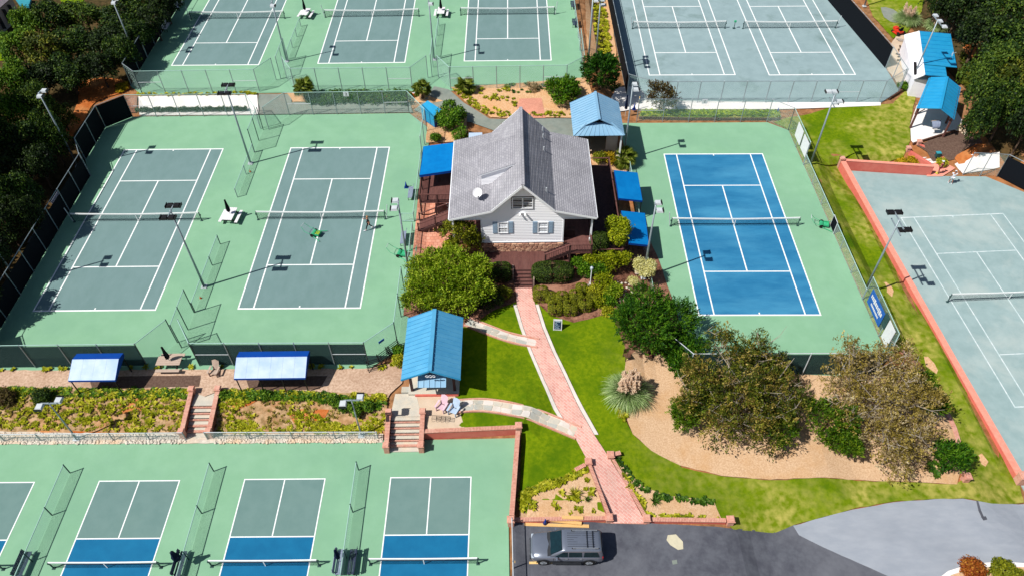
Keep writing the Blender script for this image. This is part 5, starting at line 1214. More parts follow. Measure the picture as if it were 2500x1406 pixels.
kk = thing('kiosk', 'kiosk with a pale weathered blue hip roof behind the clubhouse', 'kiosk', (9.4, 69, -.3))
KX = (6.68, 9.42, 12.12); KY = (66.05, 72.2); ke, kr = 3.1, 4.5
def ks(s):
    x = KX[0] if s < 0 else KX[2]; xi = 8.0 if s < 0 else 10.9
    ribbed(kk, (KX[1], 67.0, kr), (KX[1], KY[1], kr), (x, KY[1], ke), (x, 67.0, ke), 12, M['kiosk_blue'])
    MB().slab([(KX[1] - .0, 67.0, kr - .005), (x, 67.0, ke - .005), (x, KY[0], ke - .005), (xi, 67.0, ke + (kr - ke) * abs(xi - x) / abs(KX[1] - x) - .02)], .05).build('hip_panel', M['kiosk_blue'], kk, world=True)
ks(-1); ks(1)
ribbed(kk, (8.05, 67.35, 3.82), (10.8, 67.35, 3.82), (12.05, 66.05, 3.1), (6.75, 66.05, 3.1), 10, M['kiosk_blue'])
MB().beam((9.42, 66.95, kr + .04), (9.42, 72.25, kr + .04), .26, .07).build('ridge_cap', M['kiosk_blue'], kk, world=True)
for p, q in (((8.05, 67.3, 3.86), (6.7, 66.05, 3.14)), ((10.8, 67.3, 3.86), (12.1, 66.05, 3.14))): MB().beam(p, q, .14, .06).build('hip_cap', M['kiosk_blue'], kk, world=True)
gm = MB(); gm.add([(8.1, 67.4, 3.8), (10.75, 67.4, 3.8), (9.42, 67.4, 4.42), (8.1, 67.46, 3.8), (10.75, 67.46, 3.8), (9.42, 67.46, 4.42)], [(0, 1, 2), (5, 4, 3), (0, 3, 4, 1), (1, 4, 5, 2), (2, 5, 3, 0)]); gm.build('gable_vent', M['dark_inside'], kk, world=True)
MB().box((9.4, 70.9, 1.3), (4.4, .16, 3.4)).build('wall', M['tan_wall'], kk, world=True)
for x in (7.25, 11.55): MB().box((x, 69.1, 1.3), (.16, 3.6, 3.4)).build('wall', M['tan_wall'], kk, world=True)
MB().box((10.95, 67.3, 1.3), (1.1, .16, 3.4)).build('wall', M['tan_wall'], kk, world=True)
MB().box((8.0, 67.3, .3), (1.4, .16, 1.1)).build('counter', M['tan_wall'], kk, world=True)
MB().box((9.4, 69, -.3), (5.0, 4.6, .24)).build('floor_slab', M['concrete_tan'], kk, world=True)
for x in (6.95, 11.85): MB().box((x, 66.4, 1.3), (.16, .16, 3.4)).build('post', M['trim'], kk, world=True)

def canopy(label, x0, x1):
    o = thing('canopy_shelter', label, 'canopy', ((x0 + x1) / 2, 37, -.05), 0, 'canvas shelters over the mulch walk')
    f, r_, b = (35.85, 1.95), (37.45, 2.62), (38.2, 2.4); n = max(4, round((x1 - x0) / .95))
    for i in range(n):
        a, c = x0 + (x1 - x0) * i / n, x0 + (x1 - x0) * (i + 1) / n
        MB().slab([(a + .004, r_[0], r_[1]), (c - .004, r_[0], r_[1]), (c - .004, f[0], f[1]), (a + .004, f[0], f[1])], .02).build('front_canvas', M['canvas_pale'], o, world=True)
    MB().slab([(x0, b[0], b[1]), (x1, b[0], b[1]), (x1, r_[0], r_[1]), (x0, r_[0], r_[1])], .02).build('top_canvas', M['canvas_navy'], o, world=True)
    for x in (x0, x1):
        m = MB(); p = [(x, f[0], f[1]), (x, r_[0], r_[1]), (x, b[0], b[1]), (x, b[0], b[1] - .3), (x, f[0], f[1] - .2)]; m.add(p + [(x + .02, y, z) for _, y, z in p], [(0, 1, 2, 3, 4), (9, 8, 7, 6, 5)] + [(i, (i + 1) % 5, 5 + (i + 1) % 5, 5 + i) for i in range(5)]); m.build('end_canvas', M['canvas_navy'], o, world=True)
    MB().box(((x0 + x1) / 2, f[0], f[1] - .1), (x1 - x0, .03, .2)).build('valance', M['canvas_navy'], o, world=True)
    k = 2 if x1 - x0 < 4.5 else 4
    for i in range(k):
        x = x0 + .15 + (x1 - x0 - .3) * i / (k - 1)
        for y, zt in ((f[0] + .05, 1.93), (b[0] - .1, 2.4)): MB().box((x, y, zt / 2), (.07, .07, zt)).build('post', M['black_metal'], o, world=True)
        MB().beam((x, f[0], 1.9), (x, r_[0], 2.57), .05, .05).build('rafter', M['black_metal'], o, world=True)
canopy('smaller pale-fronted blue canvas shelter nearer the woods', -35.45, -31.7)
canopy('larger pale-fronted blue canvas shelter near the pavilion', -22.25, -16.55)

def awning(label, pts, drop, posts, val=True):
    o = thing('awning', label, 'awning', (pts[0][0], pts[0][1], posts[0][2]), 0, 'bright blue awnings beside the clubhouse'); P_ = [Vector(p) for p in pts]; n = 5; k = 4
    V = []; F = []
    for i in range(n + 1):
        for j in range(k + 1):
            u, v = i / n, j / k; p = P_[0].lerp(P_[1], u).lerp(P_[3].lerp(P_[2], u), v); s = .05 * math.sin(u * math.pi * n) ** 2
            V.append((p.x, p.y, p.z - s * .4 - .06 * math.sin(v * math.pi)))
    F = [(i * (k + 1) + j, (i + 1) * (k + 1) + j, (i + 1) * (k + 1) + j + 1, i * (k + 1) + j + 1) for i in range(n) for j in range(k)]; N_ = len(V)
    mb = MB(); mb.add(V + [(x, y, z - .03) for x, y, z in V], F + [tuple(q + N_ for q in f[::-1]) for f in F]); mb.build('canvas_top', M['canvas_blue'], o, world=True, smooth=True)
    for a, b in ((0, 1), (1, 2), (2, 3), (3, 0)):
        p, q = P_[a], P_[b]; m = MB(); d = Vector((0, 0, drop)); nr = Vector((p.y - q.y, q.x - p.x, 0)).normalized() * .02
        m.add([p, q, q - d, p - d, p + nr, q + nr, q - d + nr, p - d + nr], [(0, 1, 2, 3), (7, 6, 5, 4), (0, 4, 5, 1), (1, 5, 6, 2), (2, 6, 7, 3), (3, 7, 4, 0)]); m.build('valance', M['canvas_navy'], o, world=True)
    for x, y, z0, z1 in posts: MB().box((x, y, (z0 + z1) / 2), (.08, .08, z1 - z0)).build('post', M['black_metal'], o, world=True)
awning('wide bright blue awning over the deck beside the lower courts', [(-9.0, 64.0, 3.5), (-5.75, 64.3, 3.75), (-5.75, 59.7, 3.75), (-9.05, 59.3, 3.5)], .28, [(-8.95, 63.9, 0, 3.4), (-8.95, 59.4, 0, 3.4)])
awning('bright blue awning over the terrace, upper of the two by the blue court', [(10.65, 61.6, 2.0), (13.15, 61.9, 1.4), (13.1, 57.5, 1.4), (10.65, 57.2, 2.0)], .22, [(13.05, 61.7, -1.15, 1.35), (13.05, 57.6, -1.15, 1.35), (10.7, 61.5, -1, 1.9), (10.7, 57.3, -1, 1.9)])
awning('bright blue awning over the terrace, lower of the two by the blue court', [(10.7, 55.3, 2.0), (13.1, 55.6, 1.4), (12.9, 51.1, 1.4), (10.95, 50.8, 2.0)], .22, [(13.0, 55.4, -1.15, 1.35), (12.85, 51.2, -1.15, 1.35), (10.8, 55.1, -1, 1.9), (11.0, 51.0, -1, 1.9)])
for y, lb in ((56.6, 'tan bench under the edge of the upper blue awning'), (50.2, 'tan bench under the edge of the lower blue awning')):
    o = thing('terrace_bench', lb, 'bench', (11.9, y, tz1(11.9, y))); MB().box((0, 0, .45), (.5, 1.7, .06)).build('seat', M['tan_wall'], o)
    for s in (-.6, .6): MB().box((0, s, .21), (.4, .08, .42)).build('leg', M['deck_dark'], o)

# ---- shed and open shelter by the woods
sh = thing('equipment_shed', 'white shed with a flat-pitched bright blue roof by the woods', 'shed', (52.5, 84.5, -1.7))
rp_ = [(52.6, 89.6, 1.7), (56.9, 89.6, 1.3), (53.9, 81.3, 1.3), (53.0, 81.4, 1.38), (52.2, 79.3, 1.4), (49.4, 79.3, 1.7)]
a, b = Vector((52.6, 89.6, 1.75)), Vector((49.4, 79.3, 1.75)); d1 = Vector((4.3, 0, -.45)); 
ribbed(sh, a, a.lerp(b, .78), a.lerp(b, .78) + d1, a + d1, 8, M['metal_blue2'])
ribbed(sh, a.lerp(b, .78), b, b + d1 * .66, a.lerp(b, .78) + d1 * .66, 3, M['metal_blue2'])
l0, l1 = at(2207, 86, .75), at(2231, 194, .75)
MB().slab([a, b, (l1.x, l1.y, .75), (l0.x, l0.y, .75)], .1).build('lean_to_roof', M['shed_white'], sh, world=True)
MB().prism([(l0.x + .2, l0.y - .1), (a.x + 4.0, a.y - .2), (b.x + 4.0 - 1.3, b.y + 2.2), (b.x + 2.6, b.y + .2), (l1.x + .2, l1.y + .1)], -1.75, .7).build('wall', M['shed_white'], sh, world=True)
c0 = a.lerp(b, .68).lerp(Vector((l0.x, l0.y, .75)).lerp(Vector((l1.x, l1.y, .75)), .68), .55); c1 = a.lerp(b, .93).lerp(Vector((l0.x, l0.y, .75)).lerp(Vector((l1.x, l1.y, .75)), .93), .72)
MB().beam(c0 + Vector((0, 0, .02)), c1 + Vector((0, 0, .02)), .5, .06).build('skylight', M['dark_inside'], sh, world=True)
MB().beam(a + Vector((0, 0, .03)), b + Vector((0, 0, .03)), .16, .07).build('ridge_flashing', M['trim'], sh, world=True)
va = MB().path([(54.3, 83.4, 1.3), (54.4, 83.5, 2.3)], .03).path([(53.9, 83.4, 1.9), (54.8, 83.6, 2.2)], .02).path([(54.1, 83.0, 2.1), (54.6, 84.0, 2.0)], .02); va.build('roof_antenna', M['steel_white'], sh, world=True)
so = thing('open_shelter', 'open timber shelter with a bright blue gable roof by the woods', 'shelter', (49.7, 75, -1.7))
A_, B_ = at(2313, 189, 2.3), at(2296, 266, 2.3); L0, L1 = at(2268, 190, 1.25), at(2237, 265, 1.25); R0, R1 = at(2346, 216, 1.1), at(2330, 293, 1.1)
ribbed(so, A_, B_, L1, L0, 10, M['metal_blue2']); ribbed(so, A_, B_, R1, R0, 10, M['metal_blue2'])
MB().beam(A_ + Vector((0, 0, .04)), B_ + Vector((0, 0, .04)), .25, .06).build('ridge_cap', M['metal_blue2'], so, world=True)
for e0, e1 in ((L0, L1), (R0, R1)):
    for t in (.08, .5, .92):
        p = e0.lerp(e1, t).lerp(A_.lerp(B_, t), .12); MB().box((p.x, p.y, -.3), (.18, .18, 2.8)).build('post', M['deck'], so, world=True)
        q = p.lerp(A_.lerp(B_, t), .3); MB().beam((p.x, p.y, .3), (q.x, q.y, 1.2), .1, .1).build('brace', M['deck'], so, world=True)
    MB().beam(e0.lerp(A_, .12) + Vector((0, 0, -.12)), e1.lerp(B_, .12) + Vector((0, 0, -.12)), .14, .2).build('beam', M['deck_dark'], so, world=True)
for s in (A_.lerp(B_, .06), A_.lerp(B_, .94)):
    pass
# house at the edge of the woods
hh = thing('neighbour_house', 'corner of a cream house with dark windows beyond the woods', 'house', at(6, 40, .6))
e0, e1 = at(34, -10, 3.6), at(-60, 72, 3.6); dv = (e1 - e0).normalized(); nv = Vector((dv.y, -dv.x, 0)); nv = nv if nv.x < 0 else -nv
i0, i1 = e0 + nv * .5, e1 + nv * .5
MB().prism([(i0.x, i0.y), (i1.x, i1.y), ((i1 + nv * 9).x, (i1 + nv * 9).y), ((i0 + nv * 9).x, (i0 + nv * 9).y)], .2, 3.5).build('wall', M['house_cream'], hh, world=True)
MB().slab([e0, e1, e1 + nv * 5.5 + Vector((0, 0, 2.4)), e0 + nv * 5.5 + Vector((0, 0, 2.4))], .15).build('roof', M['roof_brown'], hh, world=True)
MB().slab([e0 + nv * 11, e1 + nv * 11, e1 + nv * 5.5 + Vector((0, 0, 2.4)), e0 + nv * 5.5 + Vector((0, 0, 2.4))], .15).build('roof', M['roof_brown'], hh, world=True)
for t in (.16, .3, .46, .62):
    p = i0.lerp(i1, t) - nv * .03; MB().beam((p.x, p.y, 1.0), (p.x, p.y, 3.0), .9, .05).build('window', M['glass'], hh, world=True)
tp = thing('garden_tarp', 'teal cover beside the cream house beyond the woods', 'tarp', at(58, 4, .6)); q = [at(x, y, 1.2) for x, y in ((34, -6), (76, -6), (70, 16), (48, 14))]; MB().slab(q, .3).build('cover', M['teal'], tp, world=True)
# ================================================================== furniture and small things
def umbrella_parts(o, z0, h, m, fat=.16, tilt=(0, 0)):
    top = Vector((tilt[0], tilt[1], h)); MB().tube((0, 0, .05), (0, 0, z0), .025, .025, 7).build('umbrella_pole', M['steel_white'], o)
    prof = [(.05, z0), (fat, z0 + .12), (fat * 1.05, z0 + .45), (fat * .7, z0 + (h - z0) * .6), (fat * .45, h - .12), (fat * .55, h - .06), (.02, h + .05)]
    mb = MB(); n = 10; V = []; F = []
    for k, (r_, z) in enumerate(prof):
        t = (z - z0) / (h - z0); 
        for i in range(n):
            a = i * 2 * math.pi / n; rr = r_ * (1.18 if i % 2 else .82); V.append((tilt[0] * t + rr * math.cos(a), tilt[1] * t + rr * math.sin(a), z))
    for k in range(len(prof) - 1): F += [(k * n + i, k * n + (i + 1) % n, (k + 1) * n + (i + 1) % n, (k + 1) * n + i) for i in range(n)]
    mb.add(V, F + [tuple(range(n - 1, -1, -1)), tuple(range((len(prof) - 1) * n, len(prof) * n))]); mb.build('closed_umbrella', m, o)
def picnic_table(label, loc, rot, m, umb=True, L=1.85, um='black', planks=5):
    o = thing('picnic_table', label, 'picnic table', loc, rot, 'picnic tables')
    for k in range(planks): MB().box((0, (k - (planks - 1) / 2) * .72 / planks * 1.35, .75), (L, .72 / planks * 1.35 - .012, .045)).build('table_plank', m, o, bev=.005)
    for s in (-1, 1):
        for k in (-.5, .5): MB().box((0, s * .82 + k * .15, .45), (L, .14, .045)).build('seat_plank', m, o, bev=.005)
        MB().beam((s * L * .34, -.32, .72), (s * L * .34, -.62, 0), .07, .09).beam((s * L * .34, .32, .72), (s * L * .34, .62, 0), .07, .09).beam((s * L * .34, -.9, .4), (s * L * .34, .9, .4), .06, .09).build('leg_frame', M['black_metal'], o)
    if umb: umbrella_parts(o, 1.0, 2.55, M[um], .17)
    return o
picnic_table('white picnic table with closed black umbrella between the lower courts', tuple(at(566, 536, 0)), R(85), M['plastic_white'])
picnic_table('weathered wooden picnic table with closed umbrella behind the lower fences', tuple(at(420, 893, 0)), 0, M['wood_pale'], L=2.0)
picnic_table('white umbrella table between the first two upper courts', tuple(at(748, 42, .5)), R(82), M['plastic_white'])
picnic_table('white umbrella table between the last two upper courts', tuple(at(1078, 39, .5)), R(88), M['plastic_white'])

def bench(label, loc, rot, m, L=1.8, back=True, group='benches beside the courts'):
    o = thing('bench', label, 'bench', loc, rot, group)
    for k in range(4): MB().box((0, (k - 1.5) * .115, .45), (L, .095, .035)).build('seat_slat', m, o)
    if back:
        for k in range(3): MB().box((0, .27 + k * .03, .6 + k * .12), (L, .03, .095), tilt=Matrix.Rotation(R(-12), 3, 'X')).build('back_slat', m, o)
    for s in (-1, 1):
        f = MB().box((s * L * .42, -.18, .22), (.05, .05, .44)).box((s * L * .42, .2, .22), (.05, .05, .44)).box((s * L * .42, 0, .42), (.05, .45, .04))
        if back: f.beam((s * L * .42, .22, .42), (s * L * .42, .36, .9), .05, .04)
        f.build('leg', M['black_metal'], o)
    return o
bench('grey slatted bench by the low fence beside the deck, above the open gate', tuple(at(1003, 478, 0)), R(-90), M['bench_grey'])
bench('grey slatted bench by the low fence above the parked roller', tuple(at(985, 588, 0)), R(-90), M['bench_grey'])
bench('bench in the shade of the woods above the lower net', tuple(at(150, 496, 0)), R(90), M['bench_grey'])
bench('bench in deep shade of the woods below the lower net', tuple(at(96, 592, 0)), R(90), M['bench_grey'])
bench('pale bench beside the dark fence of the upper courts', tuple(at(410, 72, .5)), R(90), M['plastic_white'])
bench('pale bench at the top edge beside the dark upper fence', tuple(at(440, 20, .5)), R(90), M['plastic_white'])
bench('navy bench by the planted strip at the top edge', tuple(at(1397, 18, .5)), R(-90), M['bench_navy'])
bench('navy bench by the planted strip below the net', tuple(at(1401, 62, .5)), R(-90), M['bench_navy'])
bench('grey bench against the black fence of the clay court, upper one', tuple(at(2072, 44, -1.7)), R(-84), M['bench_grey'])
bench('grey bench against the black fence of the clay court, lower one', tuple(at(2104, 94, -1.7)), R(-84), M['bench_grey'])
bench('navy slatted bench with its shadow on the first pickleball divider', (-34.2, 22.0, -1), R(90), M['bench_navy'])
for x, lb in ((-23.25, 'navy bench with a closed navy umbrella above the yellow bin'), (-12.2, 'grey bench with a closed navy umbrella on the last pickleball divider')):
    o = bench(lb, (x, 21.9, -1), R(90), M['bench_navy'] if x < -20 else M['bench_grey']); umbrella_parts(o, 1.05, 2.35, M['navy'], .24 if x < -20 else .17, (0, 0))
bench('navy bench back to back with the grey umbrella bench', (-11.35, 21.9, -1), R(-90), M['bench_navy'])
for x, y, lb in ((-22.8, 20.35, 'yellow ball bin at the bottom edge below the navy umbrella'), (-11.95, 20.35, 'yellow ball bin at the bottom edge below the double bench')):
    o = thing('ball_bin', lb, 'bin', (x, y, -1)); MB().lathe([(.2, .05), (.26, .7), (.28, .72)], 12).build('bin_body', M['yellow'], o); MB().lathe([(.29, .72), (.27, .78), (.1, .82)], 12).build('lid', M['wood_fresh'], o)

def adirondack(label, loc, rot, m):
    o = thing('garden_chair', label, 'chair', loc, rot, 'slatted garden chairs')
    for k in range(5): MB().box((0, -.28 + k * .115, .38 - k * .03), (.52, .1, .025), tilt=Matrix.Rotation(R(-12), 3, 'X')).build('seat_slat', m, o)
    for k in range(6):
        h = .95 - .05 * abs(k - 2.5); MB().box(((k - 2.5) * .1, .33 + .16, .2 + h / 2), (.09, .025, h), tilt=Matrix.Rotation(R(-24), 3, 'X')).build('back_slat', m, o, bev=.006)
    for s in (-1, 1):
        MB().box((s * .36, -.02, .58), (.16, .78, .03)).build('armrest', m, o, bev=.008)
        MB().box((s * .32, -.33, .28), (.04, .12, .56)).build('leg', m, o); MB().beam((s * .29, -.3, .32), (s * .29, .62, .03), .04, .12).build('leg', m, o)
    return o
adirondack('peach slatted garden chair on the mulch between the canopies', tuple(at(526, 912, -.05)), R(-8), M['wood_pale'])
adirondack('pink slatted garden chair on the patio', (-5.72, 34.1, -.06), R(-25), M['pink'])
adirondack('pale blue slatted garden chair on the patio', (-4.75, 33.75, -.06), R(-25), M['sky_paint'])
o = thing('iron_footstool', 'low black iron lattice table on the patio before the two chairs', 'table', (-5.7, 33.0, -.06), R(-6))
for k in range(4):
    x = (k - 1.5) * .36; f = MB().path([(x - .17, -.17, .4), (x + .17, -.17, .4), (x + .17, .17, .4), (x - .17, .17, .4), (x - .17, -.17, .4)], .016, 5)
    for j in (-.08, 0, .08): f.tube((x + j, -.17, .4), (x + j, .17, .4), .009, .009, 4)
    f.build('lattice_top', M['wicker'], o)
    MB().tube((x - .17, -.17, 0), (x - .17, -.17, .4), .013, .013, 5).tube((x + .17, .17, 0), (x + .17, .17, .4), .013, .013, 5).build('leg', M['wicker'], o)

def sling_chair(label, loc, rot):
    o = thing('patio_chair', label, 'chair', loc, rot, 'black sling chairs behind the clubhouse')
    MB().box((0, 0, .42), (.5, .48, .03)).build('seat', M['wicker'], o); MB().box((0, .32, .74), (.5, .03, .68), tilt=Matrix.Rotation(R(-15), 3, 'X')).build('backrest', M['wicker'], o)
    for s in (-1, 1): MB().path([(s * .26, -.24, 0), (s * .26, -.24, .6), (s * .26, .3, .62), (s * .26, .36, 0)], .02).build('side_frame', M['black_metal'], o)
sling_chair('black sling chair nearer the roof behind the clubhouse', (3.2, 67.6, -.05), R(-20)); sling_chair('black sling chair nearer the kiosk', (4.7, 67.2, -.05), R(-35)); sling_chair('tipped black chair in the shade between the sling chairs and roof', (5.5, 66.6, -.05), R(-80))
for x, lb in ((-.75, 'dark wooden bench beside the brick patio, nearer the walkway'), (2.1, 'dark wooden bench beside the brick patio, nearer the green bush')):
    o = thing('patio_bench', lb, 'bench', (x, 71.6, tz1(x, 71.6))); 
    for k in range(4): MB().box(((k - 1.5) * .15, 0, .45), (.135, 1.7, .05)).build('seat_slat', M['wood_tie'], o)
    for s in (-.7, .7): MB().box((0, s, .21), (.55, .1, .42)).build('leg', M['wood_tie'], o)
# white table top with a fold
o = thing('ping_pong_table', 'pale folding table with a dark centre seam beside the round shrub', 'table', (-3.85, 68.9, tz1(-3.85, 68.9)), R(1))
MB().box((0, -.69, .76), (1.5, 1.36, .04)).build('table_half', M['sky_paint'], o); MB().box((0, .69, .76), (1.5, 1.36, .04)).build('table_half', M['sky_paint'], o)
MB().box((0, 0, .83), (1.6, .02, .14)).build('table_net', M['steel'], o)
for sx in (-.6, .6):
    for sy in (-1.1, 1.1): MB().box((sx, sy, .37), (.05, .05, .74)).build('leg', M['black_metal'], o)
# lean blue bin shed behind the court fence
o = thing('storage_locker', 'blue storage locker behind the corner fence by the walkway', 'locker', (-9.0, 73.4, 0), R(-48))
MB().box((0, 0, .85), (2.4, 1.0, 1.7)).build('locker_body', M['cone_blue'], o, bev=.02); MB().slab([(-1.3, -.6, 1.72), (1.3, -.6, 1.72), (1.3, .6, 2.0), (-1.3, .6, 2.0)], .06).build('lid', M['metal_blue2'], o)
for k in range(3): MB().box((-.8 + k * .8, -.51, .85), (.7, .03, 1.4)).build('locker_door', M['metal_blue2'], o)

def cone(label, loc, h=.75, m='cone_blue'):
    o = thing('marker_cone', label, 'cone', loc, 0, 'marker cones'); MB().box((0, 0, .03), (h * .55, h * .55, .06)).build('base', M[m], o, bev=.01); MB().lathe([(h * .24, .06), (h * .12, h * .5), (h * .04, h)], 12).build('cone_body', M[m], o, smooth=True)
cone('blue cone on the court near the upper bench', tuple(at(992, 458, 0)), .75)
cone('blue cone beside the yellow boards behind the car', tuple(at(1331, 1278, -1.2)), .75)
cone('small orange cone on the low divider under the near light pole', tuple(at(490, 728, 0)), .3, 'orange')
cone('small orange cone by the divider under the far light pole', tuple(at(611, 420, 0)), .3, 'orange')
cone('blue cone on the white sidewalk beside the light pole', tuple(at(1548, 268, -1.3)), .8)
cone('blue cone at the far end of the white sidewalk', tuple(at(1898, 276, -1.4)), .7)
for k, (p, q, zz, lb) in enumerate((((1275, 1279), (1438, 1284), -1.15, 'long fresh board on the asphalt behind the car'), ((1344, 1269), (1420, 1277), -1.02, 'short fresh board lying against the salmon wall'), ((1372, 1262), (1424, 1264), -.8, 'pale board resting on the wall coping'))):
    o = thing('lumber_board', lb, 'board', at(p[0], p[1], zz)); a, b = at(*p, zz), at(*q, zz); MB().beam(a, b, .24, .09).build('plank', M['wood_fresh'], o, world=True)
# court rollers (ball mowers)
def roller(label, loc, rot, balls):
    o = thing('ball_roller', label, 'ball collector', loc, rot, 'green ball collectors')
    for k in range(6): MB().tube((-.34 + k * .11, 0, .2), (-.27 + k * .11, 0, .2), .2, .2, 16).build('disc', M['roller_green'], o)
    for s in (-1, 1):
        MB().tube((s * .4, 0, .2), (s * .44, 0, .2), .22, .22, 16).build('wheel', M['tyre'], o)
        MB().path([(s * .38, 0, .25), (s * .42, .75, .5), (s * .3, 1.15, .95)], .022).build('handle', M['roller_green'], o)
        MB().path([(s * .42, -.1, .15), (s * .62, -.6, .12), (s * .8, -1.0, .1)], .035).build('guide_arm', M['roller_green'], o)
    MB().tube((-.3, 1.15, .95), (.3, 1.15, .95), .025, .025, 6).build('grip', M['steel_white'], o)
    bk = MB().box((0, -.42, .22), (.62, .5, .03)).box((0, -.67, .32), (.62, .02, .2)).box((-.31, -.42, .32), (.02, .5, .2)).box((.31, -.42, .32), (.02, .5, .2)).build('hopper', M['roller_green'], o)
    if balls:
        mb = MB(); rg_ = random.Random(3)
        for i in range(60): mb.lathe([(.005, -.033), (.028, -.018), (.033, 0), (.028, .018), (.005, .033)], 6, (rg_.uniform(-.27, .27), -.42 + rg_.uniform(-.21, .21), .3 + rg_.uniform(-.02, .08)))
        mb.build('tennis_balls', M['ball_yellow'], bk, kind='stuff')
roller('green ball collector full of yellow balls on the court', tuple(at(768, 573, 0)), R(70), True)
roller('green ball collector parked by the low fence under the pole', tuple(at(976, 622, 0)), R(75), False)
roller('green ball collector parked by the blue court fence', tuple(at(2004, 551, -1.15)), R(75), False)
o = thing('backboard', 'black framed rebound board by the blue court fence', 'board', tuple(at(2030, 562, -1.15)), R(88)); MB().box((0, 0, .8), (1.1, .05, 1.3)).build('board_face', M['black'], o); MB().path([(-.6, 0, 0), (-.6, 0, 1.5), (.6, 0, 1.5), (.6, 0, 0)], .04).build('frame', M['steel_white'], o)
o = thing('net_crank_stand', 'small green stand between the two clay court nets', 'stand', (31.2, 97.3, -1.7)); MB().tube((0, 0, 0), (0, 0, 1.0), .05, .04, 8).box((0, 0, .03), (.35, .35, .06)).build('post', M['post_green'], o); MB().box((0, 0, 1.05), (.3, .2, .25)).build('cooler', M['roller_green'], o, bev=.02)
# A-frame sign on the lawn
o = thing('sandwich_board', 'white framed chalkboard sign standing on the lawn', 'sign', G(1361, 800), R(-4))
for s in (-1, 1):
    tl = Matrix.Rotation(R(s * 14), 3, 'X'); c = Vector((0, s * .16, .58))
    MB().box(c, (.62, .02, .95), tilt=tl).build('chalk_panel', M['sign_board'], o)
    f = MB()
    for q in (-1, 1): f.box(c + tl @ Vector((q * .34, 0, -.02)), (.07, .045, 1.16), tilt=tl); f.box(c + tl @ Vector((0, 0, q * .5)), (.62, .04, .08), tilt=tl)
    f.build('frame', M['sign_white'], o)
    if s < 0:
        w = MB(); rg_ = random.Random(9)
        w.box(c + tl @ Vector((0, -.016, .38)), (.46, .008, .09), tilt=tl)
        for k in range(5):
            x = -.24
            while x < .2: ww = rg_.uniform(.05, .14); w.box(c + tl @ Vector((x + ww / 2, -.016, .2 - k * .13 + rg_.uniform(-.015, .015))), (ww, .008, rg_.uniform(.04, .07)), tilt=tl); x += ww + .03 + (.3 if rg_.random() < .2 else 0)
        w.build('chalk_writing', M['chalk'], o)
# things on the patio deck under the house
o = thing('grill_cover', 'round grey covered grill in the porch beside the golden conifer', 'grill', (-3.5, 52.4, 1.62)); MB().lathe([(.3, 0), (.34, .5), (.36, .8), (.25, 1.05), (.05, 1.12)], 14).build('cover', M['steel'], o, smooth=True)
o = thing('porch_screen', 'wire lattice planter stand in the porch by the stair', 'planter', (5.5, 52.3, 1.62)); MB().box((0, 0, .45), (1.0, .5, .9)).build('box', M['deck_dark'], o); panel('lattice', M['wire_rail'], o, (5.0, 52.02, 0), (6.0, 52.02, 0), 1.62, 1.62, .9)
for k, (x, y, rz_, lb) in enumerate(((-10.75, 39.1, 45, 'dark folded chair rack leaning inside the corner fence'), (-11.5, 38.2, 20, 'black low rack outside the corner fence'), (-10.1, 39.9, 45, 'dark slatted rack nearest the pavilion corner'))):
    o = thing('chair_rack', lb, 'rack', (x, y, 0), R(rz_))
    for j in range(6): MB().beam((-.7, -.25 + j * .1, .3 + j * .1), (.7, -.25 + j * .1, .3 + j * .1), .05, .03).build('slat', M['black_metal'], o)
    for s in (-.6, .6): MB().beam((s, -.3, 0), (s, .3, .95), .05, .05).beam((s, .3, 0), (s, .1, .7), .05, .05).build('frame', M['black_metal'], o)
o = thing('drinks_cooler', 'orange drinks cooler beside the fan palm at the walkway', 'cooler', G(1012, 236)); MB().lathe([(.22, 0), (.25, .5), (.22, .55)], 12).build('cooler_body', M['orange'], o, smooth=True); MB().lathe([(.24, .55), (.2, .63)], 12).build('lid', M['sign_white'], o)
o = thing('closed_parasol', 'closed navy parasol standing beside the kiosk', 'umbrella', G(1526, 285)); umbrella_parts(o, 1.0, 2.9, M['navy'], .16)
o = thing('marker_post', 'yellow and white post on the sidewalk by the kiosk', 'post', G(1558, 268)); MB().tube((0, 0, 0), (0, 0, .9), .06, .06, 8).build('lower_post', M['sign_white'], o); MB().tube((0, 0, .9), (0, 0, 1.8), .06, .06, 8).build('upper_post', M['yellow'], o)
# mower, ladder and logs by the shed
o = thing('riding_mower', 'red riding mower parked by the white shed', 'mower', G(2192, 84), R(20))
MB().box((0, 0, .45), (.7, 1.1, .25)).build('body', M['red_paint'], o, bev=.04); MB().box((0, .65, .55), (.55, .6, .4)).build('hood', M['red_paint'], o, bev=.06); MB().box((0, -.2, .72), (.45, .4, .12)).box((0, -.38, .95), (.45, .1, .4)).build('seat', M['black'], o, bev=.03); MB().box((0, .1, .22), (1.2, .9, .12)).build('cutting_deck', M['red_paint'], o, bev=.03); MB().tube((0, .3, .7), (0, .15, 1.05), .02, .02, 6).lathe([(.16, 0), (.18, .02), (.16, .04)], 12, (0, .13, 1.04)).build('steering_wheel', M['black_metal'], o)
for sx in (-1, 1):
    MB().tube((sx * .42, -.45, .28), (sx * .55, -.45, .28), .28, .28, 14).build('wheel', M['tyre'], o); MB().tube((sx * .38, .7, .18), (sx * .48, .7, .18), .18, .18, 12).build('wheel', M['tyre'], o)
o = thing('ladder', 'grey ladder lying by the white shed', 'ladder', G(2210, 100)); a, b = G(2187, 98) + Vector((0, 0, .15)), G(2216, 108) + Vector((0, 0, .6)); d = Vector((.1, -.4, 0))
MB().beam(a, b, .06, .08).build('rail', M['rock_grey'], o, world=True); MB().beam(a + d, b + d, .06, .08).build('rail', M['rock_grey'], o, world=True)
for k in range(6): p = a.lerp(b, (k + .5) / 6); MB().tube(p, p + d, .025, .025, 6).build('rung', M['rock_grey'], o, world=True)
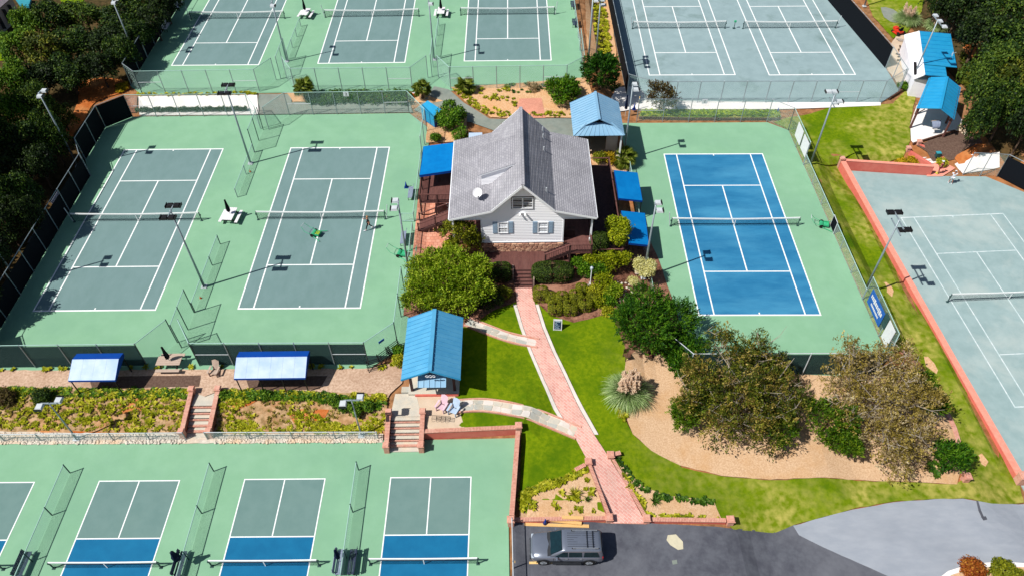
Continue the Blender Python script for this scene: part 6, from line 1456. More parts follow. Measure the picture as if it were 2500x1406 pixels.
rg_ = random.Random(8); lg = [G(2200 + rg_.uniform(-8, 16), 118 + k * 4.5) for k in range(9)]
for k, p in enumerate(lg):
    o = thing('log', 'short brown log in the pile by the white shed', 'log', p, rg_.uniform(0, 3), 'logs piled by the shed'); MB().tube((-.4, 0, .12), (.4, 0, .12), .12, .11, 8).build('log_body', M['bark_tree'], o)
o = thing('dark_barrel', 'dark barrel beside the log pile', 'barrel', G(2232, 130)); MB().lathe([(.28, 0), (.32, .4), (.28, .85)], 14).build('barrel_body', M['navy'], o, smooth=True)
o = thing('hanging_chair', 'pale hammock chair hanging under the open shelter', 'hammock', (48.9, 72.6, -1.7)); MB().path([(-.55, 0, 1.55), (.55, 0, 1.75)], .03).build('spreader', M['wood_pale'], o)
V = []; F = []
for i in range(7):
    for j in range(6): u, v = i / 6, j / 5; V.append(((u - .5) * 1.0 * (1 - .4 * v), -.1 - .5 * math.sin(v * 2.6), 1.6 + .1 * u - 1.15 * v + .25 * v * v))
F = [(i * 6 + j, (i + 1) * 6 + j, (i + 1) * 6 + j + 1, i * 6 + j + 1) for i in range(6) for j in range(5)]; mb = MB(); mb.add(V + [(x, y - .015, z) for x, y, z in V], F + [tuple(q + 42 for q in f[::-1]) for f in F]); mb.build('sling', M['bench_grey'], o, smooth=True)
for k, (p, q, lb) in enumerate((((2228, 354), (2330, 322), 'long dark timber edging the shelter pad'), ((1560, 290), (1700, 293), 'dark timber edging the verge, left of the blue court corner'), ((1702, 293), (1905, 293), 'dark timber edging the long grass verge'), ((2170, 244), (2215, 214), 'dark timber at the corner of the clay fence'))):
    o = thing('timber_edging', lb, 'timber', G(*p)); a, b = G(*p), G(*q); n = max(2, int((b - a).length / 2.4))
    for i in range(n): MB().beam(a.lerp(b, i / n) + Vector((0, 0, .12)), a.lerp(b, (i + .985) / n) + Vector((0, 0, .12)), .18, .26).build('timber', M['wood_tie'], o, world=True, bev=.01)
# ramp with salmon cheeks down to the clay court
o = thing('ramp_steps', 'pale steps between salmon cheeks leading down to the worn clay court', 'steps', (45.6, 68.2, -2.4))
pa, pb = at(2222, 372, -1.9), at(2270, 400, -2.4); s0, s1 = at(2243, 360, -1.9), at(2300, 392, -2.4)
for k in range(5):
    t0, t1 = k / 5, (k + 1) / 5; z = -1.95 - k * .13; q = [pa.lerp(pb, t0), s0.lerp(s1, t0), s0.lerp(s1, t1), pa.lerp(pb, t1)]
    MB().prism([(v.x, v.y) for v in q], z - .8, z).build('step', M['concrete'], o, world=True)
MB().beam(pa + Vector((-.2, -.2, .05)), pb + Vector((-.1, -.3, -.05)), .45, .5).build('cheek', M['salmon'], o, world=True); MB().beam(s0 + Vector((.1, .2, .05)), s1 + Vector((.15, .2, -.05)), .35, .55).build('cheek', M['salmon'], o, world=True)
pier(o, pa.x - .3, pa.y + .1, -2.2, -1.35, .4); pier(o, s0.x, s0.y + .3, -2.2, -1.3, .4)
sheet('brick_landing', M['salmon_top'], [(2268, 402), (2300, 392), (2332, 412), (2300, 432), (2262, 432)], .06)
sheet('sidewalk', M['concrete'], [(2330, 402), (2372, 378), (2440, 372), (2440, 410), (2350, 425)], .05)
for (px_, py_, lb) in ((2204, 393, 'golden low shrub on the salmon wall, nearer the lawn corner'), ): pass
o = thing('water_cooler', 'blue-green cooler at the top of the pale steps', 'cooler', at(2287, 384, -2.2)); MB().box((0, 0, .3), (.5, .4, .55)).build('cooler_body', M['post_green'], o, bev=.03); MB().box((0, 0, .62), (.52, .42, .1)).build('lid', M['teal'], o, bev=.02)

# ================================================================== parked car
car = thing('parked_car', 'dark silver off-road estate car with roof rack parked by the wall', 'car', (3.6, 22.72, -1.17), R(-1))
def loft(secs):
    V = []; F = []; n = len(secs[0][1])
    for x, ring in secs: V += [(x, y, z) for y, z in ring]
    for k in range(len(secs) - 1): F += [(k * n + i, k * n + (i + 1) % n, (k + 1) * n + (i + 1) % n, (k + 1) * n + i) for i in range(n)]
    F += [tuple(range(n - 1, -1, -1)), tuple(range((len(secs) - 1) * n, len(secs) * n))]; mb = MB(); mb.add(V, F); return mb
def ring(w, zb, zs, zt, crown=.05):
    r_ = [(-w * .94, zb), (-w, zb + .18), (-w * 1.0, (zb + zs) / 2), (-w * .985, zs - .06), (-w * .93, zs), (-w * .6, zt), (0, zt + crown), (w * .6, zt), (w * .93, zs), (w * .985, zs - .06), (w, (zb + zs) / 2), (w, zb + .18), (w * .94, zb)]
    return r_
secs = [(-2.52, ring(.66, .5, .78, .8, .02)), (-2.44, ring(.84, .4, .92, .96, .02)), (-2.2, ring(.94, .36, 1.0, 1.07)), (-1.7, ring(.985, .34, 1.06, 1.14)), (-1.15, ring(1.0, .34, 1.1, 1.18)), (-.9, ring(1.0, .34, 1.13, 1.16)), (0, ring(1.0, .34, 1.14, 1.14)), (1.3, ring(1.0, .34, 1.16, 1.16)), (2.1, ring(.99, .36, 1.17, 1.17)), (2.42, ring(.95, .4, 1.16, 1.16)), (2.5, ring(.86, .46, 1.1, 1.1))]
body = loft(secs).build('body', M['car_paint'], car, smooth=True)
def cab(x, wb, wt, zt): return [(-wb, 1.12), (-wb * .985, 1.2), (-wt - .03, zt - .12), (-wt, zt - .04), (-wt * .9, zt), (0, zt + .035), (wt * .9, zt), (wt, zt - .04), (wt + .03, zt - .12), (wb * .985, 1.2), (wb, 1.12)]
cabin = loft([(-1.18, cab(0, .9, .86, 1.22)), (-.32, cab(0, .94, .8, 1.84)), (-.1, cab(0, .94, .8, 1.88)), (1.0, cab(0, .94, .8, 1.9)), (2.1, cab(0, .93, .79, 1.88)), (2.32, cab(0, .92, .77, 1.82)), (2.46, cab(0, .9, .8, 1.3))]).build('cabin', M['car_paint'], car, smooth=True)
wsd = MB().slab([(-1.15, -.8, 1.315), (-.4, -.71, 1.875), (-.4, .71, 1.875), (-1.15, .8, 1.315)], .06).build('windscreen', M['car_glass'], car)
for s in (-1, 1):
    for x0, x1, t0, t1 in ((-.85, .02, -.28, .02), (.1, 1.0, .1, .98), (1.12, 2.2, 1.16, 2.06)):
        q = [(x0, s * .958, 1.22), (x1, s * .958, 1.22), (t1, s * .852, 1.72), (t0, s * .852, 1.72)]
        mb = MB(); mb.add(q + [(x, y - s * .03, z) for x, y, z in q], [(0, 1, 2, 3), (7, 6, 5, 4), (0, 4, 5, 1), (1, 5, 6, 2), (2, 6, 7, 3), (3, 7, 4, 0)]); mb.build('side_window', M['car_glass'], car)
    for x in (-1.62, 1.55):
        MB().tube((x, s * .78, .4), (x, s * 1.02, .4), .4, .4, 20).build('wheel', M['tyre'], car); w = car.children[-1] if False else None
        rim = MB().tube((x, s * .9, .4), (x, s * 1.03, .4), .26, .25, 16)
        for k in range(6): a = k * math.pi / 3; rim.beam((x, s * 1.035, .4), (x + math.cos(a) * .24, s * 1.035, .4 + math.sin(a) * .24), .05, .02)
        rim.build('rim', M['alloy'], car)
        ar = MB(); pts = [(x + math.cos(a) * .47, s * 1.005, .4 + math.sin(a) * .47) for a in np.linspace(.05, math.pi - .05, 9)]
        for p, q in zip(pts, pts[1:]): ar.beam(p, q, .05, .08)
        ar.build('wheel_arch', M['car_dark'], car)
    MB().box((0, s * 1.04, .38), (2.0, .16, .05)).build('running_board', M['car_dark'], car)
    MB().box((.0, s * 1.0, .62), (4.2, .03, .12)).build('side_moulding', M['car_dark'], car)
    for x in (-.05, .95): MB().box((x, s * 1.005, 1.02), (.2, .03, .045)).build('door_handle', M['alloy'], car)
    for x in (-.95, .05, 1.05): MB().box((x, s * .998, .82), (.012, .012, .6)).build('door_gap', M['black_metal'], car)
    MB().box((-.72, s * 1.08, 1.2), (.12, .22, .17)).build('wing_mirror', M['car_paint'], car, bev=.03)
    MB().box((-2.36, s * .7, .86), (.2, .36, .17)).build('headlight', M['lamp_clear'], car, bev=.03)
    MB().box((2.45, s * .86, 1.0), (.1, .16, .36)).build('tail_light', M['lamp_red'], car, bev=.02)
    rr = MB().beam((.35, s * .64, 1.98), (2.1, s * .64, 1.98), .05, .04)
    rr.build('roof_rail', M['alloy'], car); MB().box((.42, s * .64, 1.94), (.26, .07, .07)).box((2.0, s * .64, 1.94), (.26, .07, .07)).build('rail_foot', M['black_metal'], car, bev=.01)
for x in (1.35, 1.75): MB().beam((x, -.64, 1.98), (x, .64, 1.98), .05, .03).build('roof_bar', M['car_dark'], car)
rb = MB()
for k in range(7): rb.box((.95, -.48 + k * .16, 1.915 - abs(k - 3) * .003), (1.9, .02, .02))
rb.build('roof_ribs', M['car_dark'], car)
MB().box((-2.52, 0, .66), (.1, 1.0, .3)).build('grille', M['car_dark'], car, bev=.02); MB().box((-2.55, 0, .68), (.06, 1.05, .05)).build('grille_bar', M['alloy'], car)
MB().box((-2.5, 0, .45), (.16, 1.5, .2)).build('front_bumper', M['car_dark'], car, bev=.04); MB().box((2.5, 0, .5), (.14, 1.7, .26)).build('rear_bumper', M['car_dark'], car, bev=.04)
MB().slab([(2.36, -.7, 1.76), (2.36, .7, 1.76), (2.475, .76, 1.25), (2.475, -.76, 1.25)], .02).build('rear_window', M['car_glass'], car)
for s in (-.35, .3): MB().beam((-1.16, s, 1.27), (-.95, s + .42, 1.42), .02, .02).build('wiper', M['black_metal'], car)
MB().slab([(-1.36, -.86, 1.18), (-1.1, -.84, 1.28), (-1.1, .84, 1.28), (-1.36, .86, 1.18)], .02).build('cowl', M['car_dark'], car)

# ================================================================== people
def skin_body(name, joints, edges, radii, m, parent, sub=2):
    names = list(joints); idx = {n: i for i, n in enumerate(names)}
    me = bpy.data.meshes.new(name); me.from_pydata([joints[n] for n in names], [(idx[a], idx[b]) for a, b in edges], [])
    o = bpy.data.objects.new(name, me); COL.objects.link(o)
    md = o.modifiers.new('s', 'SKIN'); md.use_smooth_shade = True
    for i, n in enumerate(names):
        r_ = radii.get(n, .04); sv = me.skin_vertices[0].data[i]; sv.radius = (r_, r_) if not isinstance(r_, tuple) else r_; sv.use_root = (n == 'pelvis')
    ms = o.modifiers.new('b', 'SUBSURF'); ms.levels = 1; ms.render_levels = 1
    dg = bpy.context.evaluated_depsgraph_get(); nm = bpy.data.meshes.new_from_object(o.evaluated_get(dg)); bpy.data.objects.remove(o)
    nm.materials.clear(); nm.materials.append(m); nm.polygons.foreach_set('use_smooth', [True] * len(nm.polygons))
    q = bpy.data.objects.new(name, nm); link(q, parent); return q
def person(label, loc, rot, J, top, bottom, skin, hair, shoes, cap=None, racket=None, skirt=False, longleg=False):
    o = thing('person', label, 'person', loc, rot)
    ed = [('pelvis', 'waist'), ('waist', 'chest'), ('chest', 'neck'), ('neck', 'head'), ('head', 'crown')]
    rad = {'pelvis': (.13, .1), 'waist': (.12, .09), 'chest': (.15, .1), 'neck': .055, 'head': .085, 'crown': .07}
    J = dict(J)
    for s in 'lr':
        ed += [('chest', s + 'sh'), (s + 'sh', s + 'el'), (s + 'el', s + 'wr'), (s + 'wr', s + 'pm'), ('pelvis', s + 'hip'), (s + 'hip', s + 'kn'), (s + 'kn', s + 'an'), (s + 'an', s + 'toe')]
        rad.update({s + 'sh': .06, s + 'el': .042, s + 'wr': .03, s + 'pm': .036, s + 'hip': .085, s + 'kn': .06, s + 'an': .04, s + 'toe': .035})
        w, e = Vector(J[s + 'wr']), Vector(J[s + 'el']); d = (w - e).normalized(); J[s + 'pm'] = tuple(w + d * .07); sd = d.cross(Vector((0, 1, .3))).normalized()
        for k, (a, l) in enumerate(((-1.4, .055), (-.5, .075), (0, .085), (.5, .078), (1.1, .06))):
            n1, n2 = '%sf%da' % (s, k), '%sf%db' % (s, k); b_ = w + d * (.03 if k == 0 else .09) + sd * a * .022; J[n1] = tuple(b_ + d * l * .5 + sd * a * .008); J[n2] = tuple(b_ + d * l + Vector((0, -.015, -.01)))
            ed += [(s + 'pm', n1), (n1, n2)]; rad[n1] = .009; rad[n2] = .007
    skin_body('body', J, ed, rad, skin, o)
    tj = {k: J[k] for k in ('pelvis', 'waist', 'chest', 'lsh', 'rsh')}; te = [('pelvis', 'waist'), ('waist', 'chest'), ('chest', 'lsh'), ('chest', 'rsh')]; tr = {'pelvis': (.15, .12), 'waist': (.14, .11), 'chest': (.17, .12), 'lsh': .075, 'rsh': .075}
    for s in 'lr':
        a = Vector(J[s + 'sh']).lerp(Vector(J[s + 'el']), .55); tj[s + 'sl'] = tuple(a); te.append((s + 'sh', s + 'sl')); tr[s + 'sl'] = .062
    skin_body('shirt', tj, te, tr, top, o)
    bj = {'pelvis': J['pelvis'], 'lhip': J['lhip'], 'rhip': J['rhip']}; be = [('pelvis', 'lhip'), ('pelvis', 'rhip')]; br = {'pelvis': (.155, .125), 'lhip': .105, 'rhip': .105}
    for s in 'lr':
        a = Vector(J[s + 'hip']).lerp(Vector(J[s + 'kn']), .9 if not longleg else 1.0); bj[s + 'hem'] = tuple(a); be.append((s + 'hip', s + 'hem')); br[s + 'hem'] = .085 if not longleg else .072
        if longleg: bj[s + 'ank'] = tuple(Vector(J[s + 'kn']).lerp(Vector(J[s + 'an']), .75)); be.append((s + 'hem', s + 'ank')); br[s + 'ank'] = .05
    skin_body('leggings' if longleg else 'shorts', bj, be, br, bottom, o)
    h = Vector(J['head']); c = Vector(J['crown'])
    mb = MB(); mb.lathe([(.02, .12), (.07, .1), (.105, .03), (.108, -.03), (.09, -.08), (.06, -.11)], 12, (0, .015, 0)); mb.v = [tuple(Vector(p) + h + Vector((0, .02, .055))) for p in mb.v]; mb.build('hair', hair, o, smooth=True)
    fc = MB().box(h + Vector((0, -.1, .0)), (.03, .05, .05)).build('nose', skin, o, bev=.01)
    ey = MB()
    for s in (-1, 1): ey.lathe([(.002, -.01), (.012, 0), (.002, .01)], 8, tuple(h + Vector((s * .033, -.088, .025))))
    ey.build('eyes', M['cloth_black'], o); MB().box(h + Vector((0, -.088, -.045)), (.05, .02, .012)).build('mouth', M['cloth_red'], o)
    for s in (-1, 1): MB().box(h + Vector((s * .095, .0, .01)), (.02, .04, .055)).build('ear', skin, o, bev=.006)
    if cap is not None: cp = MB().lathe([(.115, 0), (.11, .06), (.07, .11), (.01, .125)], 12, tuple(h + Vector((0, .01, .065)))).build('cap', cap, o, smooth=True); MB().box(h + Vector((0, -.14, .07)), (.15, .12, .015)).build('brim', cap, cp)
    for s in 'lr':
        a, t = Vector(J[s + 'an']), Vector(J[s + 'toe']); d = (t - a); d.z = 0; d.normalize(); q = a.lerp(t, .5); MB().box((q.x, q.y, max(.045, q.z - .01)), (.1, .28, .09), rot=math.atan2(d.y, d.x) - math.pi / 2).build('shoe', shoes, o, bev=.025)
    if racket:
        w = Vector(J[racket + 'pm']); d = (w - Vector(J[racket + 'el'])).normalized() + Vector((0, 0, -.2)); d.normalize(); rk = thing('tennis_racket', 'tennis racket held by the ' + label.split(',')[0], 'racket', (0, 0, 0)); PM[rk.name] = Matrix.Identity(4)
        wm = PM[o.name]; p0 = wm @ w; d = wm.to_3x3() @ d; sd = d.cross(Vector((0, 0, 1))).normalized(); c = p0 + d * .5
        MB().tube(p0 - d * .08, p0 + d * .3, .016, .012, 7).build('handle', M['black_metal'], rk, world=True)
        pts = [c + d * math.cos(a) * .17 + sd * math.sin(a) * .13 for a in np.linspace(0, 2 * math.pi, 15)]; MB().path(pts, .013, 5).build('frame', M['black_metal'], rk, world=True)
        st = MB()
        for k in range(-3, 4): st.tube(c + sd * k * .035 - d * .15, c + sd * k * .035 + d * .15, .002, .002, 3); st.tube(c + d * k * .045 - sd * .11, c + d * k * .045 + sd * .11, .002, .002, 3)
        st.build('strings', M['sign_white'], rk, world=True)
    return o
BASE = {'pelvis': (0, 0, .95), 'waist': (0, .0, 1.1), 'chest': (0, 0, 1.33), 'neck': (0, 0, 1.5), 'head': (0, -.02, 1.61), 'crown': (0, -.01, 1.7), 'lhip': (.09, 0, .9), 'rhip': (-.09, 0, .9), 'lsh': (.19, 0, 1.42), 'rsh': (-.19, 0, 1.42)}
walk = dict(BASE, lkn=(.1, -.22, .52), lan=(.1, -.36, .09), ltoe=(.1, -.53, .05), rkn=(-.1, .1, .5), ran=(-.1, .38, .15), rtoe=(-.1, .28, .04), lel=(.25, .12, 1.15), lwr=(.24, .02, .95), rel=(-.25, -.1, 1.16), rwr=(-.2, -.3, 1.3))
person('person in a black top and leggings walking on the court', (-14.05, 55.25, .01), R(-70), walk, M['cloth_black'], M['cloth_black'], M['skin'], M['hair_blond'], M['cloth_white'], longleg=True)
lean = dict(BASE, lkn=(.14, -.06, .5), lan=(.18, .0, .09), ltoe=(.2, -.17, .05), rkn=(-.12, -.06, .5), ran=(-.16, .02, .09), rtoe=(-.18, -.15, .05), lel=(.34, .05, 1.2), lwr=(.36, -.15, 1.08), rel=(-.34, -.08, 1.55), rwr=(-.36, .02, 1.82))
person('person in white shirt, shorts and cap on the worn clay court', (48.5, 64.75, -2.89), R(150), lean, M['cloth_white'], M['cloth_white'], M['skin_tan'], M['hair'], M['cloth_white'], cap=M['cloth_white'], racket='l')
stand = dict(BASE, lkn=(.1, -.03, .5), lan=(.11, .0, .09), ltoe=(.12, -.17, .05), rkn=(-.12, -.1, .5), ran=(-.13, .0, .09), rtoe=(-.14, -.17, .05), lel=(.27, .08, 1.16), lwr=(.22, -.14, 1.02), rel=(-.27, .08, 1.16), rwr=(-.24, -.12, .98))
person('person in a red top and white cap beside the salmon wall end', (47.75, 66.35, -2.78), R(-150), stand, M['cloth_red'], M['cloth_red'], M['skin'], M['hair'], M['ball_yellow'], cap=M['cloth_white'])
# ================================================================== plants
def crown_at(px, py, rpx, z):
    d = ray(px, py); t = (z - CAMH) / d[2]; p = at(px, py, z); dep = t * 1.0
    return p, rpx * dep / FPX
def base_of(p): return (p.x, p.y, tz1(p.x, p.y))

# ---- the woods
FOR = []
for i, (mk_, sh_) in enumerate((('forest', 0), ('forest_olive', 0), ('forest_bright', 0), ('dark', 0), ('forest', .12), ('forest', -.08))):
    cm = foliage('crown', 40 + i, rand_blobs(40 + i, 9, 3.6, 3.4, 4.6), 330, 24, (.4, .24), .42, LF[mk_], tintshift=sh_)
    FOR.append((cm, trunk_mesh(60 + i, 5.0, .24, 6, 2.4, M['bark_tree'])))
def wood_tree(label, px, py, rpx, kind, zc=4.6, name='woodland_tree', group='trees of the dense woods'):
    p, r_ = crown_at(px, py, rpx, zc); b = base_of(p); s = r_ / 3.5; sz = max(.45, min(1.6, (zc - b[2]) / 4.6))
    cm, tm = FOR[kind]; return plant(name, label, 'tree', b, cm, tm, (px * 7 + py) % 6.28, (s, s, sz), group)
WL = [(70, 62, 34, 2, 'tree against the cream house corner'), (128, 48, 46, 0, 'tree between the cream house and the grass opening'), (205, 40, 50, 4, 'tree below the small grass opening'), (285, 40, 46, 5, 'tree beside the far pole in the woods'),
 (345, 20, 42, 0, 'tree at the top edge beside the upper court fence'), (400, 8, 38, 3, 'dark tree overhanging the upper benches'), (40, 118, 50, 2, 'tree at the frame edge below the cream house'), (105, 120, 52, 1, 'olive tree in the thick of the upper woods'),
 (180, 110, 52, 0, 'broad tree in the middle of the upper woods'), (255, 100, 46, 3, 'dark tree behind the far pole'), (322, 78, 44, 5, 'tree beside the black screen of the upper courts'), (375, 48, 36, 3, 'dark tree shading the pale bench'),
 (95, 190, 52, 3, 'dark tree below the olive one'), (165, 178, 48, 5, 'tree above the pole that leans from the woods'), (240, 160, 42, 3, 'dark tree above the orange bank'), (295, 128, 40, 0, 'tree behind the corner of black screen'),
 (32, 200, 46, 2, 'bright tree at the frame edge beside the white patch'), (28, 275, 50, 2, 'bright tree at the frame edge level with the concrete pad'), (85, 262, 44, 4, 'tree behind the leaning pole'), (118, 330, 40, 0, 'tree below the leaning pole'),
 (52, 345, 50, 5, 'tree at the bend of the woods'), (20, 410, 50, 3, 'dark tree level with the far baseline'), (92, 400, 40, 3, 'dark tree beside the black corner fence'), (50, 470, 46, 5, 'tree casting shade on the lower bench'), (8, 540, 48, 3, 'dark tree at the frame edge above the net line'), (70, 520, 34, 3, 'dark tree reaching over the fence by the net'), (-30, 620, 52, 3, 'dark tree half out of frame below the net line'), (-70, 720, 60, 3, 'tree beyond the frame edge shading the court corner'), (-20, 330, 50, 0, 'tree beyond the frame edge')]
for i_, (x_, y_) in enumerate(((-57, 44), (-60, 49), (-56.5, 52.5), (-61, 56), (-57, 60), (-62, 63), (-58.5, 67), (-63, 40), (-56, 38.5))):
    cm, tm = FOR[(3, 0, 5)[i_ % 3]]; plant('woodland_tree', ('tall dark tree standing beyond the frame edge beside the woods',)[0], 'tree', (x_, y_, .5), cm, tm, i_ * 1.7, (1.35, 1.35, 1.75), 'tall trees beyond the frame edge')
for px_, py_, r_, k, lb in WL: wood_tree(lb, px_, py_, r_, k, zc=3.5 if px_ > 150 or k == 3 else 4.2)
cm = foliage('crown', 71, rand_blobs(71, 6, 1.5, 1.9, 1.9), 170, 20, (.22, .13), .2, LF['forest_olive'])
p = G(168, 318); plant('olive_tree', 'lone round olive-green tree on the orange bank', 'tree', p, cm, trunk_mesh(71, 2.2, .12, 4, .9, M['bark_tree']), 0, 1.0)
WR = [(2440, 30, 60, 0, 'tree at the top corner beyond the blue shed'), (2345, 20, 52, 3, 'dark tree behind the feathery grasses'), (2300, -10, 40, 5, 'tree at the top edge above the shed'), (2395, 80, 54, 3, 'dark tree behind the blue shed'), (2465, 110, 62, 0, 'broad tree at the frame edge beside the shed'),
 (2415, 165, 52, 4, 'tree level with the notch of the shed roof'), (2480, 205, 56, 1, 'olive tree at the frame edge behind the shelter'), (2400, 235, 48, 4, 'tree overhanging the open shelter'), (2462, 262, 50, 0, 'tree at the frame edge below the shelter'), (2396, 284, 36, 5, 'tree behind the dark mulch bed'), (2515, 300, 46, 3, 'dark tree behind the black clay fence')]
for px_, py_, r_, k, lb in WR: wood_tree(lb, px_, py_, r_, k, zc=2.8, group='trees of the woods behind the shed')

# ---- garden trees and shrubs
def shrub(label, px, py, rpx, z, mkey, seed, n=150, per=22, leaf=(.16, .1), cr=.16, squash=1.0, k=5, name='shrub', cat='shrub', spiky=0.0, trunk=None, group=None, blobs=None, H=None, **kw):
    p, r_ = crown_at(px, py, rpx, z); b = base_of(p); zc = z - b[2]; H = H or r_ * squash
    bl = blobs or rand_blobs(seed, k, r_, H, zc, squash)
    cm_ = foliage('crown', seed, bl, n, per, leaf, cr, LF[mkey], spiky=spiky, **kw)
    tm_ = trunk_mesh(seed, zc + H * .2, trunk or max(.05, r_ * .05), 5, r_ * .6, M['bark_tree'])
    return plant(name, label, cat, b, cm_, tm_, 0, 1.0, group)
WB = [(x * 4.1, y * 3.7, 2.6 + z, q * 4.0, q * 3.7, q * 3.2) for x, y, z, q in ((0, 0, 0, .46), (-.5, -.1, -.3, .36), (-.6, .35, .1, .28), (.45, -.1, -.1, .38), (.58, .35, .3, .3), (0, .5, .3, .38), (-.25, -.5, -.7, .36), (.3, -.5, -.7, .32), (-.75, -.35, -.8, .22), (.1, .75, .2, .24), (-.35, .65, .2, .26), (.75, -.2, -.4, .22))]
shrub('large bright yellow-green feathery tree beside the deck steps', 1094, 688, 112, 2.4, 'willow', 101, n=1500, per=24, leaf=(.24, .09), cr=.24, name='feathery_tree', cat='tree', trunk=.2, drop=.6, spiky=.35, shell=(.6, 1.12), blobs=WB)
shrub('olive and golden conifer by the corner of the clubhouse', 1132, 580, 46, 2.6, 'olivebox', 102, n=330, per=22, leaf=(.22, .1), cr=.2, k=7, name='conifer', cat='tree', squash=1.5, spiky=.35)
shrub('golden tips of the low conifer beside the brick terrace', 1098, 606, 22, 1.6, 'yellowgreen', 103, n=120, per=20, leaf=(.18, .08), cr=.14, k=4, spiky=.25, squash=1.2)
def clipped(label, px, py, z, rx, ry, rz, mkey, seed, n=500, per=14, leaf=(.11, .07), cr=.08, name='clipped_hedge', cat='hedge', rot=0.0, group=None):
    p = at(px, py, z); b = base_of(p); zc = z - b[2]; rg_ = np.random.default_rng(seed); N_ = n * per; d = rg_.normal(size=(N_, 3)); d = np.sign(d) * np.abs(_unit(d)) ** .62
    d[:, 2] = np.where(d[:, 2] < -.7, -d[:, 2], d[:, 2]); P = d * np.array([rx, ry, rz]) * rg_.uniform(.9, 1.02, (N_, 1)) + np.array([0, 0, zc]); dn = _unit(d)
    nr = _unit(dn * .7 + np.array([0, 0, .4]) + rg_.normal(size=(N_, 3)) * .5); t = _unit(rg_.normal(size=(N_, 3))); bb_ = _unit(np.cross(nr, t)); t = np.cross(bb_, nr); s = rg_.uniform(.7, 1.3, (N_, 1))
    V = np.empty((N_ * 4, 3)); V[0::4] = P - t * leaf[0] * s / 2; V[1::4] = P + bb_ * leaf[1] * s / 2; V[2::4] = P + t * leaf[0] * s / 2; V[3::4] = P - bb_ * leaf[1] * s / 2
    cm_ = np_mesh('crown', V, np.arange(N_ * 4).reshape(-1, 4), LF[mkey], rg_.uniform(0, 1, N_)); return plant(name, label, cat, b, cm_, trunk_mesh(seed, zc, .06, 5, rx * .5, M['bark_tree']), rot, 1.0, group)
clipped('dark clipped box hedge beside the deck steps, garden side', 1349, 664, .55, 1.95, .95, .85, 'box', 110, n=900)
clipped('dark clipped hedge in shade beside the deck steps, tree side', 1224, 664, .5, .95, .85, .85, 'box', 111, n=420)
clipped('dark clipped columnar shrub at the porch corner', 1462, 600, 1.2, .9, .8, 1.5, 'box', 112, n=620, name='clipped_column', cat='shrub')
shrub('dark low shrub mass under the feathery tree beside the walk', 1190, 728, 42, .3, 'box', 113, n=240, per=20, leaf=(.14, .09), cr=.15, k=6, squash=.6)
shrub('dark rounded shrub beside the walk opposite the box balls', 1234, 716, 22, .2, 'olivebox', 114, n=110, per=20, leaf=(.12, .07), cr=.12, k=3, squash=.8)
shrub('tall yellow-green conifer before the lower blue awning', 1508, 575, 30, 2.0, 'yellowgreen', 115, n=330, per=20, leaf=(.2, .12), cr=.17, k=7, name='golden_conifer', cat='tree', squash=2.0, H=2.4)
for i, (x, y, r_, z, mk_, lb) in enumerate(((1520, 632, 20, .5, 'yellowgreen', 'yellow-green clump below the lower blue awning'), (1458, 738, 16, -.1, 'yellowgreen', 'golden clump beside the end box ball'), (1466, 658, 18, .5, 'green', 'leafy green clump behind the golden shrubs'), (1412, 640, 14, .5, 'green', 'green clump at the end of the clipped hedge'), (1484, 762, 12, -.2, 'lily', 'small golden clump at the bed tip by the juniper'), (1485, 640, 28, .7, 'yellowgreen', 'yellow-green shrub below the golden conifer'), (1432, 660, 24, .4, 'green', 'bright green shrub behind the lamp post'), (1470, 690, 26, .3, 'yellowgreen', 'golden shrub in the middle of the garden bed'), (1498, 712, 24, .2, 'willow', 'lime shrub near the bark mulch'), (1450, 715, 18, .1, 'lily', 'small golden shrub near the stone ring'), (1440, 632, 16, .8, 'yellowgreen', 'yellow-green clump beside the hedge end'), (1488, 735, 14, -.1, 'green', 'low green clump at the edge of the bark'))):
    shrub(lb, x, y, r_, z, mk_, 120 + i, n=170, per=20, leaf=(.17, .08), cr=.17, k=5, squash=.9, spiky=.2)
shrub('pale cream variegated shrub beside the blue court', 1573, 655, 30, .6, 'cream', 130, n=420, per=22, leaf=(.15, .07), cr=.16, k=7, name='variegated_shrub', squash=.9)
shrub('small cream variegated shrub below the larger one', 1548, 688, 15, .1, 'cream', 131, n=120, per=20, leaf=(.13, .06), cr=.12, k=4, name='variegated_shrub')
BB = [(1320, 718, 20), (1356, 752, 19), (1392, 752, 19), (1428, 742, 19), (1372, 728, 17), (1406, 724, 18), (1345, 726, 14), (1446, 728, 15), (1420, 706, 15)]
BL = ['olive box ball beside the walk', 'front box ball of the row, nearest the chalkboard', 'second box ball along the front of the row', 'third box ball along the front of the row', 'box ball in the middle of the cluster', 'rear box ball below the clipped hedge', 'small box ball tucked behind the first', 'box ball at the stone ring end', 'rear box ball beside the lamp post']
for i, (x, y, r_) in enumerate(BB):
    p, q = crown_at(x, y, r_, .1); clipped(BL[i], x, y, .1, q, q, q * .9, 'olivebox', 140 + i, n=200, leaf=(.1, .06), name='box_ball', cat='shrub', group='clipped box balls along the bed')
shrub('large spiky dark green juniper beside the lawn and blue court', 1584, 788, 100, 1.2, 'juniper', 150, n=1600, per=28, leaf=(.27, .065), cr=.11, k=12, name='juniper', cat='tree', spiky=.75, squash=.75, low=-.1, trunk=.2)
shrub('spiky juniper arm beside the fence corner of the blue court', 1664, 862, 52, .6, 'juniper', 151, n=560, per=28, leaf=(.26, .065), cr=.1, k=7, name='juniper', cat='tree', spiky=.6, squash=.75, low=-.1)
shrub('small dark juniper below the fence corner', 1655, 895, 26, .0, 'juniper', 152, n=170, per=20, leaf=(.26, .08), cr=.1, k=4, name='juniper', cat='tree', spiky=.5, squash=.8, low=-.1)
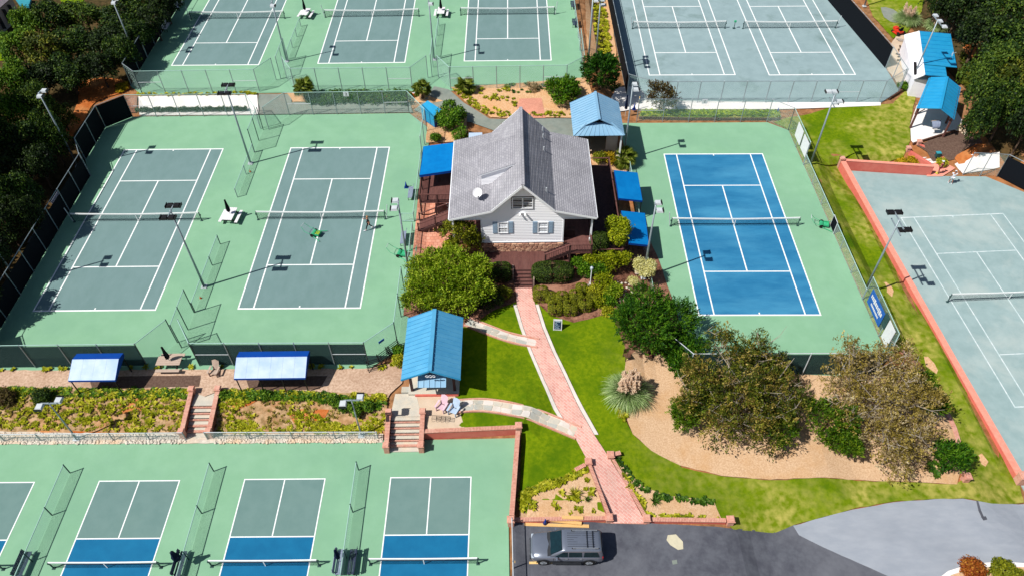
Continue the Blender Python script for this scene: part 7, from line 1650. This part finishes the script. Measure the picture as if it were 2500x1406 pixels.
def thin_tree(label, px, py, rpx, z, mk1, mk2, seed, n, H=3.0, lobes=()):
    p, r_ = crown_at(px, py, rpx, z); b = base_of(p); zc = z - b[2]; rg_ = random.Random(seed); bl = []
    for dx_, dy_, dz_, q in lobes: bl.append((dx_ * r_, dy_ * r_, zc + dz_ * H, q * r_, q * r_, q * r_ * 1.15))
    t = thing('thinning_tree', label, 'tree', b)
    link(bpy.data.objects.new('crown', foliage('crown', seed, bl, n, 20, (.2, .08), .2, LF[mk1], spiky=.35, shell=(.35, 1.15), drop=0, low=-.7, up=.5)), t)
    link(bpy.data.objects.new('crown', foliage('crown', seed + 1, bl, int(n * .5), 18, (.22, .08), .18, LF[mk2], spiky=.45, shell=(.2, 1.05), drop=0, low=-.7, up=.6)), t)
    mb = MB()
    for k, (dx_, dy_, dz_, q) in enumerate(lobes):        # pale stems out to every lobe, with bare twigs
        q0 = Vector((dx_ * .2, dy_ * .2, -.3)); q1 = Vector((dx_ * r_, dy_ * r_, zc + dz_ * H + q * r_ * .5)); m1 = q0.lerp(q1, .5) + Vector((rg_.uniform(-.3, .3), rg_.uniform(-.3, .3), -.2)); mb.tube(q0, m1, .1, .07, 6); mb.tube(m1, q1, .07, .025, 6)
        for j in range(9):
            s = m1.lerp(q1, rg_.uniform(-.1, 1)); e = s + Vector((rg_.uniform(-1, 1), rg_.uniform(-1, 1), rg_.uniform(-.1, .9))) * q * r_ * 1.25; mb.tube(s, e, .035, .015, 4)
            for _ in range(4): f = s.lerp(e, rg_.uniform(.4, 1)); mb.tube(f, f + Vector((rg_.uniform(-.7, .7), rg_.uniform(-.7, .7), rg_.uniform(0, .7))), .02, .008, 3)
    mb.build('trunk', M['bark_pale'], t)
    return t
L1 = [(0, 0, .1, .42), (.45, .1, 0, .36), (-.45, .12, .05, .36), (.05, .5, .35, .3), (-.2, .75, .7, .22), (.3, .62, .5, .24), (-.62, .35, .2, .24), (.72, -.1, -.15, .26), (-.35, -.35, -.25, .32), (.3, -.42, -.25, .34), (-.75, -.05, -.1, .22), (.55, .42, .2, .22)]
L2 = [(0, 0, .0, .4), (.42, .2, .1, .34), (-.42, .3, .1, .34), (.1, .6, .4, .3), (.5, .65, .5, .22), (-.3, .72, .55, .24), (.75, .1, -.1, .24), (-.05, -.4, -.25, .36), (.42, -.4, -.3, .3), (.1, -.75, -.5, .26), (-.55, -.1, -.1, .26)]
thin_tree('brown and olive thinning cypress, nearer the brick walk', 1812, 968, 172, 1.5, 'forest_olive', 'brown', 160, 1300, H=2.6, lobes=L1)
thin_tree('grey-brown thinning cypress, nearer the clay court strip', 2148, 990, 172, 1.2, 'brown', 'grey', 162, 900, H=2.6, lobes=L2)
for i, (x, y, r_, z, lb) in enumerate(((1674, 1008, 46, .2, 'green cypress skirt at the lawn side of the first brown tree'), (1722, 962, 22, .4, 'small green tuft on the first brown tree near the pampas'), (1890, 1040, 50, .1, 'dark green cypress skirt below the first brown tree'), (2020, 1030, 66, .4, 'bushy green cypress between the two brown trees'), (2066, 1078, 42, -.2, 'low green cypress beside the bare branches'), (2272, 985, 38, -.4, 'dark cypress by the brick edging of the bed'), (2250, 935, 26, .0, 'small dark cypress beyond the grey-brown tree'), (2318, 1116, 46, -1.0, 'bright spiky cypress at the end of the bed'))):
    shrub(lb, x, y, r_, z, 'cypress' if i != 7 else 'juniper', 170 + i, n=360, per=22, leaf=(.24, .07), cr=.12, k=6, name='cypress', cat='shrub', spiky=.45, squash=1.0, low=-.1)
shrub('bare dark twiggy bush in the bed beside the cypresses', 2242, 1125, 26, -1.5, 'purple', 180, n=70, per=14, leaf=(.14, .03), cr=.2, k=4, name='twiggy_bush', spiky=.4)
# pampas grass
def blades(seed, n, L, spread, w, mk_, name, droop=.5, base_r=.4, kmin=.6, z0=0.0):
    rg_ = np.random.default_rng(seed); a = rg_.uniform(0, 2 * math.pi, n); br_ = base_r * np.sqrt(rg_.uniform(0, 1, n)); l = L * rg_.uniform(kmin, 1.1, n); out = rg_.uniform(.1, 1, n) ** .7 * spread
    V = []; F = []; T = []; S = 5
    ca, sa = np.cos(a), np.sin(a); pts = []
    for s in range(S + 1):
        t = s / S; r_ = br_ + out * l * (t ** 1.4); z = z0 + l * (t * (1 - .25 * out) - droop * out * t ** 2.6); ww = w * (1 - t) ** .7 * .5 + .002
        c = np.stack([ca * r_, sa * r_, z], 1); sd = np.stack([-sa, ca, np.zeros(n)], 1) * ww; pts.append((c - sd, c + sd))
    V = np.concatenate([np.concatenate(p) for p in pts]); 
    F = []
    for s in range(S):
        o0 = s * 2 * n; o1 = (s + 1) * 2 * n; i = np.arange(n); F.append(np.stack([o0 + i, o0 + n + i, o1 + n + i, o1 + i], 1))
    F = np.concatenate(F); T = np.tile(rg_.uniform(0, 1, n), S)
    return np_mesh(name, V, F, LF[mk_], T)
def pampas(label, loc, s, seed, plumes=30):
    t = thing('pampas_grass', label, 'grass clump', loc, 0); t.scale = (s,) * 3
    link(bpy.data.objects.new('leaf_blades', blades(seed, 2600, 1.5, .8, .03, 'pampas', 'leaf_blades', droop=.85, base_r=.5)), t)['kind'] = 'stuff'
    pm_ = foliage('plume', seed, [(0, 0, 0, .07, .07, .5)], 70, 10, (.15, .04), .028, LF['plume'], spiky=.16, up=1.2, low=-2)
    rg_ = random.Random(seed)
    for k in range(plumes):
        a = rg_.uniform(0, 6.28); r_ = rg_.uniform(.05, .62); h = rg_.uniform(.75, 1.3); p = Vector((math.cos(a) * r_, math.sin(a) * r_, h)); pl_ = put('plume', pm_, t, p, (math.sin(a) * -r_ * .45, math.cos(a) * r_ * .45, 0))
        MB().tube((p.x * .3, p.y * .3, .2), p, .014, .01, 4).build('stalk', M['wood_pale'], t)
pampas('tall pampas grass with pinkish plumes at the edge of the lawn', G(1530, 966), 1.5, 190)
pampas('feathery ornamental grass with few plumes beyond the red mower', G(2212, 55), 1.5, 191, 5)
pampas('straw-coloured ornamental grass behind the white shed', G(2282, 72), 1.3, 192, 14)
# palms
frond_me = None
def frond(seed):
    V = []; F = []; n = 16
    for k in range(n):
        a = (k / (n - 1) - .5) * 3.6; d = Vector((math.sin(a), math.cos(a), 0)); L = .62 * (1 - .15 * abs(a)); p = Vector((0, .45, 0)); i = len(V)
        sd = Vector((d.y, -d.x, 0)) * .035; V += [p - sd * .5, p + d * L * .55 - sd + Vector((0, 0, .03)), p + d * L + Vector((0, 0, -.14)), p + d * L * .55 + sd + Vector((0, 0, .03)), p + sd * .5]; F.append((i, i + 1, i + 2, i + 3, i + 4))
    i = len(V); V += [Vector((-.02, 0, 0)), Vector((.02, 0, 0)), Vector((.015, .46, .02)), Vector((-.015, .46, .02))]; F.append((i, i + 1, i + 2, i + 3))
    mb = MB(); mb.add(V, F); me = mb.mesh('frond', LF['palm']); a_ = me.attributes.new('tint', 'FLOAT', 'FACE'); rg_ = random.Random(seed); a_.data.foreach_set('value', [rg_.random() for _ in me.polygons]); return me
FR = [frond(k) for k in range(3)]
def palm(label, loc, h, nf, s=1.0, seed=0):
    t = thing('fan_palm', label, 'palm', loc, 0, 'fan palms'); rg_ = random.Random(seed); MB().lathe([(.16, -.2), (.14, h * .4), (.17, h * .8), (.12, h + .1)], 9).build('trunk', M['bark_tree'], t)
    for k in range(nf):
        el = rg_.uniform(-35, 75); put('frond', FR[k % 3], t, (0, 0, h), (R(el), rg_.uniform(-.3, .3), k * 2.399), (s * rg_.uniform(.9, 1.15),) * 3)
palm('fan palm at the gap beside the low hedge of the upper courts', G(748, 242), 1.5, 34, 1.35, 1)
palm('fan palm beside the orange cooler at the walkway', G(1032, 240), 1.3, 28, 1.15, 2)
palm('fan palm at the corner of the flower bed', G(1137, 226), .7, 30, 1.3, 3)
palm('low fan palm beside the kiosk and the light pole', G(1522, 404), .9, 24, 1.45, 4)
palm('small palm in a pot beside the brick terrace', G(1076, 565), .5, 14, .7, 5)
# plants round the upper beds
shrub('round bright green shrub behind the deck awning', 1095, 284, 44, 1.2, 'green', 200, n=420, per=22, leaf=(.2, .12), cr=.2, k=8, squash=.8, cat='shrub', name='round_shrub')
shrub('tall dark evergreen between the upper courts and the clay court', 1470, 178, 50, 2.4, 'juniper', 201, n=520, per=20, leaf=(.34, .12), cr=.16, k=8, name='evergreen', cat='tree', spiky=.5, squash=1.4, tintshift=-.25)
shrub('bright green leafy bush beside the tall dark evergreen', 1376, 224, 40, 1.4, 'green', 202, n=380, per=18, leaf=(.3, .13), cr=.2, k=7, spiky=.45, squash=1.0, name='leafy_bush')
shrub('purple-brown twiggy bush on the verge beside the number 1 fence', 1614, 238, 38, .6, 'purple', 203, n=300, per=16, leaf=(.22, .1), cr=.18, k=6, spiky=.6, squash=1.0, name='purple_bush')
shrub('grey-green lacy shrub in the flower bed', 1300, 216, 17, .8, 'grey', 204, n=90, per=14, leaf=(.2, .05), cr=.12, k=3, spiky=.35)
for i, (x, y, r_, mk_, lb) in enumerate(((1462, 384, 20, 'olivebox', 'olive shrub between the roof and the kiosk'), (1484, 386, 18, 'gold', 'golden shrub before the kiosk counter'), (1062, 335, 14, 'green', 'low green plant beside the deck awning'), (1122, 330, 26, 'green', 'spreading green shrub beside the white table'), (2222, 398, 22, 'gold', 'golden mounded shrub on top of the salmon wall'), (2196, 398, 14, 'gold', 'small golden mound at the lawn end of the salmon wall'), (2205, 210, 12, 'green', 'small green weed clump by the shed corner'), (975, 880, 20, 'lily', 'yellow-green bush between the corner fence and the pavilion'), (972, 855, 14, 'green', 'narrow green bush beside the pavilion roof'), (2300, 398, 16, 'lily', 'yellow-green ground plant beside the pale steps'))):
    shrub(lb, x, y, r_, tz1(at(x, y, -.3).x, at(x, y, -.3).y) + .45, mk_, 210 + i, n=110, per=18, leaf=(.17, .09), cr=.14, k=4, squash=.8)
shrub('rust-orange shrub on the traffic island', 2378, 1390, 34, -1.2, 'rust', 222, n=200, per=20, leaf=(.17, .1), cr=.15, k=6, name='rust_shrub')
shrub('golden-green shrub on the traffic island at the frame corner', 2455, 1396, 36, -1.3, 'olivebox', 223, n=200, per=20, leaf=(.17, .1), cr=.15, k=6)
shrub('dark bush at the frame edge in the planted bank', 18, 972, 24, .3, 'purple', 224, n=140, per=18, leaf=(.16, .08), cr=.16, k=4)
shrub('dark bush behind the short pole in the planted bank', 102, 972, 25, .3, 'forest', 225, n=150, per=18, leaf=(.16, .08), cr=.16, k=4)
for i, (x, y, r_, lb) in enumerate(((838, 992, 14, 'leafy bush below the short pole beside the wide steps'), (868, 1000, 15, 'leafy bush left of the wide steps pier'), (900, 992, 14, 'leafy bush against the wide steps'), (815, 978, 13, 'leafy bush at the edge of the mulch above the bank'), (650, 965, 12, 'leafy bush below the larger canopy'), (545, 965, 14, 'leafy bush beside the narrow steps'))):
    shrub(lb, x, y, r_, .0, 'forest_bright', 230 + i, n=80, per=18, leaf=(.18, .1), cr=.14, k=3)
# low clipped balls along the concrete pad
hb = foliage('crown', 240, rand_blobs(240, 3, .3, .3, .3), 60, 14, (.1, .06), .07, LF['box'])
a, b = G(337, 275), G(600, 272)
for i in range(26):
    p = a.lerp(b, i / 25); plant('edging_ball', 'small round box plant in the row along the white concrete pad', 'shrub', base_of(p), hb, None, i * 1.3, .95 + .1 * (i % 3), 'box balls along the concrete pad')
# low hedge behind the number 2 fence
hp = [G(758, 232), G(995, 228), G(995, 250), G(760, 252)]; rg_ = np.random.default_rng(5)
bl = []; cx, cy = (hp[0].x + hp[2].x) / 2, (hp[0].y + hp[2].y) / 2
for i in range(26): bl.append(((i / 25 - .5) * (hp[1].x - hp[0].x), rg_.uniform(-.3, .3), .15, .7, 1.15, .45 + .1 * rg_.uniform()))
plant('low_hedge', 'long low spreading hedge behind the number 2 fence', 'hedge', (cx, cy, tz1(cx, cy)), foliage('crown', 241, bl, 900, 16, (.2, .09), .15, LF['ivy'], drop=.45), None)
# lily and tuft planting: small clumps scattered on the banks and beds
def tufts(name, label, pts, n, mk_, seed, L=.4, per=14, jit=1.0, parent=None, clump=.0):
    P_ = [tuple(G(*p)[:2]) for p in pts]; xs = [p[0] for p in P_]; ys = [p[1] for p in P_]; rg_ = np.random.default_rng(seed)
    X = rg_.uniform(min(xs), max(xs), n * 6); Y = rg_.uniform(min(ys), max(ys), n * 6); ok = inside(X, Y, P_)
    if clump: ok &= (np.sin(X * 1.1 + np.cos(Y * .9) * 2) * .8 + np.cos((Y - min(ys)) * 2 * math.pi / (max(ys) - min(ys))) * .9 + np.sin(Y * 2.3 + X * .4) * .5 + rg_.normal(size=X.shape) * .5 > clump)
    X = X[ok][:n]; Y = Y[ok][:n]; Z = tz(X, Y) + .03; n = len(X)
    B = np.repeat(np.stack([X, Y, Z], 1), per, 0); N_ = n * per; a = rg_.uniform(0, 2 * math.pi, N_); out = rg_.uniform(.2, 1, N_); sc = np.repeat(rg_.uniform(.6, 1.3, n), per); l = L * sc * rg_.uniform(.7, 1.2, N_)
    d = np.stack([np.cos(a) * out, np.sin(a) * out, np.full(N_, .9)], 1); d = _unit(d); sd = np.stack([-np.sin(a), np.cos(a), np.zeros(N_)], 1) * (.09 * L / .4)
    V = np.empty((N_ * 4, 3)); mid = B + d * (l * .6)[:, None]; tip = mid + np.stack([np.cos(a), np.sin(a), np.full(N_, -.25)], 1) * (l * .5)[:, None]
    V[0::4] = B; V[1::4] = mid + sd; V[2::4] = tip; V[3::4] = mid - sd
    T = np.clip(np.repeat(rg_.uniform(0, 1, n), per) * .6 + rg_.uniform(0, .4, N_), 0, 1)
    o = bpy.data.objects.new(name, np_mesh(name, V, np.arange(N_ * 4).reshape(-1, 4), LF[mk_], T)); link(o); o['kind'] = 'stuff'; o['label'] = label; return o
tufts('ground_cover', 'yellow-green lilies planted on the bank near the frame edge', [(-40, 950), (466, 952), (456, 1056), (-40, 1046)], 620, 'lily', 1, .3, clump=.0)
tufts('ground_cover', 'yellow-green lilies planted on the bank between the steps', [(530, 952), (946, 964), (938, 1056), (524, 1058)], 470, 'lily', 2, .3, clump=.25)
tufts('ground_cover', 'dry brown clumps among the lilies near the frame edge', [(-40, 950), (466, 952), (456, 1056), (-40, 1046)], 300, 'brown', 21, .22)
tufts('ground_cover', 'dry brown clumps among the lilies between the steps', [(530, 952), (946, 964), (938, 1056), (524, 1058)], 260, 'brown', 22, .22)
tufts('ground_cover', 'green planting along the top of the bank near the smaller canopy', [(-40, 946), (466, 952), (462, 972), (-40, 966)], 260, 'forest_bright', 3, .3)
tufts('ground_cover', 'green planting along the top of the bank between the steps', [(530, 955), (780, 960), (940, 985), (930, 1000), (760, 980), (530, 972)], 300, 'forest_bright', 4, .32)
tufts('ground_cover', 'lilies bordering the bed beside the walk on the pickleball side', [(1268, 1205), (1300, 1190), (1360, 1172), (1428, 1138), (1438, 1150), (1370, 1184), (1310, 1200), (1290, 1222), (1272, 1250)], 150, 'lily', 5, .32)
tufts('ground_cover', 'small plants scattered in the bed on the pickleball side', [(1290, 1222), (1400, 1180), (1440, 1170), (1478, 1258), (1300, 1258)], 16, 'lily', 6, .4)
tufts('ground_cover', 'plants bordering the bed beside the walk on the drive side', [(1500, 1116), (1512, 1122), (1560, 1180), (1620, 1208), (1742, 1222), (1740, 1232), (1610, 1220), (1545, 1185)], 90, 'ivy', 7, .3)
tufts('ground_cover', 'plants along the walk in the drive side bed', [(1520, 1160), (1530, 1160), (1590, 1258), (1750, 1262), (1755, 1270), (1580, 1268)], 70, 'lily', 8, .32)
tufts('ground_cover', 'green edging along the front of the upper flower bed', [(1105, 218), (1120, 216), (1200, 276), (1420, 282), (1420, 290), (1196, 287), (1140, 255)], 130, 'lily', 9, .34)
tufts('ground_cover', 'scattered plants in the upper flower bed', [(1130, 225), (1250, 212), (1260, 270), (1200, 275)], 22, 'lily', 10, .45)
tufts('ground_cover', 'scattered plants in the upper flower bed beside the bush', [(1240, 208), (1330, 205), (1330, 225), (1240, 232)], 16, 'ivy', 11, .4)
tufts('ground_cover', 'planting down the strip between upper and clay courts', [(1446, -20), (1468, -20), (1492, 120), (1460, 135), (1448, 60)], 260, 'lily', 12, .45)
tufts('ground_cover', 'small tufts along the fence beside the concrete pad', [(330, 230), (625, 227), (625, 233), (330, 236)], 70, 'lily', 13, .3)
tufts('ground_cover', 'tufts along the bottom of the lower fences', [(-40, 900), (960, 892), (960, 900), (-40, 906)], 40, 'lily', 14, .38)
tufts('ground_cover', 'long grass on the verge above the blue court', [(1570, 270), (1900, 272), (1904, 286), (1566, 284)], 420, 'willow', 15, .3)
tufts('ground_cover', 'yellow-green clump at the edge of the mulch bed', [(1508, 985), (1526, 985), (1530, 1030), (1516, 1032)], 40, 'lily', 16, .35)
tufts('ground_cover', 'rough weeds at the foot of the orange bank', [(286, 205), (312, 205), (310, 225), (288, 228)], 50, 'gold', 17, .4)
tufts('ground_cover', 'weeds beside the clay soil below the shed', [(2350, 130), (2380, 150), (2375, 230), (2340, 200)], 120, 'forest_olive', 18, .5)
tufts('ground_cover', 'spiky agave-like leaves behind the brown tree bed', [(2270, 1125), (2310, 1140), (2290, 1165), (2250, 1150)], 14, 'ivy', 19, .4)
for i, (x, y, s, lb) in enumerate(((1402, 1208, 1.0, 'large yellow-green lily in the bed on the pickleball side'), (1434, 1220, .6, 'smaller green lily beside the large one'), (1597, 1225, .9, 'broad green plant in the drive side bed'), (1298, 1228, .55, 'dark strappy plant near the brick wall'), (1202, 240, .6, 'strappy plant in the upper flower bed near the palm'), (1226, 240, .6, 'strappy plant in the upper flower bed nearer the brick patio'))):
    p = G(x, y); plant('strap_leaf_plant', lb, 'plant', p, blades(300 + i, 70, .75, .9, .07, 'lily' if i in (0, 4, 5) else 'ivy', 'crown', droop=.45, base_r=.1), None, 0, s)
# rocks
def rock_mesh(seed):
    rg_ = random.Random(seed); bm = bmesh.new(); bmesh.ops.create_icosphere(bm, subdivisions=1, radius=1)
    for v in bm.verts: v.co *= rg_.uniform(.7, 1.15)
    for v in bm.verts: v.co.z *= .55
    me = bpy.data.meshes.new('rock'); bm.to_mesh(me); bm.free(); return me
def rock_field(name, label, pts, n, seed, smin, smax, m):
    P_ = [tuple(G(*p)[:2]) for p in pts]; xs = [p[0] for p in P_]; ys = [p[1] for p in P_]; rg_ = np.random.default_rng(seed); X = rg_.uniform(min(xs), max(xs), n * 4); Y = rg_.uniform(min(ys), max(ys), n * 4); ok = inside(X, Y, P_); X = X[ok][:n]; Y = Y[ok][:n]; Z = tz(X, Y) + .06
    V = []; F = []; k = 0; src = []
    for s in range(6):
        me = rock_mesh(seed * 10 + s); src.append((np.array([tuple(v.co) for v in me.vertices]), np.array([tuple(p.vertices) for p in me.polygons])))
    for i in range(len(X)):
        v, f = src[i % 6]; a = rg_.uniform(0, 6.28); c, s_ = math.cos(a), math.sin(a); sc = rg_.uniform(smin, smax) * np.array([1, rg_.uniform(.6, 1), rg_.uniform(.6, 1)]); q = v * sc; q = np.stack([q[:, 0] * c - q[:, 1] * s_, q[:, 0] * s_ + q[:, 1] * c, q[:, 2]], 1) + (X[i], Y[i], Z[i]); V.append(q); F.append(f + k); k += len(v)
    o = bpy.data.objects.new(name, np_mesh(name, np.concatenate(V), np.concatenate(F), m)); link(o); o['kind'] = 'stuff'; o['label'] = label
rock_field('gravel', 'white rocks along the low fence near the frame edge', [(-40, 1056), (456, 1062), (454, 1082), (-40, 1084)], 900, 1, .07, .17, M['rock'])
rock_field('gravel', 'white rocks along the low fence between the steps', [(526, 1062), (936, 1060), (934, 1080), (524, 1082)], 760, 2, .07, .17, M['rock'])
rock_field('gravel', 'stones scattered in the bark of the garden bed', [(1500, 690), (1560, 690), (1560, 740), (1500, 770), (1490, 740)], 40, 3, .08, .22, M['rock'])
rock_field('gravel', 'stones round the small pond in the garden bed', [(1415, 705), (1440, 690), (1450, 715), (1430, 725)], 26, 4, .1, .2, M['rock_grey'])
rock_field('gravel', 'stones between the shelter and the woods', [(2330, 315), (2360, 300), (2380, 320), (2350, 330)], 30, 5, .1, .3, M['rock'])
# garden lamp post
o = thing('garden_lamp', 'white garden lamp post among the golden shrubs', 'lamp post', G(1441, 694)); MB().tube((0, 0, 0), (0, 0, 1.9), .05, .04, 8).lathe([(.1, 0), (.08, .12), (.05, .2)], 8).build('post', M['trim'], o); MB().lathe([(.06, 1.9), (.13, 1.95), (.15, 2.2), (.02, 2.36)], 8).build('lantern', M['lamp_clear'], o)
# sign cap on the bench in the mulch bed
o = thing('garden_chair', 'dark wooden chair at the edge of the mulch beside the pampas', 'chair', G(1530, 875), R(20))
for k in range(4): MB().box(((k - 1.5) * .13, 0, .45), (.11, .5, .03)).build('seat_slat', M['wood_tie'], o); MB().box(((k - 1.5) * .13, .26, .8), (.1, .03, .6)).build('back_slat', M['wood_tie'], o)
for sx in (-.24, .24):
    for sy in (-.22, .26): MB().box((sx, sy, .22), (.05, .05, .44)).build('leg', M['wood_tie'], o)
# brick edging of the tree bed and kerb of the island
o = thing('bed_edging', 'curved pale brick edging of the tree bed by the grass strip', 'edging', G(2350, 1150)); pts = [G(*p) for p in ((2200, 858), (2240, 892), (2290, 966), (2328, 1044), (2348, 1110), (2352, 1160))]
for p, q in zip(pts, pts[1:]): coping_run(o, p + Vector((0, 0, .1)), q + Vector((0, 0, .1)), .35, M['coping'], 'edging_bricks', .12, .14)
pier(o, pts[-1].x - .1, pts[-1].y - .4, -2.2, -1.35, .45)
o = thing('island_kerb', 'white curved kerb of the traffic island at the frame corner', 'kerb', G(2330, 1398)); pts = [G(*p) for p in ((2284, 1425), (2316, 1400), (2366, 1384), (2440, 1377), (2545, 1384))]
for p, q in zip(pts, pts[1:]): MB().beam(p + Vector((0, 0, .1)), q + Vector((0, 0, .1)), .3, .16).build('kerb_stone', M['concrete'], o, world=True)
o = bpy.data.objects.get('salmon_wall')
pier(o, 39.2, 28.6, -2.9, -1.9, .6)
print('objects', len(bpy.data.objects), 'tris', sum(len(p.vertices) - 2 for m in bpy.data.meshes for p in m.polygons) if False else '')
